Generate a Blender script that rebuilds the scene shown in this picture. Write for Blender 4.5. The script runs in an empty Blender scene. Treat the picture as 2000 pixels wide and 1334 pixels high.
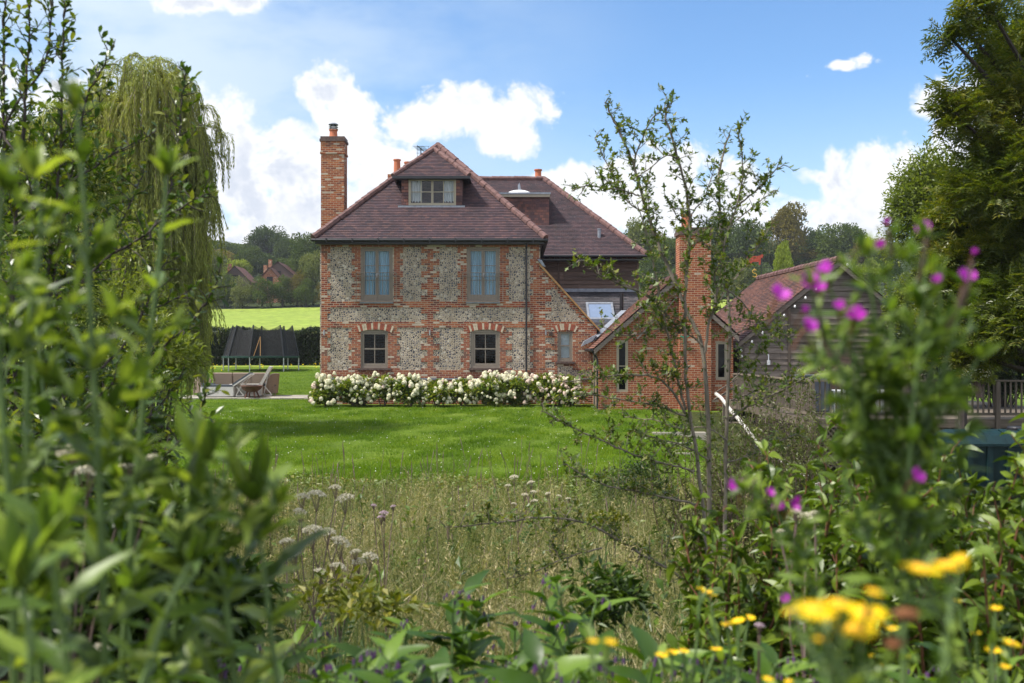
import bpy, math, random
import numpy as np

# ------------------------------------------------------------------ camera, sky, sun, exposure
SC = bpy.context.scene
COL = SC.collection
FPX, CAMZ, HORIZ = 1944.0, 1.9, 690.0        # focal length in photo pixels, eye height, horizon row
cam_d = bpy.data.cameras.new("camera")
cam = bpy.data.objects.new("camera", cam_d)
COL.objects.link(cam)
cam.location = (0, 0, CAMZ)
cam.rotation_euler = (math.radians(90), 0, 0)
cam_d.sensor_width = 36.0
cam_d.lens = FPX / 2000 * 36
cam_d.shift_y = (HORIZ - 667) / 2000
cam_d.clip_start = 0.05
cam_d.clip_end = 5000
cam_d.dof.use_dof = True
cam_d.dof.focus_distance = 34.0
cam_d.dof.aperture_fstop = 3.6
SC.camera = cam
SC.view_settings.view_transform = 'Standard'
SC.view_settings.look = 'None'
SC.view_settings.gamma = 1.0
SC.view_settings.exposure = 0.98
SC.cycles.max_bounces = 8
SC.cycles.transparent_max_bounces = 16
SC.cycles.caustics_reflective = False
SC.cycles.caustics_refractive = False
SC.cycles.use_denoising = True

SUN_AZ, SUN_EL = math.radians(-106), math.radians(58)    # azimuth from +Y (view direction) towards +X
sun_dir = (math.sin(SUN_AZ) * math.cos(SUN_EL), math.cos(SUN_AZ) * math.cos(SUN_EL), math.sin(SUN_EL))
sun_d = bpy.data.lights.new("sun", 'SUN')
sun = bpy.data.objects.new("sun", sun_d)
COL.objects.link(sun)
sun_d.energy = 3.7
sun_d.angle = math.radians(6)
sun_d.color = (1.0, 0.95, 0.87)
from mathutils import Vector
sun.rotation_euler = Vector(sun_dir).to_track_quat('Z', 'Y').to_euler()
sun.location = (-30, 10, 60)

world = bpy.data.worlds.new("World")
SC.world = world
world.use_nodes = True


def nd(nt, typ, ins=None, **props):
    n = nt.nodes.new(typ)
    for k, v in props.items():
        setattr(n, k, v)
    for k, v in (ins or {}).items():
        s = n.inputs[k]
        if hasattr(v, 'is_output'):
            nt.links.new(v, s)
        else:
            s.default_value = v
    return n


def ma(nt, op, a, b=None, c=None, clamp=False):
    ins = {0: a}
    if b is not None:
        ins[1] = b
    if c is not None:
        ins[2] = c
    return nd(nt, 'ShaderNodeMath', ins, operation=op, use_clamp=clamp).outputs[0]


def vm(nt, op, a, b=None, c=None):
    ins = {0: a}
    if b is not None:
        ins[1] = b
    if c is not None:
        ins[2] = c
    n = nd(nt, 'ShaderNodeVectorMath', ins, operation=op)
    return n.outputs['Value'] if op == 'DOT_PRODUCT' else n.outputs[0]


def mixc(nt, f, a, b, mode='MIX'):
    n = nt.nodes.new('ShaderNodeMix')
    n.data_type = 'RGBA'
    n.blend_type = mode
    for s, v in ((n.inputs[0], f), (n.inputs[6], a), (n.inputs[7], b)):
        if hasattr(v, 'is_output'):
            nt.links.new(v, s)
        else:
            s.default_value = v if not isinstance(v, tuple) or len(v) == 4 else (*v, 1)
    return n.outputs[2]


def ramp(nt, f, stops, interp='LINEAR'):
    n = nt.nodes.new('ShaderNodeValToRGB')
    n.color_ramp.interpolation = interp
    e = n.color_ramp.elements
    while len(e) < len(stops):
        e.new(0.5)
    for el, (p, c) in zip(e, stops):
        el.position = p
        el.color = (*c, 1) if len(c) == 3 else c
    nt.links.new(f, n.inputs[0])
    return n.outputs[0]


def smooth(nt, x, lo, hi):
    n = nd(nt, 'ShaderNodeMapRange', {0: x, 1: lo, 2: hi, 3: 0.0, 4: 1.0}, interpolation_type='SMOOTHSTEP')
    return n.outputs[0]


def build_sky():
    nt = world.node_tree
    nt.nodes.clear()
    out = nt.nodes.new('ShaderNodeOutputWorld')
    bg = nt.nodes.new('ShaderNodeBackground')
    bg.inputs[1].default_value = 0.1
    nt.links.new(bg.outputs[0], out.inputs[0])
    sky = nt.nodes.new('ShaderNodeTexSky')
    sky.sky_type = 'NISHITA'
    sky.sun_disc = False
    sky.sun_elevation = SUN_EL
    sky.sun_rotation = SUN_AZ
    sky.altitude = 60
    sky.air_density = 1.0
    sky.dust_density = 0.6
    sky.ozone_density = 1.6
    tc = nt.nodes.new('ShaderNodeTexCoord')
    d = tc.outputs['Generated']
    sp = nd(nt, 'ShaderNodeSeparateXYZ', {0: d})
    x, y, z = sp.outputs
    yy = ma(nt, 'MAXIMUM', y, 0.08)
    u = ma(nt, 'DIVIDE', x, yy)
    v = ma(nt, 'DIVIDE', z, yy)
    uv = nd(nt, 'ShaderNodeCombineXYZ', {0: u, 1: v, 2: 0.0}).outputs[0]
    front = smooth(nt, y, 0.35, 0.7)
    # cumulus: each entry is a puff, given as azimuth and height tangents of its middle and its two half-widths
    puffs = [(470, 380, 140, 130), (425, 270, 90, 90), (560, 330, 110, 80), (540, 270, 70, 40), (638, 172, 61, 52), (682, 225, 61, 64),
             (690, 290, 70, 60), (500, 460, 170, 90), (740, 340, 110, 60), (640, 400, 120, 110), (820, 232, 85, 42), (890, 218, 95, 52),
             (945, 215, 90, 48), (1030, 208, 61, 50), (1000, 275, 62, 42), (1120, 370, 90, 48), (1200, 395, 150, 70), (1300, 335, 90, 65),
             (1340, 400, 160, 70), (1440, 370, 85, 52), (1480, 440, 130, 50), (1665, 320, 62, 52), (1700, 375, 80, 80), (1780, 335, 130, 75),
             (1640, 440, 110, 45), (1840, 205, 61, 44), (1890, 260, 95, 85), (1590, 344, 48, 20), (1690, 122, 47, 20), (1655, 128, 58, 13), (1586, 152, 30, 12),
             (370, 6, 66, 30), (455, 4, 110, 26), (1960, 200, 90, 90), (300, 330, 160, 150), (100, 300, 200, 160), (2080, 350, 200, 120), (430, 440, 110, 70), (560, 420, 120, 80), (590, 480, 160, 60), (1560, 450, 90, 30), (1380, 440, 120, 50)]
    field = None
    for (px, py, rx, ry) in puffs:
        cu, cv, ru, rv = (px - 1000) / FPX, (HORIZ - py) / FPX, rx / FPX * 1.2, ry / FPX * 1.2
        q = vm(nt, 'MULTIPLY_ADD', uv, (1 / ru, 1 / rv, 0), (-cu / ru, -cv / rv, 0))
        f = ma(nt, 'SUBTRACT', 1.0 if rx > 60 else (.62 if rx > 47 else .42), vm(nt, 'DOT_PRODUCT', q, q))
        field = f if field is None else ma(nt, 'MAXIMUM', field, f)
    field = ma(nt, 'MAXIMUM', field, -1.0)
    warp = nd(nt, 'ShaderNodeTexNoise', {'Vector': uv, 'Scale': 9.0, 'Detail': 3.0}).outputs[1]
    uvw = vm(nt, 'MULTIPLY_ADD', warp, (.05, .05, 0), vm(nt, 'SUBTRACT', uv, (.025, .025, 0)))
    n1 = nd(nt, 'ShaderNodeTexNoise', {'Vector': uvw, 'Scale': 16.0, 'Detail': 10.0, 'Roughness': 0.66}).outputs[0]
    n1b = nd(nt, 'ShaderNodeTexVoronoi', {'Vector': uvw, 'Scale': 24.0, 'Detail': 3.0, 'Roughness': .6, 'Smoothness': .6}, feature='SMOOTH_F1', voronoi_dimensions='2D').outputs[0]
    nb = ma(nt, 'ADD', ma(nt, 'MULTIPLY', ma(nt, 'SUBTRACT', n1, 0.5), 2.6), ma(nt, 'MULTIPLY', ma(nt, 'SUBTRACT', 0.42, n1b), 1.1))
    tot = ma(nt, 'ADD', ma(nt, 'MULTIPLY_ADD', field, 1.25, 0.3), nb)
    a_front = smooth(nt, tot, -0.1, 0.75)
    # thin veil of high cloud, stronger to the left
    n2 = nd(nt, 'ShaderNodeTexNoise', {'Vector': vm(nt, 'MULTIPLY', uv, (1.0, 2.2, 1.0)), 'Scale': 4.0, 'Detail': 6.0, 'Roughness': 0.55}).outputs[0]
    veil = ma(nt, 'MULTIPLY', smooth(nt, n2, 0.28, 0.62), smooth(nt, u, 0.2, -0.4))
    veil = ma(nt, 'MULTIPLY', veil, 0.9)
    # the rest of the sky, unseen: broken cloud added to light the facade
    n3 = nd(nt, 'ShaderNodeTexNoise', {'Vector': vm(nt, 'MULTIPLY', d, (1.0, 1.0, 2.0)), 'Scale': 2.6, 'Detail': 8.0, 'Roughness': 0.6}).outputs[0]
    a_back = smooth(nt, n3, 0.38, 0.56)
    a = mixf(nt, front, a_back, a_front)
    veil = ma(nt, 'MULTIPLY', veil, front)
    # cloud shading
    n4 = nd(nt, 'ShaderNodeTexNoise', {'Vector': vm(nt, 'ADD', uv, (0.013, -0.02, 0.3)), 'Scale': 11.0, 'Detail': 7.0, 'Roughness': 0.6}).outputs[0]
    edge = smooth(nt, tot, 0.45, 1.3)
    shade = ma(nt, 'MULTIPLY', smooth(nt, n4, 0.38, 0.62), edge)
    shade = ma(nt, 'MULTIPLY', shade, front)
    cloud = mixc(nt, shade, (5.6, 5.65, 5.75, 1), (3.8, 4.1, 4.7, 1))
    cloud = mixc(nt, front, (7.2, 7.3, 7.5, 1), cloud)  # unseen cloud behind and overhead brightened to light the facade
    hsv = nd(nt, 'ShaderNodeHueSaturation', {'Hue': 0.5, 'Saturation': 1.12, 'Value': 1.0, 'Color': sky.outputs[0]}).outputs[0]
    hsv = mixc(nt, 1.0, hsv, (.84, .98, 1.08, 1), 'MULTIPLY')
    haze = smooth(nt, ma(nt, 'ABSOLUTE', z), 0.28, 0.0)
    base = mixc(nt, ma(nt, 'MULTIPLY', haze, 0.65), hsv, (4.7, 5.2, 5.7, 1))
    base = mixc(nt, veil, base, (4.0, 4.7, 5.3, 1))
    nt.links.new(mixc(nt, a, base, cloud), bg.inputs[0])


def mixf(nt, f, a, b):
    return ma(nt, 'ADD', ma(nt, 'MULTIPLY', a, ma(nt, 'SUBTRACT', 1.0, f)), ma(nt, 'MULTIPLY', b, f))


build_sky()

# ------------------------------------------------------------------ helpers
rng = np.random.default_rng(11)
rnd = random.Random(5)


def P(px, py, Y):
    """the point at depth Y seen at photo position (px, py)"""
    return np.array([(px - 1000) / FPX * Y, Y, CAMZ + (HORIZ - py) / FPX * Y])


_GY = np.array([-40, 0, 1.5, 3, 6, 10, 16, 20, 22, 26, 30, 34, 36, 41, 50, 60, 66, 78, 150, 200, 300, 500, 900, 3000], float)
_GZ = np.array([.3, .3, .2, .0, -.55, -.95, -1.1, -1.0, -.82, -.52, -.24, -.05, 0, .06, .3, .8, 1.1, 2.2, 8.3, 15, 34, 60, 60, 60], float)


def ground(x, y):
    x = np.asarray(x, float); y = np.asarray(y, float)
    z = np.interp(y, _GY, _GZ)
    side = np.clip((x - 4.6) / 2.5, 0, 1) * np.clip((y - 15) / 5, 0, 1) * np.clip((33 - y) / 4, 0, 1)
    z = z - 0.45 * side
    far = np.clip((y - 70) / 90, 0, 1)
    z = z + far * 1.2 * np.sin(x * 0.021 + 0.6)
    return z


def G(x, y):
    return float(ground(x, y))


def nrm(a):
    a = np.asarray(a, float)
    return a / np.maximum(np.linalg.norm(a, axis=-1, keepdims=True), 1e-9)


class MB:
    """collects geometry; build() links it as one mesh object"""

    def __init__(self):
        self.V, self.Fc, self.n = [], [], 0

    def add(self, v, f, m=0, uv=None):
        v = np.asarray(v, float).reshape(-1, 3)
        f = np.asarray(f, int)
        self.V.append(v)
        self.Fc.append((f + self.n, m, uv))
        self.n += len(v)
        return self

    def box(self, x0, x1, y0, y1, z0, z1, m=0):
        v = [(x, y, z) for x in (x0, x1) for y in (y0, y1) for z in (z0, z1)]
        return self.add(v, [(0, 1, 3, 2), (4, 6, 7, 5), (0, 4, 5, 1), (2, 3, 7, 6), (0, 2, 6, 4), (1, 5, 7, 3)], m)

    def obox(self, c, ax, half, m=0):
        """box with axes ax (3 vectors) and half sizes"""
        c = np.asarray(c, float); ax = nrm(ax)
        v = [c + ax[0] * sx * half[0] + ax[1] * sy * half[1] + ax[2] * sz * half[2] for sx in (-1, 1) for sy in (-1, 1) for sz in (-1, 1)]
        return self.add(v, [(0, 1, 3, 2), (4, 6, 7, 5), (0, 4, 5, 1), (2, 3, 7, 6), (0, 2, 6, 4), (1, 5, 7, 3)], m)

    def bar(self, a, b, w, h, m=0, up=(0, 0, 1)):
        a = np.asarray(a, float); b = np.asarray(b, float)
        x = nrm(b - a); y = np.cross(up, x)
        if np.linalg.norm(y) < 1e-4:
            y = np.cross((0, 1, 0), x)
        y = nrm(y); z = np.cross(x, y)
        return self.obox((a + b) / 2, (x, y, z), (np.linalg.norm(b - a) / 2, w / 2, h / 2), m)

    def tube(self, pts, rad, sides=6, m=0, cap=True):
        pts = np.asarray(pts, float)
        k = len(pts)
        rad = np.broadcast_to(np.asarray(rad, float), (k,)) if np.ndim(rad) else np.full(k, rad)
        t = np.gradient(pts, axis=0); t = nrm(t)
        ref = np.array([0.31, 0.2, 0.93]) if abs(t[:, 2]).mean() < 0.8 else np.array([0.9, 0.4, 0.1])
        n = nrm(np.cross(t, ref)); b = np.cross(t, n)
        a = np.linspace(0, 2 * np.pi, sides, endpoint=False)
        v = pts[:, None] + rad[:, None, None] * (np.cos(a)[None, :, None] * n[:, None] + np.sin(a)[None, :, None] * b[:, None])
        i = np.arange(k - 1)[:, None] * sides; j = np.arange(sides)[None]; j2 = (j + 1) % sides
        f = np.stack([i + j, i + j2, i + sides + j2, i + sides + j], -1).reshape(-1, 4)
        self.add(v.reshape(-1, 3), f, m)
        if cap:
            self.Fc.append((np.array([list(range(self.n - sides, self.n))]), m, None))
            self.Fc.append((np.array([list(range(self.n - k * sides, self.n - k * sides + sides))[::-1]]), m, None))
        return self

    def cyl(self, c, r, z0, z1, sides=16, m=0, r2=None):
        return self.tube([(c[0], c[1], z0), (c[0], c[1], z1)], [r, r if r2 is None else r2], sides, m)

    def lathe(self, c, prof, sides=20, m=0):
        pts = [(c[0], c[1], z) for r, z in prof]
        a = np.linspace(0, 2 * np.pi, sides, endpoint=False)
        v = np.array([[(c[0] + r * np.cos(t), c[1] + r * np.sin(t), z) for t in a] for r, z in prof]).reshape(-1, 3)
        k = len(prof)
        i = np.arange(k - 1)[:, None] * sides; j = np.arange(sides)[None]; j2 = (j + 1) % sides
        return self.add(v, np.stack([i + j, i + j2, i + sides + j2, i + sides + j], -1).reshape(-1, 4), m)

    def prism(self, poly, d, m=0):
        """polygon (list of 3-D points) extruded by vector d"""
        p = np.asarray(poly, float); k = len(p)
        self.add(np.vstack([p, p + np.asarray(d, float)]), [[i, (i + 1) % k, k + (i + 1) % k, k + i] for i in range(k)], m)
        self.Fc.append((np.array([[self.n - 2 * k + i for i in range(k)][::-1]]), m, None))
        self.Fc.append((np.array([[self.n - k + i for i in range(k)]]), m, None))
        return self

    def quad(self, a, b, c, d, m=0, uv=None):
        return self.add([a, b, c, d], [(0, 1, 2, 3)], m, uv)

    def build(self, name, mats, parent=None, smooth=False, local=False, auto=False):
        if not isinstance(mats, (list, tuple)):
            mats = [mats]
        v = np.concatenate(self.V) if self.V else np.zeros((0, 3))
        root = parent
        while root is not None and root.parent is not None:
            root = root.parent
        if root is not None and not local:
            v = v - np.array(root.location)
        tot = [np.full(len(f), f.shape[1]) for f, _, _ in self.Fc]
        lt = np.concatenate(tot)
        loops = np.concatenate([f.ravel() for f, _, _ in self.Fc])
        mi = np.concatenate([np.full(len(f), m) if np.ndim(m) == 0 else m for f, m, _ in self.Fc])
        me = bpy.data.meshes.new(name)
        me.vertices.add(len(v)); me.vertices.foreach_set('co', v.astype(np.float32).ravel())
        me.loops.add(len(loops)); me.loops.foreach_set('vertex_index', loops.astype(np.int32))
        me.polygons.add(len(lt))
        ls = np.concatenate([[0], np.cumsum(lt)[:-1]])
        me.polygons.foreach_set('loop_start', ls.astype(np.int32))
        me.polygons.foreach_set('loop_total', lt.astype(np.int32))
        me.polygons.foreach_set('material_index', mi.astype(np.int32))
        me.polygons.foreach_set('use_smooth', np.full(len(lt), bool(smooth)))
        if any(u is not None for _, _, u in self.Fc):
            uvl = me.uv_layers.new(name='UVMap')
            arr = np.concatenate([np.zeros((f.size, 2)) if u is None else np.asarray(u, float).reshape(-1, 2) for f, _, u in self.Fc])
            uvl.data.foreach_set('uv', arr.astype(np.float32).ravel())
        me.update(calc_edges=True)
        for m in mats:
            me.materials.append(m)
        o = bpy.data.objects.new(name, me)
        COL.objects.link(o)
        if parent is not None:
            o.parent = parent
        return o


def tag(o, label=None, cat=None, group=None, kind=None):
    if label: o['label'] = label
    if cat: o['category'] = cat
    if group: o['group'] = group
    if kind: o['kind'] = kind
    return o


def thing(name, label, cat, loc=(0, 0, 0), group=None, rz=0.0):
    o = bpy.data.objects.new(name, None)
    o.empty_display_size = 0.2
    COL.objects.link(o)
    o.location = [float(c) for c in loc]
    o.rotation_euler = (0, 0, rz)
    return tag(o, label, cat, group)


def dup(root, loc, label=None, rz=0.0, sc=(1, 1, 1), group=None):
    r = root.copy(); COL.objects.link(r)
    r.location = [float(c) for c in loc]; r.rotation_euler = (0, 0, rz); r.scale = sc
    if label: r['label'] = label
    if group: r['group'] = group
    for ch in list(root.children):
        c = ch.copy(); COL.objects.link(c); c.parent = r
        for g in list(ch.children):
            e = g.copy(); COL.objects.link(e); e.parent = c
    return r


# --- leaves
def leaf_t(n=1, w=0.36, fold=0.18, droop=0.12, peak=0.42):
    """leaf blade 1 long along x: n=1 gives a folded diamond, more gives a curved lance"""
    if n == 1:
        return (np.array([(0, 0, 0), (.45, w / 2, fold * w), (1, 0, -droop), (.45, -w / 2, fold * w)]), np.array([(0, 1, 2), (0, 2, 3)]))
    t = np.linspace(0, 1, n + 1)
    ww = np.sin(np.pi * t ** (math.log(.5) / math.log(peak))) ** 0.9 * w / 2
    ww[0] = 0.012; ww[-1] = 0.0
    zc = -droop * t ** 2
    wav = 0.02 * np.sin(t * 17)
    mid = np.stack([t, 0 * t, zc], -1)
    le = np.stack([t, ww, zc + fold * ww * 1.6 + wav * (ww > .02)], -1)
    ri = np.stack([t, -ww, zc + fold * ww * 1.6 - wav * (ww > .02)], -1)
    v = np.concatenate([mid, le, ri]); k = n + 1
    f = [(i, i + 1, k + i + 1, k + i) for i in range(n)] + [(i + 1, i, 2 * k + i, 2 * k + i + 1) for i in range(n)]
    return v, np.array(f)


def compound_t(pairs=4, lw=0.3, ll=0.34):
    """pinnate leaf 1 long: a rachis with pairs of leaflets and one at the tip"""
    v, f = leaf_t(1, lw)
    V, F_ = [], []
    def put(x, ang, L):
        c, s = math.cos(ang), math.sin(ang)
        p = v * L
        q = np.stack([x + p[:, 0] * c - p[:, 1] * s, p[:, 0] * s + p[:, 1] * c, p[:, 2] - .1 * x * x], -1)
        F_.append(f + sum(len(a) for a in V)); V.append(q)
    for i in range(pairs):
        x = .2 + .62 * i / max(pairs - 1, 1)
        for s in (-1, 1):
            put(x, s * 1.0, ll)
    put(.72, 0, ll)
    V.append(np.array([(0, .006, 0), (.75, .004, -.05), (.75, -.004, -.05), (0, -.006, 0)])); F_.append(np.array([(0, 1, 2), (0, 2, 3)]) + sum(len(a) for a in V[:-1]))
    return np.concatenate(V), np.concatenate(F_)


def scatter(mb, tpl, pos, dr, L, up=None, m=0, wj=None):
    """put one template at every position, x along dr"""
    tv, tf = tpl
    pos = np.asarray(pos, float); n = len(pos)
    if n == 0:
        return
    dr = nrm(dr)
    if up is None:
        up = np.tile([0, 0, 1.0], (n, 1)) + rng.normal(0, .35, (n, 3))
    Yv = np.cross(up, dr); bad = np.linalg.norm(Yv, axis=1) < 1e-3
    Yv[bad] = np.cross(np.array([1.0, .2, 0]), dr[bad]); Yv = nrm(Yv); Zv = np.cross(dr, Yv)
    L = np.broadcast_to(np.asarray(L, float), (n,))[:, None, None]
    wj = 1.0 if wj is None else np.asarray(wj)[:, None, None]
    v = pos[:, None] + L * (tv[None, :, 0:1] * dr[:, None] + tv[None, :, 1:2] * wj * Yv[:, None] + tv[None, :, 2:3] * Zv[:, None])
    f = tf[None] + (np.arange(n) * len(tv))[:, None, None]
    mb.add(v.reshape(-1, 3), f.reshape(-1, tf.shape[1]), m)


def rdir(n):
    return nrm(rng.normal(0, 1, (n, 3)))


def resample(pts, step):
    pts = np.asarray(pts, float)
    s = np.concatenate([[0], np.cumsum(np.linalg.norm(np.diff(pts, axis=0), axis=1))])
    k = max(2, int(s[-1] / step) + 1)
    q = np.linspace(0, s[-1], k)
    return np.stack([np.interp(q, s, pts[:, i]) for i in range(3)], -1), s[-1]


def smooth_line(pts, it=2):
    pts = np.asarray(pts, float)
    for _ in range(it):
        q = np.empty((2 * len(pts), 3))
        q[0], q[-1] = pts[0], pts[-1]
        q[1:-1:2] = .75 * pts[:-1] + .25 * pts[1:]
        q[2:-1:2] = .25 * pts[:-1] + .75 * pts[1:]
        pts = q
    return pts


def shoots(lines, step, length, up=0.4, fwd=0.5, k=5, wob=0.12, start=0.15, taper=True, droop=0.0):
    """side shoots along every line; returns list of polylines"""
    out = []
    for ln in lines:
        pts, tot = resample(ln, step)
        t = nrm(np.gradient(pts, axis=0))
        for i in range(len(pts)):
            fr = i / max(len(pts) - 1, 1)
            if fr < start:
                continue
            d = nrm(t[i] * fwd + rdir(1)[0] * 1.0 + np.array([0, 0, up]))
            L = length * rng.uniform(.5, 1.25) * ((1.15 - .75 * fr) if taper else 1)
            q = [pts[i]]
            for j in range(k):
                d = nrm(d + rng.normal(0, wob, 3) + np.array([0, 0, -droop]))
                q.append(q[-1] + d * L / k)
            out.append(np.array(q))
    return out


def leaves_on(mb, tpl, lines, step, L, spread=0.8, up=0.2, start=0.1, per=1, m=0, jit=0.0, upv=None):
    Ps, Ds = [], []
    for ln in lines:
        pts, tot = resample(ln, step)
        t = nrm(np.gradient(pts, axis=0))
        i0 = int(start * len(pts))
        for _ in range(per):
            Ps.append(pts[i0:] + rng.normal(0, jit, pts[i0:].shape)); Ds.append(t[i0:])
    if not Ps:
        return
    Ps = np.concatenate(Ps); Ds = np.concatenate(Ds); n = len(Ps)
    dr = Ds * (1 - spread) + rdir(n) * spread + np.array([0, 0, up])
    scatter(mb, tpl, Ps, dr, L * rng.uniform(.65, 1.2, n), m=m, up=upv)


def lumps(c, rad, n, lob, inner=0.0):
    """points and outward directions on a lumpy crown made of lob lobes within an ellipsoid"""
    c = np.asarray(c, float); rad = np.asarray(rad, float)
    ld = rdir(lob)
    lc = c + ld * rad * rng.uniform(.35, .72, (lob, 1))
    lr = rng.uniform(.32, .52, lob)
    w = rng.integers(0, lob, n)
    d = rdir(n)
    d[:, 2] = np.where(d[:, 2] < -.35, -d[:, 2] * .6, d[:, 2])
    d = nrm(d)
    r = lr[w][:, None] * rad * (1 - inner * rng.random((n, 1)) ** 2) * rng.uniform(.88, 1.08, (n, 1))
    return lc[w] + d * r, d, lc

# ------------------------------------------------------------------ materials
def newmat(name):
    m = bpy.data.materials.new(name)
    m.use_nodes = True
    nt = m.node_tree
    b = nt.nodes['Principled BSDF']
    return m, nt, b


def bump(nt, b, h, dist=0.01, strength=0.6):
    n = nd(nt, 'ShaderNodeBump', {'Height': h, 'Distance': dist, 'Strength': strength})
    nt.links.new(n.outputs[0], b.inputs['Normal'])


def noise(nt, vec, scale, detail=4.0, rough=0.55, dist=0.0):
    return nd(nt, 'ShaderNodeTexNoise', {'Vector': vec, 'Scale': scale, 'Detail': detail, 'Roughness': rough, 'Distortion': dist}).outputs[0]


def objv(nt):
    return nt.nodes.new('ShaderNodeTexCoord').outputs['Object']


def plain(name, c, rough=0.6, var=0.25, scale=8.0, metal=0.0, bm=0.0, stretch=None, spec=0.5):
    m, nt, b = newmat(name)
    v = objv(nt)
    if stretch:
        v = vm(nt, 'MULTIPLY', v, stretch)
    f = noise(nt, v, scale, 6.0, .6)
    lo = tuple(x * (1 - var) for x in c); hi = tuple(min(1, x * (1 + var)) for x in c)
    nt.links.new(ramp(nt, f, [(.3, lo), (.7, hi)]), b.inputs['Base Color'])
    b.inputs['Roughness'].default_value = rough
    b.inputs['Metallic'].default_value = metal
    b.inputs['Specular IOR Level'].default_value = spec
    if bm:
        bump(nt, b, f, bm)
    return m


def leafm(name, stops, trans=0.35, rough=0.45, spec=0.4, tcol=None, patch=0.0):
    warm = name.endswith(('leaf', 'blade'))
    """leaf: colour from a random number per leaf, light passing through"""
    m, nt, b = newmat(name)
    geo = nt.nodes.new('ShaderNodeNewGeometry')
    f = geo.outputs['Random Per Island']
    if patch:
        pn = noise(nt, geo.outputs['Position'], patch, 3.0)
        f = ma(nt, 'ADD', ma(nt, 'MULTIPLY', f, .55), ma(nt, 'MULTIPLY', smooth(nt, pn, .3, .7), .45))
    k = len(stops)
    col = ramp(nt, f, [(i / max(k - 1, 1), c) for i, c in enumerate(stops)])
    if warm:
        col = mixc(nt, 1.0, col, (1.16, 1.03, .62, 1), 'MULTIPLY')
    nt.links.new(col, b.inputs['Base Color'])
    b.inputs['Roughness'].default_value = rough
    b.inputs['Specular IOR Level'].default_value = spec
    out = nt.nodes['Material Output']
    if trans > 0:
        tc = mixc(nt, 1.0, col, tcol or (1.5, 1.55, .6, 1), 'MULTIPLY')
        t = nd(nt, 'ShaderNodeBsdfTranslucent', {'Color': tc})
        mx = nd(nt, 'ShaderNodeMixShader', {0: trans, 1: b.outputs[0], 2: t.outputs[0]})
        nt.links.new(mx.outputs[0], out.inputs[0])
    return m


def brickvec(nt):
    s = nd(nt, 'ShaderNodeSeparateXYZ', {0: objv(nt)})
    return nd(nt, 'ShaderNodeCombineXYZ', {0: ma(nt, 'ADD', s.outputs[0], s.outputs[1]), 1: s.outputs[2], 2: 0.0}).outputs[0]


def brickm(name, stops, mortar, grime=0.25, ms=0.009):
    m, nt, b = newmat(name)
    v = brickvec(nt)
    n = nd(nt, 'ShaderNodeTexBrick', {'Vector': v, 'Color1': (0, 0, 0, 1), 'Color2': (1, 1, 1, 1), 'Mortar': (0.5, .5, .5, 1), 'Scale': 1.0,
           'Mortar Size': ms, 'Mortar Smooth': .2, 'Bias': 0.0, 'Brick Width': .225, 'Row Height': .075})
    col = ramp(nt, n.outputs['Color'], stops, 'CONSTANT')
    g = noise(nt, v, 2.2, 6.0, .65)
    f2 = noise(nt, v, 45.0, 4.0, .6)
    col = mixc(nt, 1.0, col, ramp(nt, g, [(.3, (1 - grime,) * 3), (.65, (1, 1, 1))]), 'MULTIPLY')
    col = mixc(nt, 1.0, col, ramp(nt, f2, [(.3, (.72, .7, .68)), (.7, (1.15, 1.12, 1.1))]), 'MULTIPLY')
    col = mixc(nt, n.outputs['Fac'], col, mortar)
    nt.links.new(col, b.inputs['Base Color'])
    b.inputs['Roughness'].default_value = .9
    b.inputs['Specular IOR Level'].default_value = .2
    h = ma(nt, 'ADD', ma(nt, 'SUBTRACT', 1.0, n.outputs['Fac']), ma(nt, 'MULTIPLY', f2, .5))
    bump(nt, b, h, .012, .8)
    return m


def flintm(name):
    m, nt, b = newmat(name)
    v = brickvec(nt)
    wob = nd(nt, 'ShaderNodeTexNoise', {'Vector': v, 'Scale': 9.0, 'Detail': 2.0}).outputs[1]
    v2 = vm(nt, 'MULTIPLY_ADD', wob, (.07, .07, 0), v)
    e = nd(nt, 'ShaderNodeTexVoronoi', {'Vector': v2, 'Scale': 12.0, 'Randomness': .95}, voronoi_dimensions='2D', feature='DISTANCE_TO_EDGE').outputs[0]
    c = nd(nt, 'ShaderNodeTexVoronoi', {'Vector': v2, 'Scale': 12.0, 'Randomness': .95}, voronoi_dimensions='2D')
    cs = nd(nt, 'ShaderNodeSeparateColor', {0: c.outputs['Color']})
    stone = ramp(nt, cs.outputs[0], [(0, (.045, .048, .065)), (.22, (.10, .104, .13)), (.42, (.20, .195, .205)), (.6, (.30, .255, .20)), (.74, (.40, .36, .31)), (.9, (.56, .54, .5))], 'CONSTANT')
    f2 = noise(nt, v, 60.0, 4.0, .6)
    stone = mixc(nt, 1.0, stone, ramp(nt, f2, [(.3, (.6, .6, .6)), (.7, (1.4, 1.38, 1.35))]), 'MULTIPLY')
    big = noise(nt, v, 1.1, 4.0)
    mort = ramp(nt, big, [(.3, (.44, .375, .295)), (.7, (.58, .50, .41))])
    k = smooth(nt, ma(nt, 'ADD', e, ma(nt, 'MULTIPLY', ma(nt, 'SUBTRACT', cs.outputs[1], .5), .11)), .12, .21)
    st = noise(nt, vm(nt, 'MULTIPLY', v, (1.6, .35, 1)), 1.0, 5.0, .65)
    nt.links.new(mixc(nt, 1.0, mixc(nt, k, mort, stone), ramp(nt, st, [(.3, (.70, .67, .63)), (.6, (1.02, .98, .93))]), 'MULTIPLY'), b.inputs['Base Color'])
    nt.links.new(ma(nt, 'SUBTRACT', .92, ma(nt, 'MULTIPLY', k, .5)), b.inputs['Roughness'])
    bump(nt, b, k, .05, 1.0)
    return m


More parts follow.
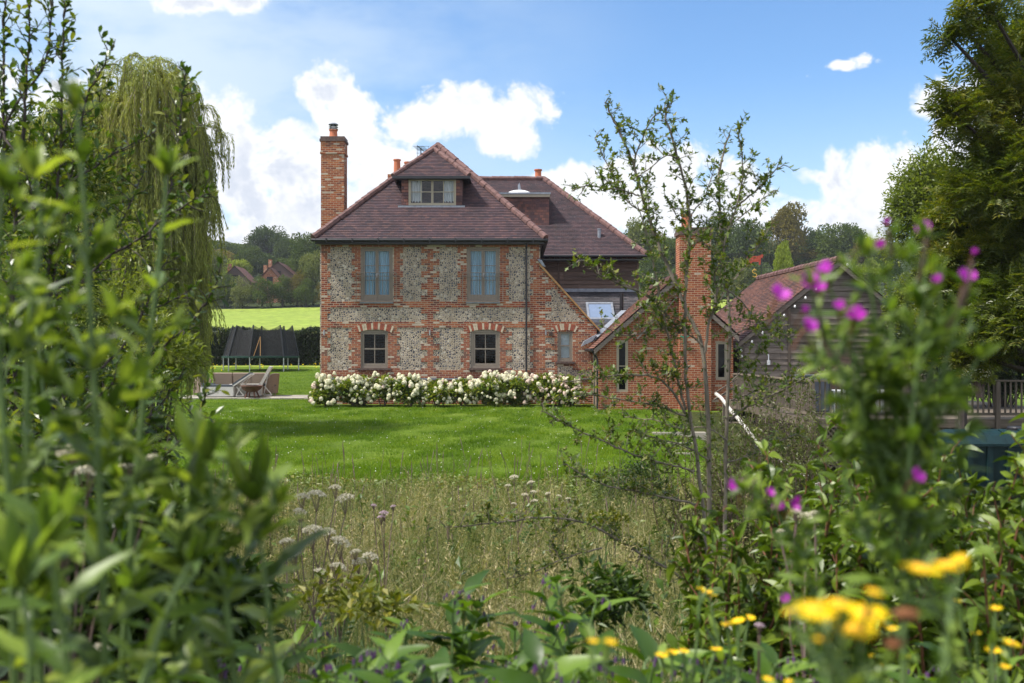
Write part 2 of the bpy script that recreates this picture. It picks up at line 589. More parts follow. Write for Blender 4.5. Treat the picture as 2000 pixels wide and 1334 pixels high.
def tilem(name, stops, w=.165, h=.1, lich=0.35, lcol=(.28, .26, .22, 1), moss=0.2, hung=False):
    """roof tiles; uv in metres along and up the slope"""
    m, nt, b = newmat(name)
    v = brickvec(nt) if hung else nt.nodes.new('ShaderNodeTexCoord').outputs['UV']
    n = nd(nt, 'ShaderNodeTexBrick', {'Vector': v, 'Color1': (0, 0, 0, 1), 'Color2': (1, 1, 1, 1), 'Mortar': (0, 0, 0, 1), 'Scale': 1.0,
           'Mortar Size': .006, 'Mortar Smooth': .3, 'Bias': 0.0, 'Brick Width': w, 'Row Height': h})
    k = len(stops)
    col = ramp(nt, n.outputs['Color'], [(i / k, c) for i, c in enumerate(stops)], 'CONSTANT')
    g = noise(nt, v, .8, 6.0, .65)
    col = mixc(nt, 1.0, col, ramp(nt, g, [(.25, (.55, .55, .55)), (.5, (1, 1, 1)), (.75, (1.4, 1.32, 1.3))]), 'MULTIPLY')
    st = noise(nt, vm(nt, 'MULTIPLY', v, (3.0, .25, 1)), 1.0, 4.0, .6)
    col = mixc(nt, ma(nt, 'MULTIPLY', smooth(nt, st, .55, .8), moss), col, (.035, .035, .022))
    l = noise(nt, v, 13.0, 5.0, .7)
    col = mixc(nt, ma(nt, 'MULTIPLY', smooth(nt, l, .57, .72), lich), col, lcol)
    col = mixc(nt, ma(nt, 'MULTIPLY', n.outputs['Fac'], .6), col, (.03, .022, .022))
    nt.links.new(col, b.inputs['Base Color'])
    b.inputs['Roughness'].default_value = .75
    b.inputs['Specular IOR Level'].default_value = .35
    bump(nt, b, ma(nt, 'ADD', ma(nt, 'MULTIPLY', n.outputs['Color'], .5), ma(nt, 'SUBTRACT', 1.0, n.outputs['Fac'])), .012, .7)
    return m


def woodm(name, a, c, along='x', rough=.8, grey=None):
    m, nt, b = newmat(name)
    st = {'x': (1.2, 22, 22), 'y': (22, 1.2, 22), 'z': (22, 22, 1.2)}[along]
    v = vm(nt, 'MULTIPLY', objv(nt), st)
    f = noise(nt, v, 1.3, 6.0, .65, .3)
    geo = nt.nodes.new('ShaderNodeNewGeometry')
    col = ramp(nt, f, [(.28, a), (.72, c)])
    rb = geo.outputs['Random Per Island']
    col = mixc(nt, 1.0, col, ramp(nt, rb, [(0, (.62, .62, .62)), (1, (1.35, 1.33, 1.3))]), 'MULTIPLY')
    nt.links.new(col, b.inputs['Base Color'])
    b.inputs['Roughness'].default_value = rough
    b.inputs['Specular IOR Level'].default_value = .25
    bump(nt, b, f, .004, .6)
    return m


def glassm(name, tint=(.9, .95, .97), refl=.1, dark=False):
    m, nt, b = newmat(name)
    out = nt.nodes['Material Output']
    fr = nd(nt, 'ShaderNodeFresnel', {'IOR': 1.5}).outputs[0]
    fac = ma(nt, 'ADD', ma(nt, 'MULTIPLY', fr, .35), refl, clamp=True)
    gl = nd(nt, 'ShaderNodeBsdfGlossy', {'Color': (1, 1, 1, 1), 'Roughness': .02})
    tr = nd(nt, 'ShaderNodeBsdfTransparent', {'Color': (*tint, 1)})
    mx = nd(nt, 'ShaderNodeMixShader', {0: fac, 1: tr.outputs[0], 2: gl.outputs[0]})
    nt.links.new(mx.outputs[0], out.inputs[0])
    return m


def weavem(name, a, c, scale=28.0):
    m, nt, b = newmat(name)
    v = objv(nt)
    w1 = nd(nt, 'ShaderNodeTexWave', {'Vector': v, 'Scale': scale, 'Distortion': .6, 'Detail': 1.0}, wave_type='BANDS', bands_direction='Z').outputs['Fac']
    w2 = nd(nt, 'ShaderNodeTexWave', {'Vector': v, 'Scale': scale * .55, 'Distortion': .6, 'Detail': 1.0}, wave_type='BANDS', bands_direction='DIAGONAL').outputs['Fac']
    f = ma(nt, 'MULTIPLY', ma(nt, 'ADD', w1, w2), .5)
    nt.links.new(ramp(nt, f, [(.2, a), (.7, c)]), b.inputs['Base Color'])
    b.inputs['Roughness'].default_value = .6
    bump(nt, b, f, .008, .7)
    return m


def groundm(name, stops, scale=1.2, fine=30.0, bm=.03, rough=.95, patches=None):
    m, nt, b = newmat(name)
    v = nt.nodes.new('ShaderNodeNewGeometry').outputs['Position']
    f = noise(nt, v, scale, 8.0, .62)
    f2 = noise(nt, v, fine, 4.0, .6)
    k = len(stops)
    col = ramp(nt, f, [(.28 + .44 * i / max(k - 1, 1), c) for i, c in enumerate(stops)])
    col = mixc(nt, 1.0, col, ramp(nt, f2, [(.3, (.65, .65, .65)), (.7, (1.3, 1.3, 1.3))]), 'MULTIPLY')
    if patches:
        g = noise(nt, v, patches[0], 5.0, .6)
        col = mixc(nt, ma(nt, 'MULTIPLY', smooth(nt, g, .5, .68), patches[1]), col, patches[2])
    nt.links.new(col, b.inputs['Base Color'])
    b.inputs['Roughness'].default_value = rough
    b.inputs['Specular IOR Level'].default_value = .1
    bump(nt, b, ma(nt, 'ADD', f2, f), bm, .8)
    return m


M = {}
_orange = [(0, (.36, .115, .055)), (.2, (.30, .078, .042)), (.38, (.235, .06, .04)), (.54, (.41, .15, .075)), (.68, (.14, .05, .042)), (.8, (.32, .09, .05)), (.9, (.55, .47, .39))]
M['brick'] = brickm('brick', _orange, (.42, .33, .24, 1))
M['brick_ext'] = brickm('brick_annexe', [(0, (.36, .105, .05)), (.25, (.30, .08, .042)), (.45, (.40, .13, .06)), (.65, (.25, .07, .045)), (.8, (.33, .095, .045)), (.96, (.5, .4, .32))], (.43, .31, .2, 1), .3)
M['brick_chim'] = brickm('brick_chimney', [(0, (.38, .11, .05)), (.3, (.30, .08, .04)), (.5, (.42, .15, .065)), (.7, (.2, .06, .045)), (.82, (.34, .1, .05)), (.91, (.5, .42, .34))], (.4, .3, .2, 1), .35)
M['brick_dark'] = plain('sooty_brick', (.10, .065, .055), .9, .4, 14, bm=.01)
M['arch_red'] = plain('red_voussoir', (.30, .08, .045), .9, .3, 10, bm=.005)
M['arch_cream'] = plain('cream_voussoir', (.52, .43, .32), .9, .2, 10, bm=.005)
M['flint'] = flintm('flint_and_mortar')
M['tile'] = tilem('purple_roof_tiles', [(.0544, .0300, .0362), (.0432, .0251, .0327), (.0683, .0362, .0405), (.0348, .0223, .0307), (.0592, .0314, .0355), (.0488, .0272, .0348), (.0802, .0418, .0418)], lich=.3, lcol=(.30, .25, .26, 1))
M['tile2'] = tilem('weathered_roof_tiles', [(.0530, .0314, .0377), (.0432, .0272, .0342), (.0655, .0383, .0432), (.0362, .0251, .0327), (.0579, .0335, .0383)], lich=.5, lcol=(.34, .29, .30, 1), moss=.4)
M['tile_red'] = tilem('red_clay_tiles', [(.1395, .0594, .0405), (.1080, .0486, .0360), (.1710, .0720, .0468), (.0810, .0387, .0324), (.1260, .0540, .0387), (.0675, .0360, .0315)], lich=.35, lcol=(.25, .2, .15, 1), moss=.5)
M['tile_ext'] = tilem('brown_clay_tiles', [(.17, .075, .05), (.13, .058, .042), (.22, .095, .06), (.10, .05, .04), (.19, .085, .055)], lich=.4, lcol=(.22, .18, .14, 1), moss=.6)
M['slate'] = tilem('dark_slates', [(.05, .048, .055), (.065, .06, .066), (.04, .038, .045), (.08, .07, .075)], w=.25, h=.14, lich=.2)
M['hang'] = tilem('tile_hanging', [(.11, .055, .055), (.15, .07, .062), (.085, .045, .05), (.20, .085, .065), (.12, .058, .055)], h=.12, lich=.15, moss=.1, hung=True)
M['ridge'] = plain('clay_ridge', (.125, .064, .058), .85, .4, 6, bm=.006)
M['pot'] = plain('terracotta', (.42, .13, .06), .8, .2, 9, bm=.003)
M['taupe'] = plain('taupe_paint', (.215, .175, .140), .5, .08, 5)
M['taupe_l'] = plain('pale_taupe_paint', (.36, .31, .225), .5, .08, 5)
M['black'] = plain('black_plastic', (.012, .012, .016), .4, .3, 5)
M['lead'] = plain('grey_lead', (.22, .24, .28), .5, .25, 8, metal=.3, bm=.004)
M['steel'] = plain('steel', (.4, .4, .42), .35, .15, 8, metal=.9)
M['glass'] = glassm('window_glass', (.9, .93, .95), .02)
M['glass_dk'] = glassm('dark_window_glass', (.35, .36, .36), .0)
M['curtain'] = plain('blue_curtain', (.26, .48, .62), .9, .5, 3.0, stretch=(9, 9, .3))
M['curtain_w'] = plain('white_curtain', (.55, .57, .58), .9, .2, 3.0, stretch=(9, 9, .3))
M['blind'] = plain('pale_blind', (.45, .5, .53), .8, .12, 3)
M['skyblind'] = plain('skylight_blind', (.15, .20, .30), .6, .08, 3, spec=.2)
M['room'] = plain('dark_interior', (.015, .014, .013), .9)
M['white'] = plain('white_plastic', (.78, .79, .8), .35, .06, 5)
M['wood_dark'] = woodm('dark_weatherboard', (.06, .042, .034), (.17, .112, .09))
M['wood_grey'] = woodm('grey_weatherboard', (.085, .070, .060), (.27, .225, .195))
M['wood_post'] = woodm('weathered_oak', (.07, .056, .045), (.18, .148, .12), 'z')
M['wood_rail'] = woodm('weathered_rail', (.065, .052, .042), (.17, .14, .11), 'x')
M['verge'] = woodm('oak_coping', (.24, .125, .05), (.46, .27, .12))
M['white_pole'] = woodm('peeling_white_paint', (.20, .18, .16), (.62, .60, .57), 'z')
M['step'] = woodm('pale_sleeper', (.24, .21, .17), (.5, .46, .4))
M['teal'] = plain('teal_plastic', (.005, .022, .026), .5, .25, 6, spec=.25)
M['greenmetal'] = plain('green_metal', (.02, .22, .13), .45)
M['rattan'] = weavem('brown_rattan', (.11, .075, .055), (.34, .25, .19))
M['rattan_w'] = weavem('pale_wicker', (.26, .26, .25), (.66, .65, .63))
M['cushion'] = plain('slate_cushion', (.06, .07, .09), .9, .2, 6)
M['cushion_l'] = plain('pale_cushion', (.5, .47, .43), .9, .15, 6)
M['bowlwood'] = plain('rusty_bowl', (.11, .045, .03), .7, .35, 6)
M['net'] = None
M['mat'] = plain('trampoline_mat', (.01, .045, .035), .7)
M['rust'] = plain('rusty_red', (.36, .06, .03), .7, .4, 20)
M['gold'] = plain('gilt', (.55, .36, .06), .5, .2, 8)
M['bulb'] = plain('white_bulb', (.8, .8, .82), .3)
M['paving'] = groundm('stone_paving', [(.26, .24, .2), (.42, .39, .34)], 2.0, 20, .01)
M['lawn'] = groundm('lawn_turf', [(.045, .075, .008), (.085, .135, .012), (.12, .165, .022)], .5, 16.0, .05)
M['fieldg'] = groundm('field_grass', [(.15, .215, .035), (.20, .26, .045), (.26, .30, .065)], .06, .9, .1)
M['soil'] = groundm('rough_ground', [(.022, .024, .01), (.04, .05, .014), (.06, .055, .022)], .8, 12.0, .05)
M['wood_far'] = groundm('wooded_slope', [(.025, .035, .012), (.045, .06, .02)], .05, .8, .4)

M['bark'] = plain('grey_bark', (.155, .13, .10), .9, .4, 18, bm=.008, stretch=(1, 1, .3))
M['bark_d'] = plain('dark_bark', (.045, .034, .03), .9, .4, 20, bm=.008, stretch=(1, 1, .3))
M['stem_g'] = plain('green_stem', (.10, .16, .045), .6, .2, 12)
M['stem_p'] = plain('purple_stem', (.13, .085, .07), .6, .25, 12)
M['stem_r'] = plain('red_stem', (.16, .065, .035), .55, .25, 12)

M['l_haw'] = leafm('hawthorn_leaf', [(.040, .069, .016), (.063, .115, .023), (.092, .149, .029), (.149, .172, .034)], .3)
M['berry'] = plain('green_haw', (.22, .2, .06), .4, .25, 30)
M['l_plum'] = leafm('plum_leaf', [(.022, .050, .013), (.039, .083, .018), (.066, .121, .022), (.154, .187, .033)], .35, .35)
M['l_willow'] = leafm('willow_leaf', [(.11, .15, .055), (.18, .23, .085), (.25, .30, .115), (.34, .37, .15)], .4, .5, patch=.5)
M['l_ash'] = leafm('ash_leaf', [(.0255, .0467, .0068), (.0510, .0850, .0119), (.0935, .1232, .0170), (.1700, .1700, .0213)], .42, .4, patch=.7)
M['l_mid'] = leafm('mid_green_leaf', [(.055, .09, .02), (.10, .15, .035), (.15, .20, .05), (.20, .24, .06)], .4, patch=.3)
M['l_oak'] = leafm('far_oak_leaf', [(.033, .063, .021), (.060, .099, .030), (.090, .135, .039)], .25, .7, .15, patch=.12)
M['l_blue'] = leafm('far_dark_leaf', [(.030, .054, .027), (.048, .083, .039), (.075, .112, .051)], .2, .7, .15, patch=.12)
M['l_olive'] = leafm('far_olive_leaf', [(.070, .073, .025), (.119, .112, .039), (.168, .154, .050)], .25, .7, .15, patch=.12)
M['l_lime'] = leafm('far_lime_leaf', [(.100, .150, .025), (.163, .225, .037), (.225, .300, .062)], .3, .6, .2, patch=.12)
M['l_grey'] = leafm('far_greygreen_leaf', [(.070, .101, .049), (.112, .147, .070), (.168, .196, .098)], .25, .7, .15, patch=.12)
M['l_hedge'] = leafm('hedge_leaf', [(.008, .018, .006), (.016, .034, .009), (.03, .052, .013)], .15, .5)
M['l_hyd'] = leafm('hydrangea_leaf', [(.046, .098, .013), (.091, .163, .021), (.156, .221, .029), (.221, .234, .036)], .3)
M['petal_w'] = leafm('cream_floret', [(.62, .66, .40), (.78, .77, .56), (.84, .81, .66), (.80, .70, .58)], .25, .7, .2, (1, 1, .9, 1))
M['l_grass'] = leafm('lawn_blade', [(.035, .085, .004), (.068, .15, .007), (.11, .21, .012), (.19, .265, .03)], .35, .55, .15, patch=.9)
M['l_long'] = leafm('meadow_straw', [(.035, .06, .014), (.08, .115, .026), (.14, .165, .045), (.25, .23, .10), (.42, .355, .20), (.62, .53, .35)], .3, .6, .25, patch=.9)
M['l_iris'] = leafm('iris_blade', [(.02, .05, .012), (.035, .085, .02), (.06, .115, .03)], .3, .35)
M['l_weed'] = leafm('weed_leaf', [(.026, .060, .012), (.048, .102, .018), (.078, .144, .024), (.120, .168, .030)], .3, patch=1.0)
M['l_bank'] = leafm('bank_leaf', [(.044, .069, .018), (.075, .125, .025), (.112, .175, .037), (.188, .150, .050)], .3, patch=.8)
M['l_sallow'] = leafm('sallow_leaf', [(.05, .075, .03), (.085, .115, .05), (.13, .165, .08)], .3, patch=1.0)
M['l_dog'] = leafm('dogwood_leaf', [(.035, .075, .010), (.065, .12, .014), (.10, .17, .02), (.14, .21, .03)], .3, .4)
M['l_herb'] = leafm('willowherb_leaf', [(.03, .06, .016), (.065, .12, .028), (.12, .20, .042), (.19, .28, .065), (.26, .35, .10)], .36, .36, .5)
M['l_herb2'] = leafm('greyer_willowherb_leaf', [(.035, .075, .018), (.075, .145, .034), (.14, .23, .055), (.20, .30, .08)], .38, .42, .45)
M['l_comf'] = leafm('comfrey_leaf', [(.02, .055, .008), (.045, .105, .014), (.085, .17, .022), (.13, .23, .04)], .36, .42, .4)
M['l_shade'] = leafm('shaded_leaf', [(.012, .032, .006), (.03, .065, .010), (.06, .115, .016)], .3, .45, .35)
M['l_yel'] = leafm('yellow_green_leaf', [(.06, .09, .012), (.11, .14, .02), (.18, .185, .03)], .3)
M['l_box'] = leafm('box_leaf', [(.010, .028, .006), (.022, .05, .010), (.04, .075, .015)], .2)
M['petal_p'] = leafm('magenta_petal', [(.38, .02, .36), (.52, .04, .50), (.62, .10, .60)], .35, .5, .3, (1.3, .8, 1.3, 1))
M['petal_v'] = leafm('violet_bell', [(.07, .03, .10), (.14, .06, .17)], .3, .5, .3, (1, .8, 1.2, 1))
M['petal_y'] = leafm('yellow_ray', [(.82, .55, .004), (.9, .64, .008), (.95, .72, .015)], .3, .6, .2, (1.1, 1, .5, 1))
M['disc_y'] = plain('orange_disc', (.75, .38, .01), .8, .35, 200, bm=.002)
M['seed_b'] = plain('brown_seedhead', (.16, .06, .02), .9, .4, 150)
M['petal_k'] = leafm('pinkish_floret', [(.72, .60, .48), (.82, .70, .60), (.80, .60, .54), (.86, .80, .68)], .25, .7, .2, (1, 1, .9, 1))
M['umbel'] = leafm('umbel_floret', [(.42, .38, .25), (.60, .55, .40), (.74, .70, .58)], .2, .7, .2, (1, 1, .9, 1))
M['umbel_p'] = leafm('pink_floret', [(.42, .3, .36), (.55, .42, .47)], .2, .7, .2, (1, 1, 1, 1))
M['daisy'] = plain('daisy_white', (.8, .8, .78), .6)


def netm():
    m, nt, b = newmat('black_netting')
    out = nt.nodes['Material Output']
    b.inputs['Base Color'].default_value = (.008, .008, .01, 1)
    b.inputs['Roughness'].default_value = .8
    tr = nd(nt, 'ShaderNodeBsdfTransparent', {'Color': (1, 1, 1, 1)})
    mx = nd(nt, 'ShaderNodeMixShader', {0: .66, 1: tr.outputs[0], 2: b.outputs[0]})
    nt.links.new(mx.outputs[0], out.inputs[0])
    return m


M['net'] = netm()

# ------------------------------------------------------------------ the ground
def build_ground():
    ys = np.concatenate([np.arange(-30, 0, 3.0), np.arange(0, 70, .5), np.arange(70, 160, 3.0), np.array([160, 175, 200, 240, 300, 400, 600, 1000, 2000, 3500.])])
    xs = np.concatenate([[-2500, -1200, -600, -300, -180, -120, -80, -55, -40, -32, -27], np.arange(-24, 24.1, .75), [27, 32, 40, 55, 80, 120, 180, 300, 600, 1200, 2500]])
    X, Y = np.meshgrid(xs, ys)
    Z = ground(X, Y)
    near = (Y < 70)
    Z = Z + near * np.where(Y > 22.5, .45, 1) * (.05 * np.sin(X * 1.3 + Y * .4) * np.sin(Y * 1.1 + 1.7) + .03 * np.sin(X * 2.9 - Y * 2.1)) * np.clip((Y - 3) / 10, 0, 1) * np.where(Y > 35, .25, 1)
    v = np.stack([X, Y, Z], -1).reshape(-1, 3)
    nx = len(xs)
    i, j = np.meshgrid(np.arange(len(ys) - 1), np.arange(nx - 1), indexing='ij')
    a = (i * nx + j).ravel()
    f = np.stack([a, a + 1, a + nx + 1, a + nx], 1)
    c = v[f].mean(1)
    edge = 20.7 + .5 * np.sin(c[:, 0] * .8) - np.clip(c[:, 0] - 1.2, 0, 9) * .25
    m = np.where(c[:, 1] < edge, 1, 0)
    m = np.where((c[:, 0] > 5.2 - (c[:, 1] < 27) * .2) & (c[:, 1] < 33.5), 1, m)
    m = np.where((c[:, 1] > 64.5), 2, m)
    m = np.where((c[:, 1] > 156), 3, m)
    mb = MB(); mb.add(v, f, m)
    tag(mb.build('ground', [M['lawn'], M['soil'], M['fieldg'], M['wood_far']], smooth=True), kind='structure')
    # stone terrace by the garden furniture
    mb = MB()
    for i in range(7):
        for j in range(3):
            x0 = -13.8 + i * .9 + (j % 2) * .2; y0 = 40.0 + j * .75
            mb.box(x0, x0 + .88, y0, y0 + .73, G(x0, y0) - .02, G(x0, y0) + .05 + .004 * (i % 3))
    tag(mb.build('patio', M['paving']), kind='structure')


build_ground()

# ------------------------------------------------------------------ builders for buildings
SH = FPX / 37.0


def fx(px): return (px - 1000) / SH
def fz(py): return CAMZ + (HORIZ - py) / SH


def slope(mb, eL, eR, tL, tR, course=.1, m=0, t=.022):
    eL, eR, tL, tR = (np.asarray(a, float) for a in (eL, eR, tL, tR))
    ax = nrm(eR - eL)
    up = (tL + tR) / 2 - (eL + eR) / 2
    nz = nrm(np.cross(ax, up)); nz = nz if nz[2] > 0 else -nz
    up = nrm(np.cross(nz, ax)); up = up if up[2] > 0 else -up
    H = np.dot(tL - eL, up)
    k = max(1, int(round(H / course)))
    V, F_, U = [], [], []
    for i in range(k):
        a, b = i / k, (i + 1) / k
        p = [eL + (tL - eL) * a + nz * t, eR + (tR - eR) * a + nz * t, eR + (tR - eR) * b + nz * .004, eL + (tL - eL) * b + nz * .004,
             eL + (tL - eL) * a - nz * .004, eR + (tR - eR) * a - nz * .004]
        n0 = len(V); V += p
        F_ += [(n0, n0 + 1, n0 + 2, n0 + 3), (n0 + 4, n0 + 5, n0 + 1, n0)]
        uv = [(np.dot(q - eL, ax), np.dot(q - eL, up)) for q in p]
        lo = i * course + .004; hi = (i + 1) * course - .004
        u4 = [(uv[0][0], lo), (uv[1][0], lo), (uv[2][0], hi), (uv[3][0], hi)]
        U += u4 + [(uv[4][0], lo), (uv[5][0], lo), (uv[1][0], lo + .01), (uv[0][0], lo + .01)]
    mb.add(V, F_, m, U)


def ridge(mb, p0, p1, r=.125, seg=.34, m=0):
    p0, p1 = np.asarray(p0, float), np.asarray(p1, float)
    L = np.linalg.norm(p1 - p0); k = max(1, int(L / seg)); d = (p1 - p0) / k
    for i in range(k):
        a = p0 + d * i; j = rng.normal(0, .006, 3)
        mb.tube([a + j, a + d * 1.06 + j], [r * 1.1, r * .96], 8, m)


def wall_y(mb, x0, x1, z0, z1, y, holes=(), dep=.12, m=0, mrev=None):
    """wall face in the xz plane looking to -y with openings and their reveals"""
    xs = sorted({x0, x1, *[h[0] for h in holes], *[h[1] for h in holes]})
    zs = sorted({z0, z1, *[h[2] for h in holes], *[h[3] for h in holes]})
    for a, b in zip(xs[:-1], xs[1:]):
        for c, d in zip(zs[:-1], zs[1:]):
            cx, cz = (a + b) / 2, (c + d) / 2
            if any(h[0] < cx < h[1] and h[2] < cz < h[3] for h in holes):
                continue
            mb.quad((a, y, c), (b, y, c), (b, y, d), (a, y, d), m)
    mr = m if mrev is None else mrev
    for h in holes:
        a, b, c, d = h[:4]; e = y + dep
        mb.quad((a, y, c), (a, e, c), (a, e, d), (a, y, d), mr)
        mb.quad((b, e, c), (b, y, c), (b, y, d), (b, e, d), mr)
        mb.quad((a, e, d), (b, e, d), (b, y, d), (a, y, d), mr)
        mb.quad((a, y, c), (b, y, c), (b, e, c), (a, e, c), mr)


def frame_rect(mb, x0, x1, z0, z1, y0, y1, w, m=0, wb=None):
    wb = w if wb is None else wb
    mb.box(x0, x0 + w, y0, y1, z0, z1, m); mb.box(x1 - w, x1, y0, y1, z0, z1, m)
    mb.box(x0 + w, x1 - w, y0, y1, z1 - w, z1, m); mb.box(x0 + w, x1 - w, y0, y1, z0, z0 + wb, m)


def curtain(mb, x0, x1, z0, z1, y, amp=.03, waves=5):
    k = waves * 8
    xs = np.linspace(x0, x1, k + 1)
    yy = y + amp * np.sin(np.linspace(0, waves * 2 * np.pi, k + 1) + .4 * np.sin(np.arange(k + 1)))
    v = np.concatenate([np.stack([xs, yy, np.full(k + 1, z0)], -1), np.stack([xs, yy, np.full(k + 1, z1)], -1)])
    mb.add(v, [(i, i + 1, k + 2 + i, k + 1 + i) for i in range(k)])


def sash(parent, x0, x1, z0, z1, y, cols=2, rows=2, fm='taupe', w=.06, bar=.028, glass='glass_dk', name='window', leaves=1, botw=None, mid=None):
    """window: frame (part) with pane (sub-part)"""
    mb = MB(); g = MB()
    frame_rect(mb, x0, x1, z0, z1, y, y + .09, w)
    iw = (x1 - x0 - 2 * w) / leaves
    for l in range(leaves):
        a, b = x0 + w + l * iw + .004, x0 + w + (l + 1) * iw - .004
        c, d = z0 + w + .004, z1 - w - .004
        sw = w * .75
        frame_rect(mb, a, b, c, d, y + .015, y + .065, sw, wb=botw or sw)
        gx0, gx1, gz0, gz1 = a + sw, b - sw, c + (botw or sw), d - sw
        for i in range(1, cols):
            xx = gx0 + (gx1 - gx0) * i / cols
            mb.box(xx - bar / 2, xx + bar / 2, y + .022, y + .06, gz0, gz1)
        for j in range(1, rows):
            zz = gz0 + (gz1 - gz0) * (j / rows)
            hb = bar * (1.7 if mid == j else 1)
            mb.box(gx0, gx1, y + .02 - (.004 if mid == j else 0), y + .056, zz - hb / 2, zz + hb / 2)
        g.quad((gx0 - .01, y + .04, gz0 - .01), (gx1 + .01, y + .04, gz0 - .01), (gx1 + .01, y + .04, gz1 + .01), (gx0 - .01, y + .04, gz1 + .01))
    o = mb.build(name, M[fm], parent)
    g.build('pane', M[glass], o)
    return o


def course_bricks(mb, mask, px0, px1, pz0, pz1, y, dy=.014, m=0):
    """bricks standing proud of the flint where mask(x, z) is true, one run of each course at a time"""
    hb, ch = .1125, .075
    for r in range(int(math.floor(pz0 / ch)), int(math.ceil(pz1 / ch))):
        z = (r + .5) * ch; st = None
        n0, n1 = int(math.floor(px0 / hb)), int(math.ceil(px1 / hb))
        for c in range(n0, n1 + 1):
            on = c < n1 and mask((c + .5) * hb, z)
            if on and st is None: st = c
            if not on and st is not None:
                mb.box(st * hb, c * hb, y - dy, y + .01, r * ch, (r + 1) * ch, m); st = None


# ------------------------------------------------------------------ the flint and brick house
HX, HY0 = -3.05, 37.0
house = thing('farmhouse', 'flint and red brick farmhouse with hipped purple tiled roof and tall left chimney', 'house', (HX, 37.0, 0))
UW = [(705, 767, 483, 590), (912, 975, 483, 590)]          # upstairs glazed doors
LW = [(703, 760, 645, 719), (920, 976, 645, 719)]          # ground floor sashes
SW = (1090, 1118, 646, 706)


def hole(w): return (fx(w[0]), fx(w[1]), fz(w[3]), fz(w[2]))


WX0, WX1, EZ = fx(625), fx(1055), 6.06
mb = MB()
wall_y(mb, WX0, WX1, -.4, EZ, 37.0, [hole(w) for w in UW + LW])
for h in (WX0, WX1):
    mb.quad((h, 37, -.4), (h, 43.2, -.4), (h, 43.2, EZ), (h, 37, EZ))
XR = fx(1165); ZR = fz(642); ZT = fz(520)
wall_y(mb, WX1, XR, -.4, ZR, 37.0, [hole(SW)])
mb.add([(WX1, 37, ZR), (XR, 37, ZR), (WX1, 37, ZT)], [(0, 1, 2)])
mb.quad((XR, 37, -.4), (XR, 41, -.4), (XR, 41, ZR), (XR, 37, ZR))
mb.build('wall', M['flint'], house)


def brickmask(x, z):
    px = 1000 + x * SH; py = HORIZ - (z - CAMZ) * SH
    t = 7.5 if int(math.floor(z / .225 + 100)) % 2 else 0.0
    for w in UW + LW + [SW]:
        if w[0] < px < w[1] and w[2] < py < w[3]: return False
    if px < 625.5 or py < 473: return False
    if px < 1055:
        if px < 639 + t or py <= 481.5 or 588.5 <= py <= 600 or 627 <= py <= 641 or py >= 721: return True
        if py < 590:
            for w in UW:
                if w[0] - 12 - t < px < w[0] or w[1] < px < w[1] + 12 + t: return True
        elif py > 640:
            for w in LW:
                if w[0] - 14 - t < px < w[0] or w[1] < px < w[1] + 14 + t: return True
        if 833 - t < px < 848 + t: return True
        return px > 1040 - t * .9
    yv = 520 + (px - 1055) * 1.1
    if py < yv + 1 or px > 1164: return False
    if px < 1067 + t or py < yv + 13: return True
    if 628 <= py <= 644: return True
    if py > 644:
        if px > 1119 and py < 724 or py > 733: return True
        if 1083 - t * .5 < px < 1090 or (1083 < px < 1119 and (py < 650 or 706 < py < 716)): return True
    return False


mb = MB(); course_bricks(mb, brickmask, WX0, XR, -.3, EZ, 37.0)
mb.build('brick_dressing', M['brick'], house)
# segmental arches of red and cream voussoirs
for w in LW + [SW]:
    mb = MB(); x0, x1 = fx(w[0]) - .1, fx(w[1]) + .1; cx = (x0 + x1) / 2; hw = (x1 - x0) / 2
    rise = .12 if hw > .4 else .09
    R = (hw * hw + rise * rise) / (2 * rise); zc = fz(w[2]) + .03 - R + .0
    a0 = math.asin(hw / R); k = 17 if hw > .4 else 11
    for i in range(k):
        a, b = -a0 + 2 * a0 * (i + .06) / k, -a0 + 2 * a0 * (i + .94) / k
        q = [(cx + r * math.sin(t), 36.97, zc + r * math.cos(t)) for r, t in ((R, a), (R, b), (R + .235, b), (R + .235, a))]
        mb.prism(q, (0, .028, 0), 1 if i % 3 == 1 or (i % 7 == 3) else 0)
    mb.build('arch', [M['arch_red'], M['arch_cream']], house)
    mb = MB(); mb.box(x0 + .02, x1 - .02, 36.90, 37.06, fz(w[3]) - .075, fz(w[3]) + .002)
    mb.build('window_sill', M['brick_dark'], house)
# plinth course and corbel bricks
mb = MB(); mb.box(WX0 + .3, XR - .02, 36.95, 36.995, fz(741.5), fz(738.5)); mb.build('plinth', M['lead'], house)
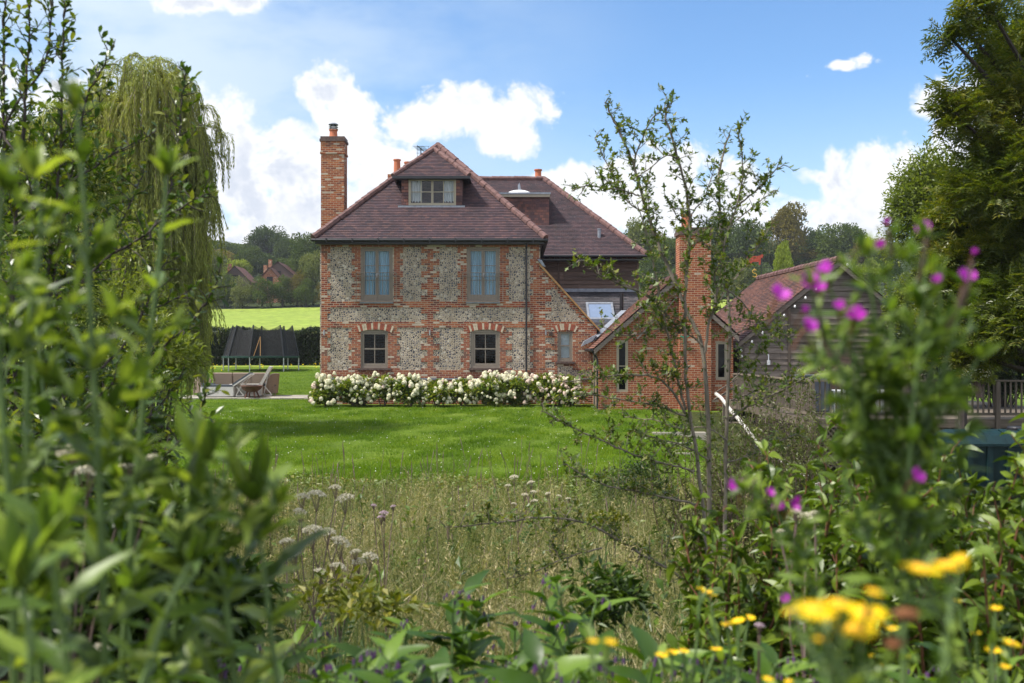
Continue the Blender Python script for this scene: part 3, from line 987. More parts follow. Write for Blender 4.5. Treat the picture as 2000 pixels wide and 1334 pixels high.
# windows
for w in UW:
    x0, x1, z0, z1 = hole(w)
    o = sash(house, x0, x1, z0, z1, 37.03, 1, 3, 'taupe', .075, .022, 'glass', 'french_door', 2, .2)
    mb = MB(); c = (x0 + x1) / 2
    curtain(mb, x0 + .1, c - .03, z0 + .2, z1 - .08, 37.19, .03, 5); curtain(mb, c + .03, x1 - .1, z0 + .2, z1 - .08, 37.19, .03, 5)
    mb.build('curtain', M['curtain'], o)
    mb = MB(); mb.box(c - .02, c + .02, 37.0, 37.03, (z0 + z1) / 2 - .1, (z0 + z1) / 2 + .08); mb.box(c - .02, c + .09, 36.985, 37.0, (z0 + z1) / 2 + .02, (z0 + z1) / 2 + .04)
    mb.build('handle', M['steel'], o)
    mb = MB()                                             # juliet rail
    a, b, zt, zb = x0 - .17, x1 + .15, fz(533), fz(592)
    for zz in (zt, zt - .13, ):
        mb.bar((a, 36.88, zz), (b, 36.88, zz), .03, .02)
    mb.bar((a, 36.88, zb + .06), (b, 36.88, zb + .06), .03, .02)
    for xx in np.linspace(a + .01, b - .01, 13):
        end = xx < a + .05 or xx > b - .05
        mb.cyl((xx, 36.88), .014 if end else .007, zb + .03, zt, 6)
    for xx in (a + .01, b - .01):
        for zz in (zt - .02, zb + .06):
            mb.bar((xx, 36.88, zz), (xx, 37.0, zz), .02, .02)
    mb.build('balcony_rail', M['taupe'], house)
    mb = MB(); mb.box(x0 - .03, x1 + .03, 36.93, 37.05, z0 - .05, z0 + .003); mb.build('door_sill', M['lead'], house)
for w in LW:
    x0, x1, z0, z1 = hole(w)
    o = sash(house, x0, x1, z0, z1, 37.02, 2, 2, 'taupe', .085, .03, 'glass_dk', 'window', 1, .09, 1)
x0, x1, z0, z1 = hole(SW)
o = sash(house, x0, x1, z0, z1, 37.02, 1, 2, 'taupe', .06, .025, 'glass', 'window', 1, .07, 1)
mb = MB(); mb.box(x0 + .08, x1 - .08, 37.14, 37.15, z0 + .1, z1 - .05)
for k in range(6): mb.box(x0 + .08, x1 - .08, 37.125, 37.14, z0 + .15 + k * .16, z0 + .165 + k * .16)
mb.build('blind', M['blind'], o)
mb = MB(); mb.box(x0 - .3, x1 + .3, 37.4, 37.42, z0 - .3, z1 + .3); mb.build('unlit_room_sheet', M['room'], o)  # near-black sheet standing for the unlit room behind the pane
# the sloping oak coping with its lead cap
mb = MB(); mb.prism([(WX1 - .03, 36.9, ZT + .02), (XR + .12, 36.9, ZR - .11), (XR + .12, 36.9, ZR - .03), (WX1 - .03, 36.9, ZT + .13)], (0, .3, 0)); mb.build('coping', M['verge'], house)
mb = MB(); mb.prism([(WX1 - .12, 36.87, ZT + .26), (WX1 + .06, 36.87, ZT + .22), (WX1 + .2, 36.87, ZT - .03), (WX1 + .1, 36.87, ZT - .01)], (0, .34, 0)); mb.build('flashing', M['lead'], house)
# catslide behind the coping
mb = MB(); slope(mb, (XR + .1, 41.0, ZR - .1), (XR + .1, 37.2, ZR - .1), (WX1, 41.0, ZT), (WX1, 37.2, ZT)); mb.build('catslide_roof', M['tile_ext'], house)
# main hipped roof
E0, E1, EY, EZR = -7.32, 1.24, 36.6, 6.12
AX, AY, AZ = -3.04, 40.86, 10.41
YB = 47.0
mb = MB()
slope(mb, (E0, EY, EZR), (E1, EY, EZR), (AX - .01, AY, AZ), (AX + .01, AY, AZ))
slope(mb, (E1, EY, EZR), (E1, YB, EZR), (AX, AY, AZ), (AX, YB, AZ))
slope(mb, (E0, YB, EZR), (E0, EY, EZR), (AX, YB, AZ), (AX, AY, AZ))
mb.build('roof', M['tile'], house)
mb = MB()
for a in ((E0, EY, EZR + .03), (E1, EY, EZR + .03)): ridge(mb, a, (AX, AY, AZ + .03))
ridge(mb, (AX, AY, AZ + .03), (AX, YB, AZ + .03)); mb.build('hip_tiles', M['ridge'], house)
mb = MB(); mb.box(E0 + .05, E1 - .05, EY + .06, 37.0, 5.93, 5.97); mb.box(E1 - .3, E1 - .1, 37, YB, 5.93, 5.97); mb.box(E0 + .05, E0 + .3, 37, YB, 5.93, 5.97)
mb.box(E0 + .08, E1 - .08, EY + .04, EY + .07, 5.95, 6.1); mb.build('soffit', M['black'], house)
mb = MB(); mb.tube([(E0 - .05, EY - .03, 6.06), (E1 + .05, EY - .03, 6.06)], .06, 8); mb.tube([(E1 + .04, EY, 6.06), (E1 + .04, 43, 6.06)], .06, 8)
for xx in np.arange(E0 + .5, E1, .95): mb.box(xx - .02, xx + .02, EY - .1, EY + .05, 5.98, 6.13)
mb.build('gutter', M['black'], house)
xd = fx(1028)
mb = MB(); mb.tube([(xd, EY - .02, 6.0), (xd, EY, 5.9), (xd, 36.92, 5.75), (xd, 36.92, .1)], .038, 8)
for zz in (5.4, 3.85, 2.3, .9): mb.cyl((xd, 36.92), .05, zz, zz + .07, 8)
mb.build('downpipe', M['black'], house)
# attic dormer
DY, DX0, DX1, DZ0, DZ1 = 38.02, -4.22, -1.9, 7.43, 8.6
mb = MB()
wall_y(mb, DX0, DX1, DZ0, DZ1, DY, [(-3.95, -2.14, DZ0 + .12, DZ1 - .02)], .1)
dorm = None
for h in (DX0, DX1):
    mb.quad((h, DY, DZ0), (h, DY + 2.5, DZ0), (h, DY + 2.5, DZ1), (h, DY, DZ1))
for a in np.arange(DZ0, DZ1, .12):
    mb.box(DX0 - .004, -3.95, DY - .022, DY - .006, a + .004, a + .11); mb.box(-2.14, DX1 + .004, DY - .022, DY - .006, a + .004, a + .11)
dorm = mb.build('dormer', M['hang'], house)
mb = MB(); e = .18
de = [DX0 - .3, DX1 + .28, DY - .22, DZ1 + .03]
dax, dz, day = (de[0] + de[1]) / 2, 9.93, DY + 1.2
slope(mb, (de[0], de[2], de[3]), (de[1], de[2], de[3]), (dax - .01, day, dz), (dax + .01, day, dz))
slope(mb, (de[1], de[2], de[3]), (de[1], 41, de[3]), (dax, day, dz), (dax, 41, dz))
slope(mb, (de[0], 41, de[3]), (de[0], de[2], de[3]), (dax, 41, dz), (dax, day, dz))
mb.build('dormer_roof', M['tile'], dorm)
mb = MB(); ridge(mb, (de[0], de[2], de[3] + .02), (dax, day, dz + .02), .1); ridge(mb, (de[1], de[2], de[3] + .02), (dax, day, dz + .02), .1); ridge(mb, (dax, day, dz + .02), (dax, 40.4, dz + .02), .1)
mb.build('dormer_ridge', M['ridge'], dorm)
mb = MB(); mb.box(de[0] - .03, de[1] + .03, de[2] - .06, de[2] + .02, de[3] - .1, de[3] + .0)
mb.box(de[0] + .02, de[1] - .02, de[2] + .025, DY, de[3] - .1, de[3] - .04)
mb.box(de[1] - .06, de[1] + .03, de[2] + .025, DY + 1.6, de[3] - .09, de[3] - .01); mb.box(de[0] - .03, de[0] + .06, de[2] + .025, DY + 1.6, de[3] - .09, de[3] - .01)
mb.build('dormer_gutter', M['black'], dorm)
mb = MB(); mb.box(DX0 - .12, DX1 + .1, DY - .1, DY - .024, DZ0 - .06, DZ0 + .1); mb.build('lead_apron', M['lead'], dorm)
o = sash(house, -3.95, -2.14, DZ0 + .12, DZ1 - .02, DY - .02, 2, 2, 'taupe_l', .05, .03, 'glass', 'dormer_window', 2)
mb = MB(); curtain(mb, -3.9, -3.45, DZ0 + .15, DZ1, DY + .14, .025, 4); curtain(mb, -2.64, -2.19, DZ0 + .15, DZ1, DY + .14, .025, 4); mb.build('curtain', M['curtain_w'], o)
# tall chimney on the left wall
CX0, CX1, CY0, CY1 = -7.68, -6.75, 40.0, 40.75
mb = MB(); mb.box(CX0, CX1, CY0, CY1, 0, 9.92); mb.box(CX0 - .035, CX1 + .035, CY0 - .035, CY1 + .035, 9.92, 10.0)
mb.box(CX0 - .01, CX1 + .01, CY0 - .01, CY1 + .01, 10.0, 10.42); ch = mb.build('chimney', M['brick_chim'], house)
mb = MB(); mb.box(CX0 - .05, CX1 + .05, CY0 - .05, CY1 + .05, 10.42, 10.52); mb.box(CX0 - .02, CX1 + .02, CY0 - .02, CY1 + .02, 10.52, 10.62)
mb.build('chimney_cap', M['brick_dark'], ch)
mb = MB(); pc = (-7.24, 40.36); mb.lathe(pc, [(.19, 10.6), (.165, 10.72), (.15, 10.9), (.18, 10.92), (.18, 10.96), (.12, 10.97)], 14); mb.build('chimney_pot', M['pot'], ch)
mb = MB()
for zz in (10.98, 11.06, 11.14): mb.lathe(pc, [(.13, zz), (.2, zz + .01), (.13, zz + .035)], 14)
for a in range(4): mb.cyl((pc[0] + .12 * math.cos(a * 1.57), pc[1] + .12 * math.sin(a * 1.57)), .012, 10.95, 11.18, 5)
mb.lathe(pc, [(.2, 11.17), (.14, 11.22), (.001, 11.24)], 14); mb.build('cowl', M['lead'], ch)
# rear wing
RX0, RX1, RY, RZ, RR, RYR = -7.0, 5.75, 42.6, 6.1, 10.1, 46.9
mb = MB()
slope(mb, (RX0, RY, RZ), (RX1, RY, RZ), (-2.7, RYR, RR), (1.5, RYR, RR))
slope(mb, (RX1, RY, RZ), (RX1, RYR + 4.3, RZ), (1.5, RYR, RR), (1.51, RYR, RR))
slope(mb, (RX0, RYR + 4.3, RZ), (RX0, RY, RZ), (-2.71, RYR, RR), (-2.7, RYR, RR))
slope(mb, (RX1, RYR + 4.3, RZ), (RX0, RYR + 4.3, RZ), (1.5, RYR, RR), (-2.7, RYR, RR))
mb.build('rear_roof', M['tile2'], house)
mb = MB(); ridge(mb, (RX1, RY, RZ + .03), (1.5, RYR, RR + .03)); ridge(mb, (-2.7, RYR, RR + .03), (1.5, RYR, RR + .03)); mb.build('rear_ridge', M['ridge'], house)
mb = MB(); mb.tube([(1.3, RY - .05, RZ - .04), (RX1 + .03, RY - .05, RZ - .04)], .06, 8); mb.box(1.25, RX1 - .1, RY + .03, 43.19, RZ - .22, RZ - .16); mb.build('rear_gutter', M['black'], house)


def boards(mb, x0, x1, z0, z1, y, h=.17, m=0, lim=None, gaps=None):
    k = int((z1 - z0) / h)
    for i in range(k + 1):
        a = z0 + i * h; b = min(a + h * 1.04, z1)
        if b - a < .02: continue
        xa, xb = (x0, x1) if lim is None else lim((a + b) / 2)
        if xb - xa < .05: continue
        cuts = [xa]
        c = xa + rnd.uniform(1.2, 3.4)
        while c < xb - .6:
            cuts.append(c); c += rnd.uniform(2.0, 3.6)
        cuts.append(xb)
        for p, q in zip(cuts[:-1], cuts[1:]):
            q -= .006; d = rnd.uniform(-.004, .004)
            mb.add([(p, y - .045 + d, a), (q, y - .045 + d, a), (q, y - .006, b), (p, y - .006, b), (p, y + .02, a), (q, y + .02, a), (q, y + .02, b), (p, y + .02, b)],
                   [(0, 1, 2, 3), (4, 5, 1, 0), (3, 2, 6, 7), (0, 3, 7, 4), (1, 5, 6, 2)], m)


mb = MB(); boards(mb, 1.0, 5.42, 2.3, RZ - .15, 43.2, .185)
mb.box(5.42, 5.5, 43.16, 43.3, 2.3, RZ - .16); mb.box(2.0, 2.06, 43.14, 43.17, 4.6, RZ - .2)
mb.build('timber_wall', M['wood_dark'], house)
mb = MB()
mb.quad((RX0 + .3, 43.24, -.4), (5.42, 43.24, -.4), (5.42, 43.24, RZ), (RX0 + .3, 43.24, RZ)); mb.quad((5.42, 43.24, -.4), (5.42, 50.5, -.4), (5.42, 50.5, RZ), (5.42, 43.24, RZ))
mb.quad((RX0 + .3, 43.24, -.4), (RX0 + .3, 50.5, -.4), (RX0 + .3, 50.5, RZ), (RX0 + .3, 43.24, RZ)); mb.quad((RX0 + .3, 50.5, -.4), (5.42, 50.5, -.4), (5.42, 50.5, RZ), (RX0 + .3, 50.5, RZ))
mb.build('rear_wall', M['brick'], house)
# flat box dormer with a white roof dome
bx0, bx1, by = (975 - 1000) / FPX * 44.2, (1072 - 1000) / FPX * 44.2, 44.2
zt = CAMZ + (HORIZ - 381) / FPX * by
mb = MB(); mb.box(bx0, bx1, by, by + 2.6, 7.1, zt - .1)
for a in np.arange(7.3, zt - .2, .13): mb.box(bx0 - .006, bx1 + .006, by - .02, by + .002, a, a + .122)
bd = mb.build('box_dormer', M['hang'], house)
mb = MB(); mb.box(bx0 - .12, bx1 + .05, by - .12, by + 2.2, zt - .1, zt + .02); mb.build('fascia', M['taupe_l'], bd)
mb = MB(); mb.box(bx0 - .15, bx1 + .08, by - .15, by + 2.2, zt + .022, zt + .1); mb.build('flat_roof', M['lead'], bd)
mb = MB(); cdx = (1014 - 1000) / FPX * 45
prof = [(.62 * math.cos(t), zt + .1 + .26 * math.sin(t)) for t in np.linspace(0, 1.5, 8)]
mb.lathe((cdx, by + .9), [(.64, zt + .08)] + prof, 22); mb.build('roof_dome', M['white'], bd, smooth=True)
mb = MB(); mb.prism([(cdx - .05, by + .9, zt + .3), (cdx + .1, by + .9, zt + .3), (cdx + .02, by + .9, zt + .72), (cdx - .06, by + .9, zt + .6)], (0, .04, 0)); mb.build('fin', M['lead'], bd)
# flue and pots, aerial
fxx, fyy = 170 / FPX * 43.6, 43.55
mb = MB(); zf = CAMZ + (HORIZ - 476) / FPX * fyy; mb.cyl((fxx, fyy), .075, zf, zf + .62, 10); mb.cyl((fxx, fyy), .09, zf + .62, zf + .66, 10); fl = mb.build('flue_pipe', M['lead'], house)
mb = MB(); mb.lathe((fxx, fyy), [(.26, zf - .16), (.17, zf), (.08, zf + .06)], 12); mb.build('flashing_collar', M['white'], fl)
for (cx, cy, zb, zt2) in ((-5.42, 46.6, 7.0, 10.1), (1.25, 47.3, 9.0, 10.0)):
    if cx < 0:
        mb = MB(); mb.box(cx - .35, cx + .8, cy, cy + .7, zb, zt2); mb.box(cx - .4, cx + .85, cy - .05, cy + .75, zt2, zt2 + .18)
        c2 = mb.build('chimney', M['brick_chim'], house)
        for dx, hh in ((.0, .72), (.5, .6)):
            mb = MB(); mb.lathe((cx + dx, cy + .35), [(.17, zt2 + .15), (.15, zt2 + .15 + hh), (.18, zt2 + .16 + hh), (.18, zt2 + .22 + hh), (.1, zt2 + .22 + hh)], 12); mb.build('chimney_pot', M['pot'], c2)
    else:
        mb = MB(); mb.box(cx - .25, cx + .25, cy, cy + .5, zb, 10.3); c2 = mb.build('chimney', M['brick_chim'], house)
        mb = MB(); mb.lathe((cx, cy + .25), [(.19, 10.28), (.15, 10.36), (.15, 10.6), (.19, 10.62), (.19, 10.68), (.1, 10.68)], 12); mb.build('chimney_pot', M['pot'], c2)
mb = MB(); ax_, ay_ = (822 - 1000) / FPX * 46, 46.0
mb.cyl((ax_, ay_), .025, 10.2, 11.4, 6)
mb.bar((ax_ - .1, ay_ - .6, 11.35), (ax_ + .1, ay_ + .6, 11.35), .03, .03)
for k in range(7):
    t = -.5 + k * .17; mb.bar((ax_ - .26 + t * .15, ay_ + t, 11.37), (ax_ + .26 + t * .15, ay_ + t, 11.37), .012, .012)
for zz in (-.22, -.08, .1, .24): mb.bar((ax_ - .25, ay_ + .6, 11.35 + zz), (ax_ + .35, ay_ + .6, 11.35 + zz), .014, .014)
mb.bar((ax_ - .22, ay_ + .6, 11.1), (ax_ - .22, ay_ + .6, 11.65), .014, .014); mb.bar((ax_ + .3, ay_ + .6, 11.1), (ax_ + .3, ay_ + .6, 11.6), .014, .014)
mb.bar((ax_ - .5, ay_ - .2, 10.35), (ax_ + .1, ay_, 10.75), .02, .02); mb.build('aerial', M['black'], house)
# slated lean-to with a rooflight, facing the camera behind the coping
mb = MB(); slope(mb, (.9, 40.3, 2.75), (5.4, 40.3, 2.75), (.9, 43.17, 4.55), (5.4, 43.17, 4.55), .14); mb.build('lean_to_roof', M['slate'], house)
mb = MB(); mb.box(2.0, 5.4, 43.1, 43.165, 4.56, 4.7); mb.build('lead_flashing', M['lead'], house)
sy = 41.6
s0, s1 = 146 / FPX * sy, 199 / FPX * sy
def lz(y): return 2.75 + (y - 40.3) * 1.8 / 2.87 + .06
def lean_box(mb, x0, x1, y0, y1, t0, t1):
    mb.add([(x0, y0, lz(y0) + t0), (x1, y0, lz(y0) + t0), (x1, y1, lz(y1) + t0), (x0, y1, lz(y1) + t0), (x0, y0, lz(y0) + t1), (x1, y0, lz(y0) + t1), (x1, y1, lz(y1) + t1), (x0, y1, lz(y1) + t1)],
           [(3, 2, 1, 0), (4, 5, 6, 7), (0, 1, 5, 4), (1, 2, 6, 5), (2, 3, 7, 6), (3, 0, 4, 7)])
mb = MB(); ya, yb = 40.95, 42.15
lean_box(mb, s0, s0 + .09, ya, yb, -.05, .1); lean_box(mb, s1 - .09, s1, ya, yb, -.05, .1); lean_box(mb, s0 + .09, s1 - .09, ya, ya + .1, -.05, .1); lean_box(mb, s0 + .09, s1 - .09, yb - .1, yb, -.05, .1)
sk = mb.build('rooflight', M['lead'], house)
mb = MB(); lean_box(mb, s0 + .09, s1 - .09, ya + .1, yb - .1, .0, .06); mb.build('pane', M['skyblind'], sk)
# lamps, vents on the wall
for px, py in ((634, 650), (840, 650), (1066, 650)):
    mb = MB(); mb.cyl((fx(px), 36.9), .035, fz(py) - .09, fz(py) + .09, 10); mb.box(fx(px) - .015, fx(px) + .015, 36.9, 36.99, fz(py) - .02, fz(py) + .02)
    mb.build('wall_lamp', M['steel'], house)
mb = MB(); mb.box(fx(1072), fx(1080), 36.96, 36.99, fz(656), fz(648))
for k in range(4): mb.box(fx(1072), fx(1080), 36.945, 36.958, fz(655.4) + k * .036, fz(655.4) + k * .036 + .02)
mb.build('air_vent', M['brick_dark'], house)

# ------------------------------------------------------------------ brick annexe
SA = FPX / 34.2
def ax_(px): return (px - 1000) / SA
def az_(py): return CAMZ + (HORIZ - py) / SA


annexe = thing('brick_annexe', 'low orange brick annexe with gable end and stout chimney behind the thin tree', 'outbuilding', (5.3, 34.2, 0))
A0, A1, AC, AEZ, AAZ, AYF = 2.99, 7.6, 5.54, 2.2, 4.4, 34.2
AW = [(ax_(1204), ax_(1227), az_(766), az_(664)), (ax_(1398), ax_(1421), az_(742), az_(667))]
mb = MB()
mb.quad((A0, AYF, -.5), (3.4, AYF, -.5), (3.4, AYF, AEZ), (A0, AYF, AEZ))
wall_y(mb, 3.4, A1, -.5, 2.5, AYF, AW, .14)
mb.add([(A0, AYF, AEZ), (3.4, AYF, AEZ), (3.4, AYF, 2.5), (A1, AYF, 2.5), (A1, AYF, 2.62), (AC, AYF, AAZ)], [(0, 1, 2, 3, 4, 5)])
for h, z in ((A0, AEZ), (A1, 2.6)): mb.quad((h, AYF, -.5), (h, 39.4, -.5), (h, 39.4, z), (h, AYF, z))
mb.add([(A0, 39.4, -.5), (A1, 39.4, -.5), (A1, 39.4, 2.6), (AC, 39.4, AAZ), (A0, 39.4, AEZ)], [(0, 1, 2, 3, 4)])
mb.build('wall', M['brick_ext'], annexe)
for w in AW:
    o = sash(annexe, *w, AYF + .03, 1, 1 if w[0] > 5 else 2, 'taupe_l', .05, .03, 'glass_dk', 'window', 1)
    mb = MB(); mb.box(w[0] - .2, w[1] + .2, AYF + .5, AYF + .52, w[2] - .2, w[3] + .2); mb.build('unlit_room_sheet', M['room'], o)  # darkness of the unlit interior put in as a near-black sheet
mb = MB()
slope(mb, (2.78, 39.6, 2.06), (2.78, 33.95, 2.06), (AC, 39.6, AAZ + .06), (AC, 33.95, AAZ + .06), .11)
slope(mb, (7.78, 33.95, 2.5), (7.78, 39.6, 2.5), (AC, 33.95, AAZ + .06), (AC, 39.6, AAZ + .06), .11)
mb.build('roof', M['tile_ext'], annexe)
mb = MB(); ridge(mb, (AC, 33.95, AAZ + .09), (AC, 39.6, AAZ + .09), .12); mb.build('ridge_tiles', M['tile_ext'] if False else M['ridge'], annexe)
mb = MB()
for (xa, za, xb, zb) in ((2.8, 2.03, AC, AAZ + .02), (7.76, 2.46, AC, AAZ + .02)):
    mb.prism([(xa, 33.98, za - .17), (xb, 33.98, zb - .2), (xb, 33.98, zb), (xa, 33.98, za)], (0, .05, 0))
mb.build('barge_board', M['wood_grey'], annexe)
mb = MB(); mb.bar(P(1244, 662, 34.12), P(1322, 580, 34.12), .05, .14, up=(0, 1, 0)); mb.build('diagonal_bar', M['wood_grey'], annexe)  # thin grey bar laid diagonally on the gable wall
KX0, KX1 = ax_(1325), ax_(1386)
mb = MB(); mb.box(KX0, KX1, 33.95, 34.75, -.5, az_(460)); k = mb.build('chimney', M['brick_ext'], annexe)
mb = MB(); mb.box(KX0 - .05, KX1 + .05, 33.9, 34.8, az_(460), az_(452)); mb.box(KX0 - .02, KX1 + .02, 33.93, 34.77, az_(452), az_(446)); mb.build('chimney_cap', M['brick_dark'], k)
pcx = ax_(1342); mb = MB(); zz = az_(447); mb.lathe((pcx, 34.3), [(.21, zz), (.18, zz + .1), (.165, zz + .42), (.2, zz + .44), (.2, zz + .52), (.13, zz + .52)], 16); mb.build('chimney_pot', M['pot'], k)
mb = MB(); mb.tube([(2.72, 33.95, 2.02), (2.72, 36.8, 2.02)], .055, 8); mb.build('gutter', M['black'], annexe)
mb = MB(); mb.tube([(2.74, 34.05, 1.98), (2.93, 34.12, 1.7), (2.93, 34.12, 0)], .036, 8); mb.build('downpipe', M['black'], annexe)
mb = MB(); mb.cyl((4.25, 38.6), .075, 3.1, 4.25, 10); mb.build('flue_pipe', M['black'], annexe)
mb = MB(); mb.bar((2.85, 36.6, 2.3), (4.3, 38.3, 3.55), .25, .012); mb.prism([(2.55, 36.4, 2.15), (2.95, 36.4, 2.35), (3.1, 36.4, 2.6), (2.65, 36.4, 2.35)], (0, .5, 0)); mb.build('lead_valley', M['lead'], annexe)
mb = MB(); frame_rect(mb, 0, 1, 0, 1, 0, .01, .1); mb = MB()
mb.box(2.93, 2.985, 35.0, 35.08, .05, 2.0); mb.box(2.93, 2.985, 35.9, 35.98, .05, 2.0); mb.box(2.93, 2.985, 35.08, 35.9, 1.92, 2.0); dr = mb.build('side_door', M['taupe_l'], annexe)
mb = MB(); mb.box(2.96, 2.984, 35.085, 35.895, .06, 1.91); mb.build('door_panel', M['glass_dk'] if False else M['room'], dr)
mb = MB(); q = P(1211, 648, 34.1); mb.cyl((q[0], q[1]), .03, q[2] - .13, q[2] + .13, 8); mb.box(q[0] - .015, q[0] + .015, q[1], AYF, q[2] - .02, q[2] + .02); mb.build('wall_lamp', M['black'], annexe)
t = thing('wall_bracket', 'small green metal bracket fixed to the brick gable left of the stout chimney foot', 'bracket', P(1337, 665, 33.88))
q = np.array(t.location); mb = MB(); mb.box(q[0] - .03, q[0] + .03, q[1], q[1] + .07, q[2] - .16, q[2] + .14)
mb.bar(q + (0, -.02, .1), q + (-.14, -.02, .15), .03, .05); mb.bar(q + (0, -.02, .1), q + (.14, -.02, .15), .03, .05); mb.bar(q + (0, -.03, .0), q + (0, -.16, .1), .03, .03); mb.build('arms', M['greenmetal'], t)

# ------------------------------------------------------------------ weatherboarded barn
BO = (11.42, 35.0, 0.0)
barn = thing('barn', 'grey weatherboarded barn with red clay tiled roof beside the decking', 'barn', BO, rz=math.radians(4))
BH, BE, BP, BL = 3.42, 2.35, 5.1, 8.6
def blim(z): return (-BH, BH) if z < BE else (-BH * (BP - z) / (BP - BE), BH * (BP - z) / (BP - BE))
mb = MB(); boards(mb, -BH, BH, -.3, BP - .1, 0.0, .2, lim=blim)
mb.build('boards', M['wood_grey'], barn, local=True)
mb = MB()
for bb in ((-BH - .05, -BH + .1, -.05, .1, -.4, BE), (BH - .1, BH + .05, -.05, .1, -.4, BE), (-1.78, -1.68, -.055, -.02, .3, 3.6)):
    mb = MB(); mb.box(*bb); mb.build('post', M['wood_post'], barn, local=True)
mb = MB(); mb.box(-BH, -BH + .06, .06, BL, -.4, BE); mb.box(BH - .06, BH, .06, BL, -.4, BE); mb.add([(-BH, BL, -.4), (BH, BL, -.4), (BH, BL, BE), (0, BL, BP), (-BH, BL, BE)], [(0, 1, 2, 3, 4)])
mb.add([(-BH, .05, -.4), (BH, .05, -.4), (BH, .05, BE), (0, .05, BP), (-BH, .05, BE)], [(0, 1, 2, 3, 4)])
mb.build('wall', M['wood_dark'], barn, local=True)
mb = MB(); r = (BP - BE) / BH; xo = BH + .28; zo = BE - .28 * r
sl0 = len(mb.V)
slope(mb, (-xo, BL + .15, zo + .06), (-xo, -.22, zo + .06), (0, BL + .15, BP + .06), (0, -.22, BP + .06), .105)
slope(mb, (xo, -.22, zo + .06), (xo, BL + .15, zo + .06), (0, -.22, BP + .06), (0, BL + .15, BP + .06), .105)
mb.build('roof', M['tile_red'], barn, local=True)
mb = MB(); ridge(mb, (0, -.2, BP + .09), (0, BL + .1, BP + .09), .125); mb.build('ridge_tiles', M['tile_ext'] if False else M['ridge'], barn, local=True)
mb = MB()
for s in (-1, 1): mb.prism([(s * xo, -.2, zo - .12), (0, -.2, BP - .15), (0, -.2, BP + .03), (s * xo, -.2, zo + .04)], (0, .05, 0))
mb.build('barge_board', M['wood_grey'], barn, local=True)
mb = MB(); mb.tube([(-xo - .04, -.2, zo), (-xo - .04, BL, zo)], .065, 8); mb.build('gutter', M['black'], barn, local=True)
mb = MB(); mb.tube([(-xo, -.05, zo), (-BH - .1, -.06, zo - .25), (-BH - .1, -.06, 0)], .04, 8); mb.build('downpipe', M['black'], barn, local=True)
mb = MB(); mb.box(-1.0, .5, -.09, -.045, .26, 2.2); d = mb.build('barn_door', M['wood_dark'], barn, local=True)
mb = MB(); mb.cyl((-2.5, -.16), .06, 1.5, 1.66, 10); mb.cyl((-2.5, -.16), .02, 1.66, 1.85, 6); mb.bar((-2.5, -.16, 1.85), (-2.5, 0, 1.85), .03, .03); mb.build('wall_lantern', M['white'], barn, local=True)
barnM = barn.matrix_basis
def bw(x, y, z):
    c, s = math.cos(barn.rotation_euler[2]), math.sin(barn.rotation_euler[2])
    return np.array([BO[0] + x * c - y * s, BO[1] + x * s + y * c, BO[2] + z])


# lights strung along the verge and the corner
t = thing('string_light', 'string of white bulbs along the barn verge and boards', 'string light', bw(-2, -.25, 3.6))
path = [bw(.25, -.3, 5.05)] + [bw(-BH * k / 9 - .1, -.3, BP - .3 - (BP - BE) * k / 9) for k in range(1, 10)] + [bw(-3.45, -.14, 1.85), bw(-3.4, -.14, 1.35)]
mb = MB(); mb.tube(path, .008, 4); mb.build('cable', M['black'], t)
for q in path[::1]:
    mb = MB(); c = np.array(q) + (0, -.02, -.06); mb.lathe((c[0], c[1]), [(.012, c[2] + .06), (.03, c[2] + .035), (.042, c[2]), (.03, c[2] - .035), (.002, c[2] - .045)], 10); mb.build('bulb', M['bulb'], t, smooth=True)
# weather vane
wv = bw(-.02, BL - .35, BP)
t = thing('weather_vane', 'rusty red bull weather vane on the far end of the barn ridge', 'weather vane', wv)
mb = MB(); mb.cyl(wv, .018, wv[2], wv[2] + .95, 6); mb.bar(wv + (-.42, 0, .52), wv + (.42, 0, .52), .02, .02); mb.bar(wv + (0, -.42, .5), wv + (0, .42, .5), .02, .02); mb.build('mast', M['black'], t)
bull = [(-.42, .2), (-.36, .42), (-.27, .37), (-.2, .44), (.1, .42), (.28, .46), (.36, .52), (.42, .45), (.37, .34), (.3, .27), (.27, .02), (.2, .02), (.19, .16), (-.12, .16), (-.16, .0), (-.24, .0), (-.25, .14), (-.32, .03), (-.38, .03), (-.35, .22)]
mb = MB(); mb.prism([wv + (x * .9 - .28, 0, .62 + z * .95) for x, z in bull], (0, .02, 0)); mb.build('bull_plate', M['rust'], t)
mb = MB(); s_ = [(.07 * math.cos(a), .09 + .065 * math.sin(a)) for a in np.linspace(.5, 4.7, 9)] + [(.07 * math.cos(a), -.04 + .065 * math.sin(a)) for a in np.linspace(1.4, -2.7, 9)]
mb.tube([wv + (x * 1.25 - .3, -.05, .24 + z * 1.25) for x, z in s_], .018, 5); mb.bar(wv + (-.3, -.05, .36), wv + (-.3, 0, .52), .012, .012); mb.build('letter_south', M['gold'], t)

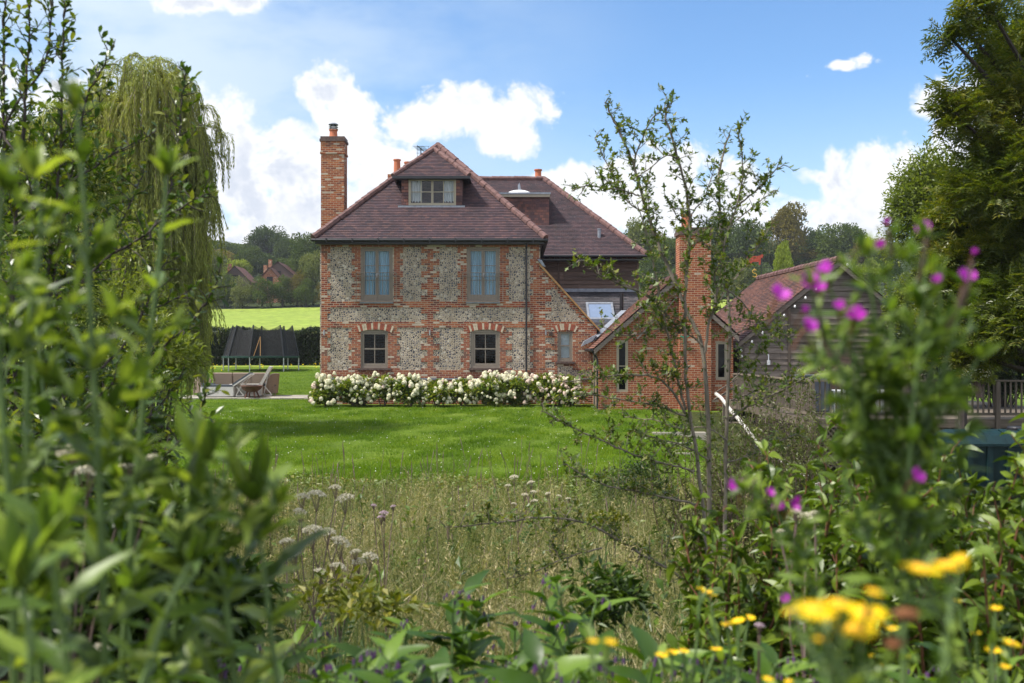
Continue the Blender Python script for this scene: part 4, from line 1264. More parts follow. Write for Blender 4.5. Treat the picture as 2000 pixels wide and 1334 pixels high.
# ------------------------------------------------------------------ raised decking
DKX, DKY, DKZ = 7.42, 24.6, .26
deck = thing('decking', 'raised grey timber deck with baluster rail and lattice skirt in front of the barn', 'deck', (11.5, 28, -.8))
mb = MB()
for k in range(68): mb.box(DKX + .02, 15.95, DKY + .05 + k * .145, DKY + .05 + k * .145 + .138, DKZ - .03, DKZ)
mb.build('deck_boards', M['wood_rail'], deck)
mb = MB(); mb.box(DKX, 16, DKY, DKY + .045, DKZ - .2, DKZ + .01); mb.box(DKX - .045, DKX, DKY, 34.3, DKZ - .2, DKZ + .01); mb.build('fascia', M['wood_rail'], deck)
RT = 1.24
mb = MB(); mb.box(DKX - .06, 16, DKY - .02, DKY + .1, RT - .045, RT); mb.box(DKX + .0, 16, DKY + .02, DKY + .06, .36, .43)
mb.box(DKX - .06, DKX + .06, DKY + .1, 33.2, RT - .045, RT); mb.box(DKX - .02, DKX + .02, DKY + .1, 33.2, .36, .43); mb.build('handrail', M['wood_rail'], deck)
for xx in (DKX, 9.7, 12.0, 14.3):
    mb = MB(); mb.box(xx - .05, xx + .05, DKY - .052, DKY + .045, -1.5, RT - .05); mb.build('post', M['wood_post'], deck)
for yy in (28.9, 33.15):
    mb = MB(); mb.box(DKX - .05, DKX + .05, yy, yy + .1, -1.2, RT - .05); mb.build('post', M['wood_post'], deck)
for xx in np.arange(DKX + .2, 13.0, .135):
    mb = MB(); mb.box(xx - .019, xx + .019, DKY + .025, DKY + .06, .40, RT - .046); mb.build('baluster', M['wood_post'], deck)
for yy in np.arange(DKY + .25, 33.1, .15):
    mb = MB(); mb.box(DKX - .019, DKX + .019, yy - .019, yy + .019, .40, RT - .046); mb.build('baluster', M['wood_post'], deck)
def lattice(mb, a, bvec, L, z0, z1, off):
    h = z1 - z0
    for s in (1, -1):
        for d in np.arange(-h, L, .14):
            t0, t1 = d, d + h
            za, zb = (z0, z1) if s > 0 else (z1, z0)
            if t0 < 0: za = za + (zb - za) * (-t0 / h); t0 = 0
            if t1 > L: zb = za + (zb - za) * ((L - t0) / (t1 - t0)); t1 = L
            p = np.asarray(a) + np.asarray(bvec) * t0 + np.asarray(off) * s; q = np.asarray(a) + np.asarray(bvec) * t1 + np.asarray(off) * s
            p = np.array([p[0], p[1], za]); q = np.array([q[0], q[1], zb])
            mb.bar(p, q, .035 if abs(bvec[1]) > .5 else .012, .012 if abs(bvec[1]) > .5 else .035, up=(0, 0, 1))
mb = MB(); lattice(mb, (DKX + .06, DKY + .02, 0), (1, 0, 0), 5.2, -.95, .06, (0, .007, 0)); lattice(mb, (DKX - .02, DKY + .06, 0), (0, 1, 0), 5.5, -.95, .06, (.007, 0, 0))
mb.build('lattice', M['wood_rail'], deck)
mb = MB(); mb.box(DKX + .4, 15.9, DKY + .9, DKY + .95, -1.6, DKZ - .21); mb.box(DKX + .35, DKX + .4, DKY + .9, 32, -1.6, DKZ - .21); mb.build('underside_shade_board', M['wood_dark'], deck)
mb = MB(); mb.bar(P(1395, 781, 31.5), P(1458, 742, 33.0), .05, .05); mb.bar(P(1395, 768, 31.5), P(1450, 733, 33), .03, .03)
for k in range(5): mb.box(6.4 + k * .22, 7.3, 31.2 + k * .3, 31.5 + k * .3, -.5 + k * .15, -.44 + k * .15)
mb.build('stair', M['wood_rail'], deck)
# things on the deck
t = thing('storage_cupboard', 'dark grey storage cupboard on the deck behind the corner of the railing', 'cupboard', (8.0, 27, DKZ))
mb = MB(); mb.box(7.62, 8.5, 26.6, 27.2, DKZ + .06, 1.28); mb.box(7.6, 8.52, 26.57, 27.23, 1.28, 1.32); mb.build('cabinet', M['cushion'], t)
mb = MB(); mb.box(7.66, 8.05, 26.57, 26.598, DKZ + .1, 1.24); mb.box(8.07, 8.46, 26.57, 26.598, DKZ + .1, 1.24); o = mb.build('door', M['cushion'], t)
mb = MB(); mb.box(8.02, 8.035, 26.55, 26.568, .7, .9); mb.box(8.085, 8.1, 26.55, 26.568, .7, .9); mb.build('handle', M['steel'], o)
t = thing('deck_table', 'low white table standing on the deck behind the railing', 'table', (9.1, 27.2, DKZ))
mb = MB(); mb.box(8.65, 10.3, 26.8, 27.7, .84, .89); mb.build('table_top', M['white'], t)
for sx in (8.7, 10.25):
    for sy in (26.85, 27.65):
        mb = MB(); mb.box(sx - .03, sx + .03, sy - .03, sy + .03, DKZ, .84); mb.build('leg', M['white'], t)
mb = MB(); mb.box(8.73, 10.22, 27.3, 27.33, DKZ + .1, .83); mb.build('apron', M['white'], t)
# ------------------------------------------------------------------ oil tank
OX, OY = 9.45, 21.2
oz = -.95
tank = thing('oil_tank', 'dark teal ribbed plastic oil tank below the deck at the right edge', 'oil tank', (10.4, 21.8, oz))
mb = MB()
def rrect(x0, x1, y0, y1, r, n=4):
    q = []
    for cx, cy, a0 in ((x1 - r, y1 - r, 0), (x0 + r, y1 - r, 90), (x0 + r, y0 + r, 180), (x1 - r, y0 + r, 270)):
        for k in range(n + 1):
            a = math.radians(a0 + 90 * k / n); q.append((cx + r * math.cos(a), cy + r * math.sin(a)))
    return q
def loft(mb, secs, m=0):
    k = len(secs[0][0]); V = []
    for q, z in secs: V += [(x, y, z) for x, y in q]
    mb.add(V, [(i * k + j, i * k + (j + 1) % k, (i + 1) * k + (j + 1) % k, (i + 1) * k + j) for i in range(len(secs) - 1) for j in range(k)], m)
    mb.add(V[-k:], [tuple(range(k))], m)
x0, x1, y0, y1 = OX, OX + 2.3, OY, OY + 1.25
tz = oz + .92
loft(mb, [(rrect(x0 + .08, x1 - .08, y0 + .06, y1 - .06, .12), oz), (rrect(x0 + .04, x1 - .04, y0 + .03, y1 - .03, .12), oz + .3), (rrect(x0, x1, y0, y1, .12), tz - .06), (rrect(x0 - .05, x1 + .05, y0 - .05, y1 + .05, .1), tz - .05), (rrect(x0 - .05, x1 + .05, y0 - .05, y1 + .05, .1), tz)])
mb.build('body', M['teal'], tank)
mb = MB(); loft(mb, [(rrect(x0 - .03, x1 + .03, y0 - .03, y1 + .03, .1), tz + .002), (rrect(x0 + .05, x1 - .05, y0 + .1, y1 - .1, .1), tz + .17), (rrect(x0 + .12, x1 - .1, y0 + .35, y1 - .35, .1), tz + .25)]); lid = mb.build('lid', M['teal'], tank)
mb = MB()
for xx in np.arange(x0 + .25, x1, .42):
    mb.prism([(xx, y0 - .04, tz), (xx, y0 + .14, tz + .22), (xx, y0 + .38, tz + .29), (xx, y0 + .4, tz + .22), (xx, y0 + .1, tz + .15)], (.12, 0, 0))
    mb.box(xx, xx + .12, y0 - .03, y0 + .04, oz + .1, tz - .06)
mb.build('rib', M['teal'], tank)
mb = MB(); mb.lathe((x1 - .7, y0 + .6), [(.2, tz + .2), (.2, tz + .3), (.17, tz + .33), (.001, tz + .34)], 18); mb.build('filler_cap', M['black'], tank)
# ------------------------------------------------------------------ white pole, garden steps
pl = [P(1399, 768, 31.0), P(1440, 815, 29.0), P(1486, 872, 26.5), P(1530, 903, 24.2), P(1600, 948, 20.5)]
t = thing('handrail_pole', 'long white peeling timber pole sloping down the bank right of the thin tree', 'handrail', pl[2] + (0, 0, -.9))
mb = MB(); mb.tube(resample(pl, .5)[0] + rng.normal(0, .012, (len(resample(pl, .5)[0]), 3)), .055, 8); mb.build('pole', M['white_pole'], t)
for k in (0, 1, 2, 3):
    q = pl[k] * .6 + pl[k + 1] * .4
    mb = MB(); mb.box(q[0] - .05, q[0] + .05, q[1] - .05, q[1] + .05, q[2] - 1.25, q[2] - .04); mb.build('post', M['wood_post'], t)
for i, (a, b, py, Y, lab) in enumerate(((1276, 1382, 846, 28.0, 'uppermost pale timber step edge in the lawn bank'), (1284, 1350, 866, 26.3, 'second pale timber step edge down the lawn bank'),
                                        (1318, 1346, 886, 24.8, 'third short timber step edge beside the tree stems'), (1318, 1362, 912, 23.2, 'lowest broken white step edge by the round bush'))):
    p, q = P(a, py, Y), P(b, py, Y)
    mb = MB(); mb.box(p[0], q[0], Y, Y + .5, p[2] - .16, p[2]); mb.box(p[0] - .03, q[0] + .03, Y - .06, Y - .003, p[2] - .2, p[2] + .025)
    tag(mb.build('garden_step', M['step']), lab, 'step', 'steps up the bank')

# ------------------------------------------------------------------ trampoline
TX, TY = -15.35, 60.8
tz0 = .84
tr = thing('trampoline', 'oval trampoline with black safety net in front of the dark hedge', 'trampoline', (TX, TY, tz0))
bz = 1.68; ta, tb = 2.25, 1.35
ang = np.linspace(0, 2 * np.pi, 41)
mb = MB(); mb.tube([(TX + ta * math.cos(a), TY + tb * math.sin(a), bz) for a in ang], .05, 6, cap=False); mb.build('rim', M['teal'], tr)
mb = MB(); V = [(TX, TY, bz + .01)] + [(TX + .97 * ta * math.cos(a), TY + .97 * tb * math.sin(a), bz + .02) for a in ang[:-1]]
mb.add(V, [(0, 1 + i, 1 + (i + 1) % 40) for i in range(40)]); mb.build('bed', M['mat'], tr)
mb = MB(); mb.add([(TX + s * ta * math.cos(a), TY + s * tb * math.sin(a), bz + h) for s, h in ((1.04, -.06), (1.05, .05), (.88, .06)) for a in ang[:-1]], [(r * 40 + i, r * 40 + (i + 1) % 40, (r + 1) * 40 + (i + 1) % 40, (r + 1) * 40 + i) for r in range(2) for i in range(40)]); mb.build('edge_pad', M['mat'], tr)
pa = [math.radians(a) for a in (8, 52, 100, 140, 178, 222, 262, 315)]
tops = []
for a in pa:
    p = np.array((TX + 1.02 * ta * math.cos(a), TY + 1.02 * tb * math.sin(a), bz)); q = np.array((TX + .1 + .8 * ta * math.cos(a), TY + .84 * tb * math.sin(a), 3.6))
    tops.append((p, q))
    mb = MB(); mb.tube([p, q], .045, 6); mb.build('net_pole', M['black'], tr)
    mb = MB(); mb.tube([(p[0], p[1], G(p[0], p[1])), p], .035, 6); mb.build('leg', M['steel'] if a > 9 else M['steel'], tr)
mb = MB()
for i in range(8):
    (p0, q0), (p1, q1) = tops[i], tops[(i + 1) % 8]
    V = []; n = 8; r = 6
    for j in range(r + 1):
        for k in range(n + 1):
            s, h = k / n, j / r
            p = (p0 * (1 - s) + p1 * s) * (1 - h) + (q0 * (1 - s) + q1 * s) * h
            c = np.array((TX, TY, p[2])); sag = math.sin(math.pi * s)
            p = p + (c - p) * .05 * sag + np.array((0, 0, -.32 * sag * h))
            V.append(p)
    mb.add(V, [(j * (n + 1) + k, j * (n + 1) + k + 1, (j + 1) * (n + 1) + k + 1, (j + 1) * (n + 1) + k) for j in range(r) for k in range(n)])
mb.build('safety_net', M['net'], tr)
mb = MB(); mb.bar((TX - .1, TY - tb * .98, 1.7), (TX + .25, TY - tb * .8, 2.9), .05, .02); mb.bar((TX + .25, TY - tb * .8, 2.9), (TX + .3, TY - tb * .95, 1.75), .05, .02); mb.build('net_zip', M['verge'], tr)

# ------------------------------------------------------------------ garden furniture on the terrace
def curved_chair(x, y, rz, w, label, cush=True, name='rattan_armchair', cat='armchair', group='brown rattan garden seats'):
    g = G(x, y) + .05
    t = thing(name, label, cat, (x, y, g), group, rz)
    mb = MB(); n = 14
    A = np.linspace(math.radians(-15), math.radians(195), n)
    out = []
    for a in A:
        hz = .92 if .35 < a < 2.8 else .92 - .3 * min(1, max((.35 - a), (a - 2.8)) / .55)
        c, s = math.cos(a), math.sin(a)
        out.append(((w / 2 * c, .42 * s), (w / 2 * c * .88, .42 * s - .06 * s), hz))
    V = []
    for (o, i_, hz) in out:
        V += [(o[0] * .93, o[1] * .93, .1), (o[0] * 1.04, o[1] * 1.1, hz), (i_[0] * 1.02, i_[1] * 1.06, hz), (i_[0] * .93, i_[1] * .9, .1)]
    mb.add(V, [(4 * k + j, 4 * k + (j + 1) % 4, 4 * k + 4 + (j + 1) % 4, 4 * k + 4 + j) for k in range(n - 1) for j in range(4)] + [(0, 1, 2, 3), (4 * n - 4, 4 * n - 1, 4 * n - 2, 4 * n - 3)])
    mb.build('backrest', M['rattan'], t, local=True)
    mb = MB(); loft(mb, [(rrect(-w / 2 * .86, w / 2 * .86, -.4, .34, .08), .1), (rrect(-w / 2 * .86, w / 2 * .86, -.42, .34, .08), .38)]); mb.build('seat', M['rattan'], t, local=True)
    for sx in (-1, 1):
        for sy in (-.34, .28):
            mb = MB(); mb.tube([(sx * w * .38, sy, 0), (sx * w * .38, sy, .12)], .025, 6); mb.build('leg', M['rattan'], t, local=True)
    if cush:
        mb = MB(); loft(mb, [(rrect(-w / 2 * .8, w / 2 * .8, -.4, .3, .1), .385), (rrect(-w / 2 * .82, w / 2 * .82, -.42, .31, .1), .44), (rrect(-w / 2 * .78, w / 2 * .78, -.38, .28, .1), .5)]); mb.build('cushion', M['cushion'], t, local=True)
    return t


curved_chair(-13.0, 42.0, math.radians(75), .8, 'low rattan armchair at the left end of the terrace furniture')
curved_chair(-10.25, 41.9, math.radians(-75), .8, 'tall-backed rattan armchair at the right end beside the fire bowl')
for x, lab in ((-12.42, 'leftmost of three joined rattan sofa sections seen from behind'), (-11.55, 'middle rattan sofa section behind the dark cushioned lounger'), (-10.85, 'right rattan sofa section behind the white lounger')):
    g = G(x, 43.2) + .05
    t = thing('rattan_sofa', lab, 'sofa', (x, 43.2, g), 'brown rattan garden seats', math.radians(180))
    w = .84
    mb = MB(); loft(mb, [(rrect(-w / 2, w / 2, .22, .42, .05), .1), (rrect(-w / 2 - .01, w / 2 + .01, .26, .5, .05), .86), (rrect(-w / 2, w / 2, .28, .48, .05), .9)]); mb.build('backrest', M['rattan'], t, local=True)
    mb = MB(); loft(mb, [(rrect(-w / 2, w / 2, -.45, .215, .05), .1), (rrect(-w / 2, w / 2, -.45, .215, .05), .4)]); mb.build('seat', M['rattan'], t, local=True)
    mb = MB(); loft(mb, [(rrect(-w / 2 + .02, w / 2 - .02, -.45, .2, .08), .405), (rrect(-w / 2 + .02, w / 2 - .02, -.45, .2, .08), .5)]); mb.build('cushion', M['cushion'], t, local=True)
    for sx in (-.34, .34):
        mb = MB(); mb.box(sx - .03, sx + .03, .27, .35, 0, .1); mb.box(sx - .03, sx + .03, -.4, -.32, 0, .1); mb.build('leg', M['rattan'], t, local=True)


def lounger(x, y, rz, label, cm, back_a):
    g = G(x, y) + .05
    t = thing('sun_lounger', label, 'sun lounger', (x, y, g), 'pale wicker sun loungers', rz)
    mb = MB(); loft(mb, [(rrect(-1.0, .35, -.34, .34, .04), .04), (rrect(-1.0, .35, -.34, .34, .04), .42)]); mb.build('base', M['rattan_w'], t, local=True)
    mb = MB(); loft(mb, [(rrect(-.98, .3, -.32, .32, .05), .425), (rrect(-.98, .3, -.32, .32, .05), .5)]); mb.build('cushion', M[cm], t, local=True)
    c, s = math.cos(back_a), math.sin(back_a)
    mb = MB(); mb.obox((.32 + .42 * c, 0, .46 + .42 * s), ((c, 0, s), (0, 1, 0), (-s, 0, c)), (.44, .33, .025)); b = mb.build('backrest', M['rattan_w'], t, local=True)
    mb = MB(); mb.obox((.32 + .42 * c - .06 * s, 0, .46 + .42 * s + .06 * c), ((c, 0, s), (0, 1, 0), (-s, 0, c)), (.42, .31, .034)); mb.build('back_cushion', M[cm], b, local=True)
    mb = MB()
    for sy in (-.3, .3): mb.bar((.42, sy, .05), (.32 + .6 * c, sy, .46 + .6 * s), .03, .03); mb.bar((.42, sy, .05), (.75, sy, .05), .03, .03); mb.bar((.75, sy, .05), (.45, sy, .42), .03, .03)
    mb.build('strut', M['rattan_w'], t, local=True)


lounger(-11.7, 40.9, math.radians(2), 'pale wicker lounger with slate blue cushion and half raised back', 'cushion', math.radians(34))
lounger(-10.72, 41.4, math.radians(8), 'pale wicker lounger with cream back raised steeply behind the fire bowl', 'cushion_l', math.radians(62))
bx, by = -10.55, 40.35
g = G(bx, by) + .05
t = thing('fire_bowl', 'round rusty brown fire bowl on splayed legs in front of the loungers', 'fire bowl', (bx, by, g))
mb = MB(); mb.lathe((bx, by), [(.02, g + .22), (.2, g + .24), (.36, g + .34), (.43, g + .46), (.46, g + .46), (.46, g + .49), (.41, g + .48), (.3, g + .38), (.02, g + .3)], 24); mb.build('bowl', M['bowlwood'], t, smooth=True)
for a in (.5, 2.2, 3.9, 5.4):
    mb = MB(); mb.tube([(bx + .18 * math.cos(a), by + .18 * math.sin(a), g + .3), (bx + .3 * math.cos(a), by + .3 * math.sin(a), g)], .035, 6); mb.build('leg', M['bowlwood'], t)
qx, qy = -7.3, 38.2
t = thing('log_box', 'low dark wooden crate on the grass beside the house corner', 'crate', (qx, qy, G(qx, qy)))
mb = MB()
for k in range(3): mb.box(qx - .45, qx + .35, qy - .3, qy - .27, .03 + k * .09, .11 + k * .09); mb.box(qx - .45, qx + .35, qy + .27, qy + .3, .03 + k * .09, .11 + k * .09)
mb.build('slats', M['wood_dark'], t)
mb = MB(); mb.box(qx - .48, qx - .452, qy - .3, qy + .3, .0, .3); mb.box(qx + .352, qx + .38, qy - .3, qy + .3, .0, .3); mb.box(qx - .45, qx + .35, qy - .265, qy + .265, .03, .2); mb.build('ends', M['wood_dark'], t)

# ------------------------------------------------------------------ hedge behind the trampoline
hedge = thing('clipped_hedge', 'long dark clipped hedge between the lawn and the field', 'hedge', (-17, 67, 1.1))
mb = MB(); hx0, hx1, hy0, hy1 = -30., -4.5, 66.0, 68.2
n = 52000
u = rng.random(n); px_ = rng.uniform(hx0, hx1, n); zt_ = 3.32 + .12 * np.sin(px_ * .9) + .08 * np.sin(px_ * 2.7)
face = rng.random(n) < .72
py_ = np.where(face, hy0 + rng.normal(0, .09, n) + .12 * np.sin(px_ * 1.7), rng.uniform(hy0, hy1, n))
z0_ = ground(px_, py_)
pz_ = np.where(face, z0_ + (zt_ - z0_) * rng.random(n), zt_ + rng.normal(0, .07, n))
dr = np.where(face[:, None], np.array([0, -1, .1]), np.array([0, -.1, 1.])) + rng.normal(0, .7, (n, 3))
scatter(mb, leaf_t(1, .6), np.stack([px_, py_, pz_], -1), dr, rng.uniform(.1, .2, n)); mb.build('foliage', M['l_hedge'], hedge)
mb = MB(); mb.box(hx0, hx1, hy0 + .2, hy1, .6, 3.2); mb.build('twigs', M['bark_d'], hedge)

# ------------------------------------------------------------------ hydrangeas under the flint wall
def panicle(seed, k=110, mt='petal_w'):
    r = np.random.default_rng(seed)
    d = nrm(r.normal(0, 1, (k, 3))); d[:, 2] = np.where(d[:, 2] < -.6, -d[:, 2], d[:, 2])
    rad = np.array((.46, .46, .5)) * r.uniform(.86, 1.06, (k, 1))
    p = d * rad; p[:, :2] *= (1 - .28 * np.clip(p[:, 2:], 0, .5) / .5); p[:, 2] = np.where(p[:, 2] > 0, p[:, 2] * 1.25, p[:, 2])
    mb = MB(); up = d
    dr = nrm(np.cross(d, nrm(r.normal(0, 1, (k, 3)))))
    q = leaf_t(1, 1.0, .12, -.05)
    for s in (1, -1):
        scatter(mb, q, p, dr * s, .17 * r.uniform(.8, 1.25, k), up=up)
        scatter(mb, q, p, nrm(np.cross(d, dr)) * s, .17 * r.uniform(.8, 1.25, k), up=up)
    o = mb.build('flower_head', M[mt])
    me = o.data
    bpy.data.objects.remove(o)
    return me


heads = [panicle(s) for s in range(4)]
pinks = [panicle(9 + s, 110, 'petal_k') for s in range(2)]
HP = [(640, 735, 'leftmost cream hydrangea bush spilling past the house corner'), (695, 738, 'cream hydrangea bush below the left end of the first sash window'), (748, 735, 'cream hydrangea bush under the right side of the first sash window'),
      (800, 738, 'cream hydrangea bush before the flint panel right of the first sash window'), (852, 748, 'cream hydrangea bush below the middle brick pier of the house'), (905, 744, 'cream hydrangea bush just left of the second sash window'),
      (958, 734, 'cream hydrangea bush under the second sash window'), (1008, 732, 'tall cream hydrangea bush right of the second sash window by the downpipe'), (1060, 736, 'pink-tinged hydrangea bush below the sloping coping'), (1108, 742, 'rightmost pinkish hydrangea bush partly behind the thin tree')]
for i, (px, py, lab) in enumerate(HP):
    Y = 35.75 + .12 * ((i * 7) % 3 - 1)
    top = P(px, py, Y); x = top[0]; hgt = top[2]
    t = thing('hydrangea', lab, 'hydrangea', (x, Y, 0), 'hydrangeas along the house wall')
    c = np.array((x, Y, hgt * .45)); rad = np.array((.66, .62, hgt * .55))
    p, d, _ = lumps(c, rad * 1.06, 3400, 16, .45)
    p[:, 2] = np.abs(p[:, 2]) + .02
    p[:, 1] = np.minimum(p[:, 1], 36.85)
    mb = MB(); scatter(mb, leaf_t(1, .6), p, d + rng.normal(0, .5, d.shape) + (0, 0, -.2), rng.uniform(.09, .16, len(p))); mb.build('foliage', M['l_hyd'], t)
    mb = MB()
    for k in range(14):
        a = rng.random() * 6.28; q = np.array((x + .5 * math.cos(a), Y + .4 * math.sin(a), hgt * .75)); mb.tube([(x + .08 * math.cos(a), Y + .08 * math.sin(a), -.02), (x * .5 + q[0] * .5, Y * .5 + q[1] * .5, hgt * .45), q], [.014, .01, .006], 5)
    mb.build('stem', M['stem_p'], t)
    k = 62; n = 0
    while n < k:
        a = rng.uniform(0, 6.283); zz = rng.uniform(.02, 1.0) ** .85
        if math.sin(a) > .3 and rng.random() < .8: continue
        rr = math.sqrt(max(0, 1 - (zz * .95) ** 2)) * rng.uniform(.8, 1.12) + .06
        q = np.array((x + .66 * rr * math.cos(a), min(Y + .62 * rr * math.sin(a), 36.7), .1 + zz * hgt * rng.uniform(.9, 1.06)))
        o = bpy.data.objects.new('flower_head', pinks[rng.integers(0, 2)] if rng.random() < (.7 if i >= 8 else .06) else heads[rng.integers(0, 4)]); COL.objects.link(o); o.parent = t
        o.location = q - np.array(t.location)
        s = rng.uniform(.085, .19) * (1.1 if zz > .5 else .9)
        o.scale = (s, s, s * rng.uniform(.9, 1.1))
        o.rotation_euler = (rng.normal(0, .35) + .55 * math.sin(-a) * -1 * (1 - zz), rng.normal(0, .35), rng.random() * 6)
        n += 1

# ------------------------------------------------------------------ far trees and shrubs
_proto = {}


def far_proto(kind, mat):
    key = (kind, mat)
    if key in _proto: return _proto[key]
    mb = MB(); tk = MB()
    if kind == 'tree':
        p, d, lc = lumps((0, 0, .6), (.46, .46, .40), 7000, 24, .5)
    elif kind == 'tall':
        p, d, lc = lumps((0, 0, .56), (.36, .36, .46), 6500, 22, .5)
    else:
        p, d, lc = lumps((0, 0, .42), (.52, .46, .52), 6500, 22, .5)
    p[:, 2] = np.abs(p[:, 2]) if kind != 'bush' else (p[:, 2] - p[:, 2].min()) / (p[:, 2].max() - p[:, 2].min())
    dd = d + rng.normal(0, .55, d.shape) + (0, 0, -.1)
    scatter(mb, leaf_t(1, .75, .2, .1), p, dd, rng.uniform(.022, .05, len(p)))
    tk.tube([(0, 0, -.08), (.01, 0, .2), (0, .01, .45), (.02, 0, .7)], [.03, .024, .018, .006], 6)
    for c in lc[:14]: tk.tube([(0, 0, .25 + .2 * rng.random()), np.array(c) * .5 + (0, 0, .2), c], [.012, .008, .003], 4)
    r = thing('broadleaf_tree' if kind != 'bush' else 'hedgerow_shrub', 'x', 'tree' if kind != 'bush' else 'shrub')
    mb.build('crown' if kind != 'bush' else 'foliage', M[mat], r); tk.build('trunk' if kind != 'bush' else 'stem', M['bark_d'], r)
    _proto[key] = r
    return r


_used = set()


def far_tree(px, py, Y, wpx, mat, kind, label, group='trees on the far slope', base=None):
    x = (px - 1000) / FPX * Y
    zb = G(x, Y) if base is None else base
    zt = CAMZ + (HORIZ - py) / FPX * Y
    h = (zt - zb) * 1.04; w = wpx / FPX * Y * 1.08
    r = far_proto(kind, mat)
    loc = (x, Y, zb - .1)
    rz = rng.random() * 6.28
    if (kind, mat) not in _used:
        _used.add((kind, mat)); o = r
        o.location = loc; o.rotation_euler = (0, 0, rz); o['label'] = label; o['group'] = group
    else:
        o = dup(r, loc, label, rz, group=group)
    o.scale = (w, w, h)
    return o


FT = [(408, 462, 215, 60, 'l_oak', 'tree', 'dark round tree just right of the willow on the skyline'), (452, 476, 225, 66, 'l_blue', 'tree', 'low dark tree in the dip of the left skyline'),
      (522, 440, 235, 92, 'l_blue', 'tree', 'tall bluish tree highest on the left skyline'), (488, 474, 205, 60, 'l_oak', 'tree', 'mid green tree left of the tall bluish skyline tree'),
      (566, 462, 215, 62, 'l_blue', 'tree', 'dark tree between the tall bluish tree and the chimney'), (606, 442, 178, 82, 'l_oak', 'tree', 'broad green tree touching the tall chimney side'),
      (660, 452, 190, 90, 'l_oak', 'tree', 'dark tree hidden behind the tall chimney foot'), (466, 506, 182, 70, 'l_lime', 'tree', 'yellow green tree behind the brown gabled far house'),
      (418, 488, 168, 62, 'l_grey', 'tree', 'soft grey green tree at the right edge of the willow'), (612, 492, 161, 66, 'l_grey', 'tree', 'grey green bushy tree against the left wall of the house'),
      (575, 505, 180, 50, 'l_oak', 'tree', 'dark tree right of the red roofed far house'), (580, 528, 160, 55, 'l_olive', 'bush', 'olive shrub left of the grey green bushy tree'),
      (438, 532, 160, 56, 'l_oak', 'bush', 'leftmost dark hedgerow shrub above the bright field'), (474, 540, 158.5, 60, 'l_grey', 'bush', 'second grey-green hedgerow shrub above the trampoline'),
      (512, 541, 158, 64, 'l_oak', 'bush', 'third hedgerow shrub below the red far roof'), (552, 539, 159, 62, 'l_oak', 'bush', 'fourth dark hedgerow shrub above the field'),
      (598, 545, 158, 58, 'l_oak', 'bush', 'hedgerow shrub against the house corner above the field'), (405, 540, 162, 60, 'l_oak', 'bush', 'shrub half behind the trailing willow above the field'),
      (640, 540, 158, 60, 'l_olive', 'bush', 'hedgerow shrub just behind the house corner'), (360, 530, 165, 70, 'l_oak', 'bush', 'dark shrub behind the willow curtain'),
      (1205, 448, 215, 70, 'l_oak', 'tree', 'dark tree rising behind the rear wing hip'), (1252, 428, 185, 80, 'l_grey', 'tree', 'soft green tree behind the left stems of the thin tree'),
      (1300, 452, 175, 70, 'l_oak', 'tree', 'green tree left of the annexe chimney'), (1350, 440, 190, 80, 'l_oak', 'tree', 'green tree behind the annexe chimney pot'),
      (1408, 420, 200, 84, 'l_blue', 'tree', 'dark tree right of the annexe chimney on the skyline'), (1462, 428, 185, 86, 'l_blue', 'tree', 'dark bluish tree left of the coppery skyline tree'),
      (1535, 402, 190, 100, 'l_olive', 'tree', 'tall coppery olive tree highest on the right skyline'), (1592, 446, 205, 80, 'l_blue', 'tree', 'dark tree in the gap right of the coppery tree'),
      (1645, 424, 195, 104, 'l_oak', 'tree', 'broad dark tree above the barn ridge'), (1700, 466, 180, 80, 'l_olive', 'tree', 'olive tree right of the barn peak'),
      (1530, 466, 112, 60, 'l_lime', 'tall', 'bright yellow green young tree beside the weather vane'), (1448, 505, 160, 70, 'l_grey', 'bush', 'grey green shrub below the dark bluish tree'),
      (1395, 520, 160, 70, 'l_oak', 'bush', 'dark shrub right of the annexe chimney above the field gap'), (1490, 515, 158, 70, 'l_blue', 'bush', 'dark shrub left of the weather vane'),
      (1270, 500, 165, 80, 'l_oak', 'bush', 'green shrub behind the annexe roof'), (1600, 500, 160, 90, 'l_oak', 'bush', 'dark shrub behind the barn ridge'), (1690, 505, 120, 70, 'l_mid', 'tree', 'fresh green tree right of the barn gable'),
      (1335, 520, 160, 80, 'l_oak', 'bush', 'dark shrub hidden by the annexe chimney'), (1730, 470, 150, 80, 'l_oak', 'tree', 'dark tree behind the ash at the right')]
for a in FT: far_tree(*a)
for i, px in enumerate(range(430, 1760, 58)):
    far_tree(px, 468 + (i * 41) % 30, 265, 92, ('l_oak', 'l_blue', 'l_oak', 'l_grey')[i % 4], 'tree', 'distant tree in the dark wood along the skyline behind the house', 'distant skyline wood')
for i, px in enumerate(list(range(400, 660, 40)) + list(range(1190, 1750, 40))):
    far_tree(px, (486 if px < 900 else 456) + (i * 29) % 26, 205, 78, ('l_oak', 'l_blue', 'l_oak', 'l_olive')[(i * 3) % 4], 'tree', 'distant tree lower on the wooded slope below the skyline', 'lower wood on the far slope')
# second row closing the slope behind
for i, px in enumerate(range(-60, 420, 62)): far_tree(px, 470 + (i * 37) % 25, 240, 85, ('l_oak', 'l_blue', 'l_olive')[i % 3], 'tree', 'dark wood edge tree on the slope behind the left willow', 'wood edge trees behind the willow')


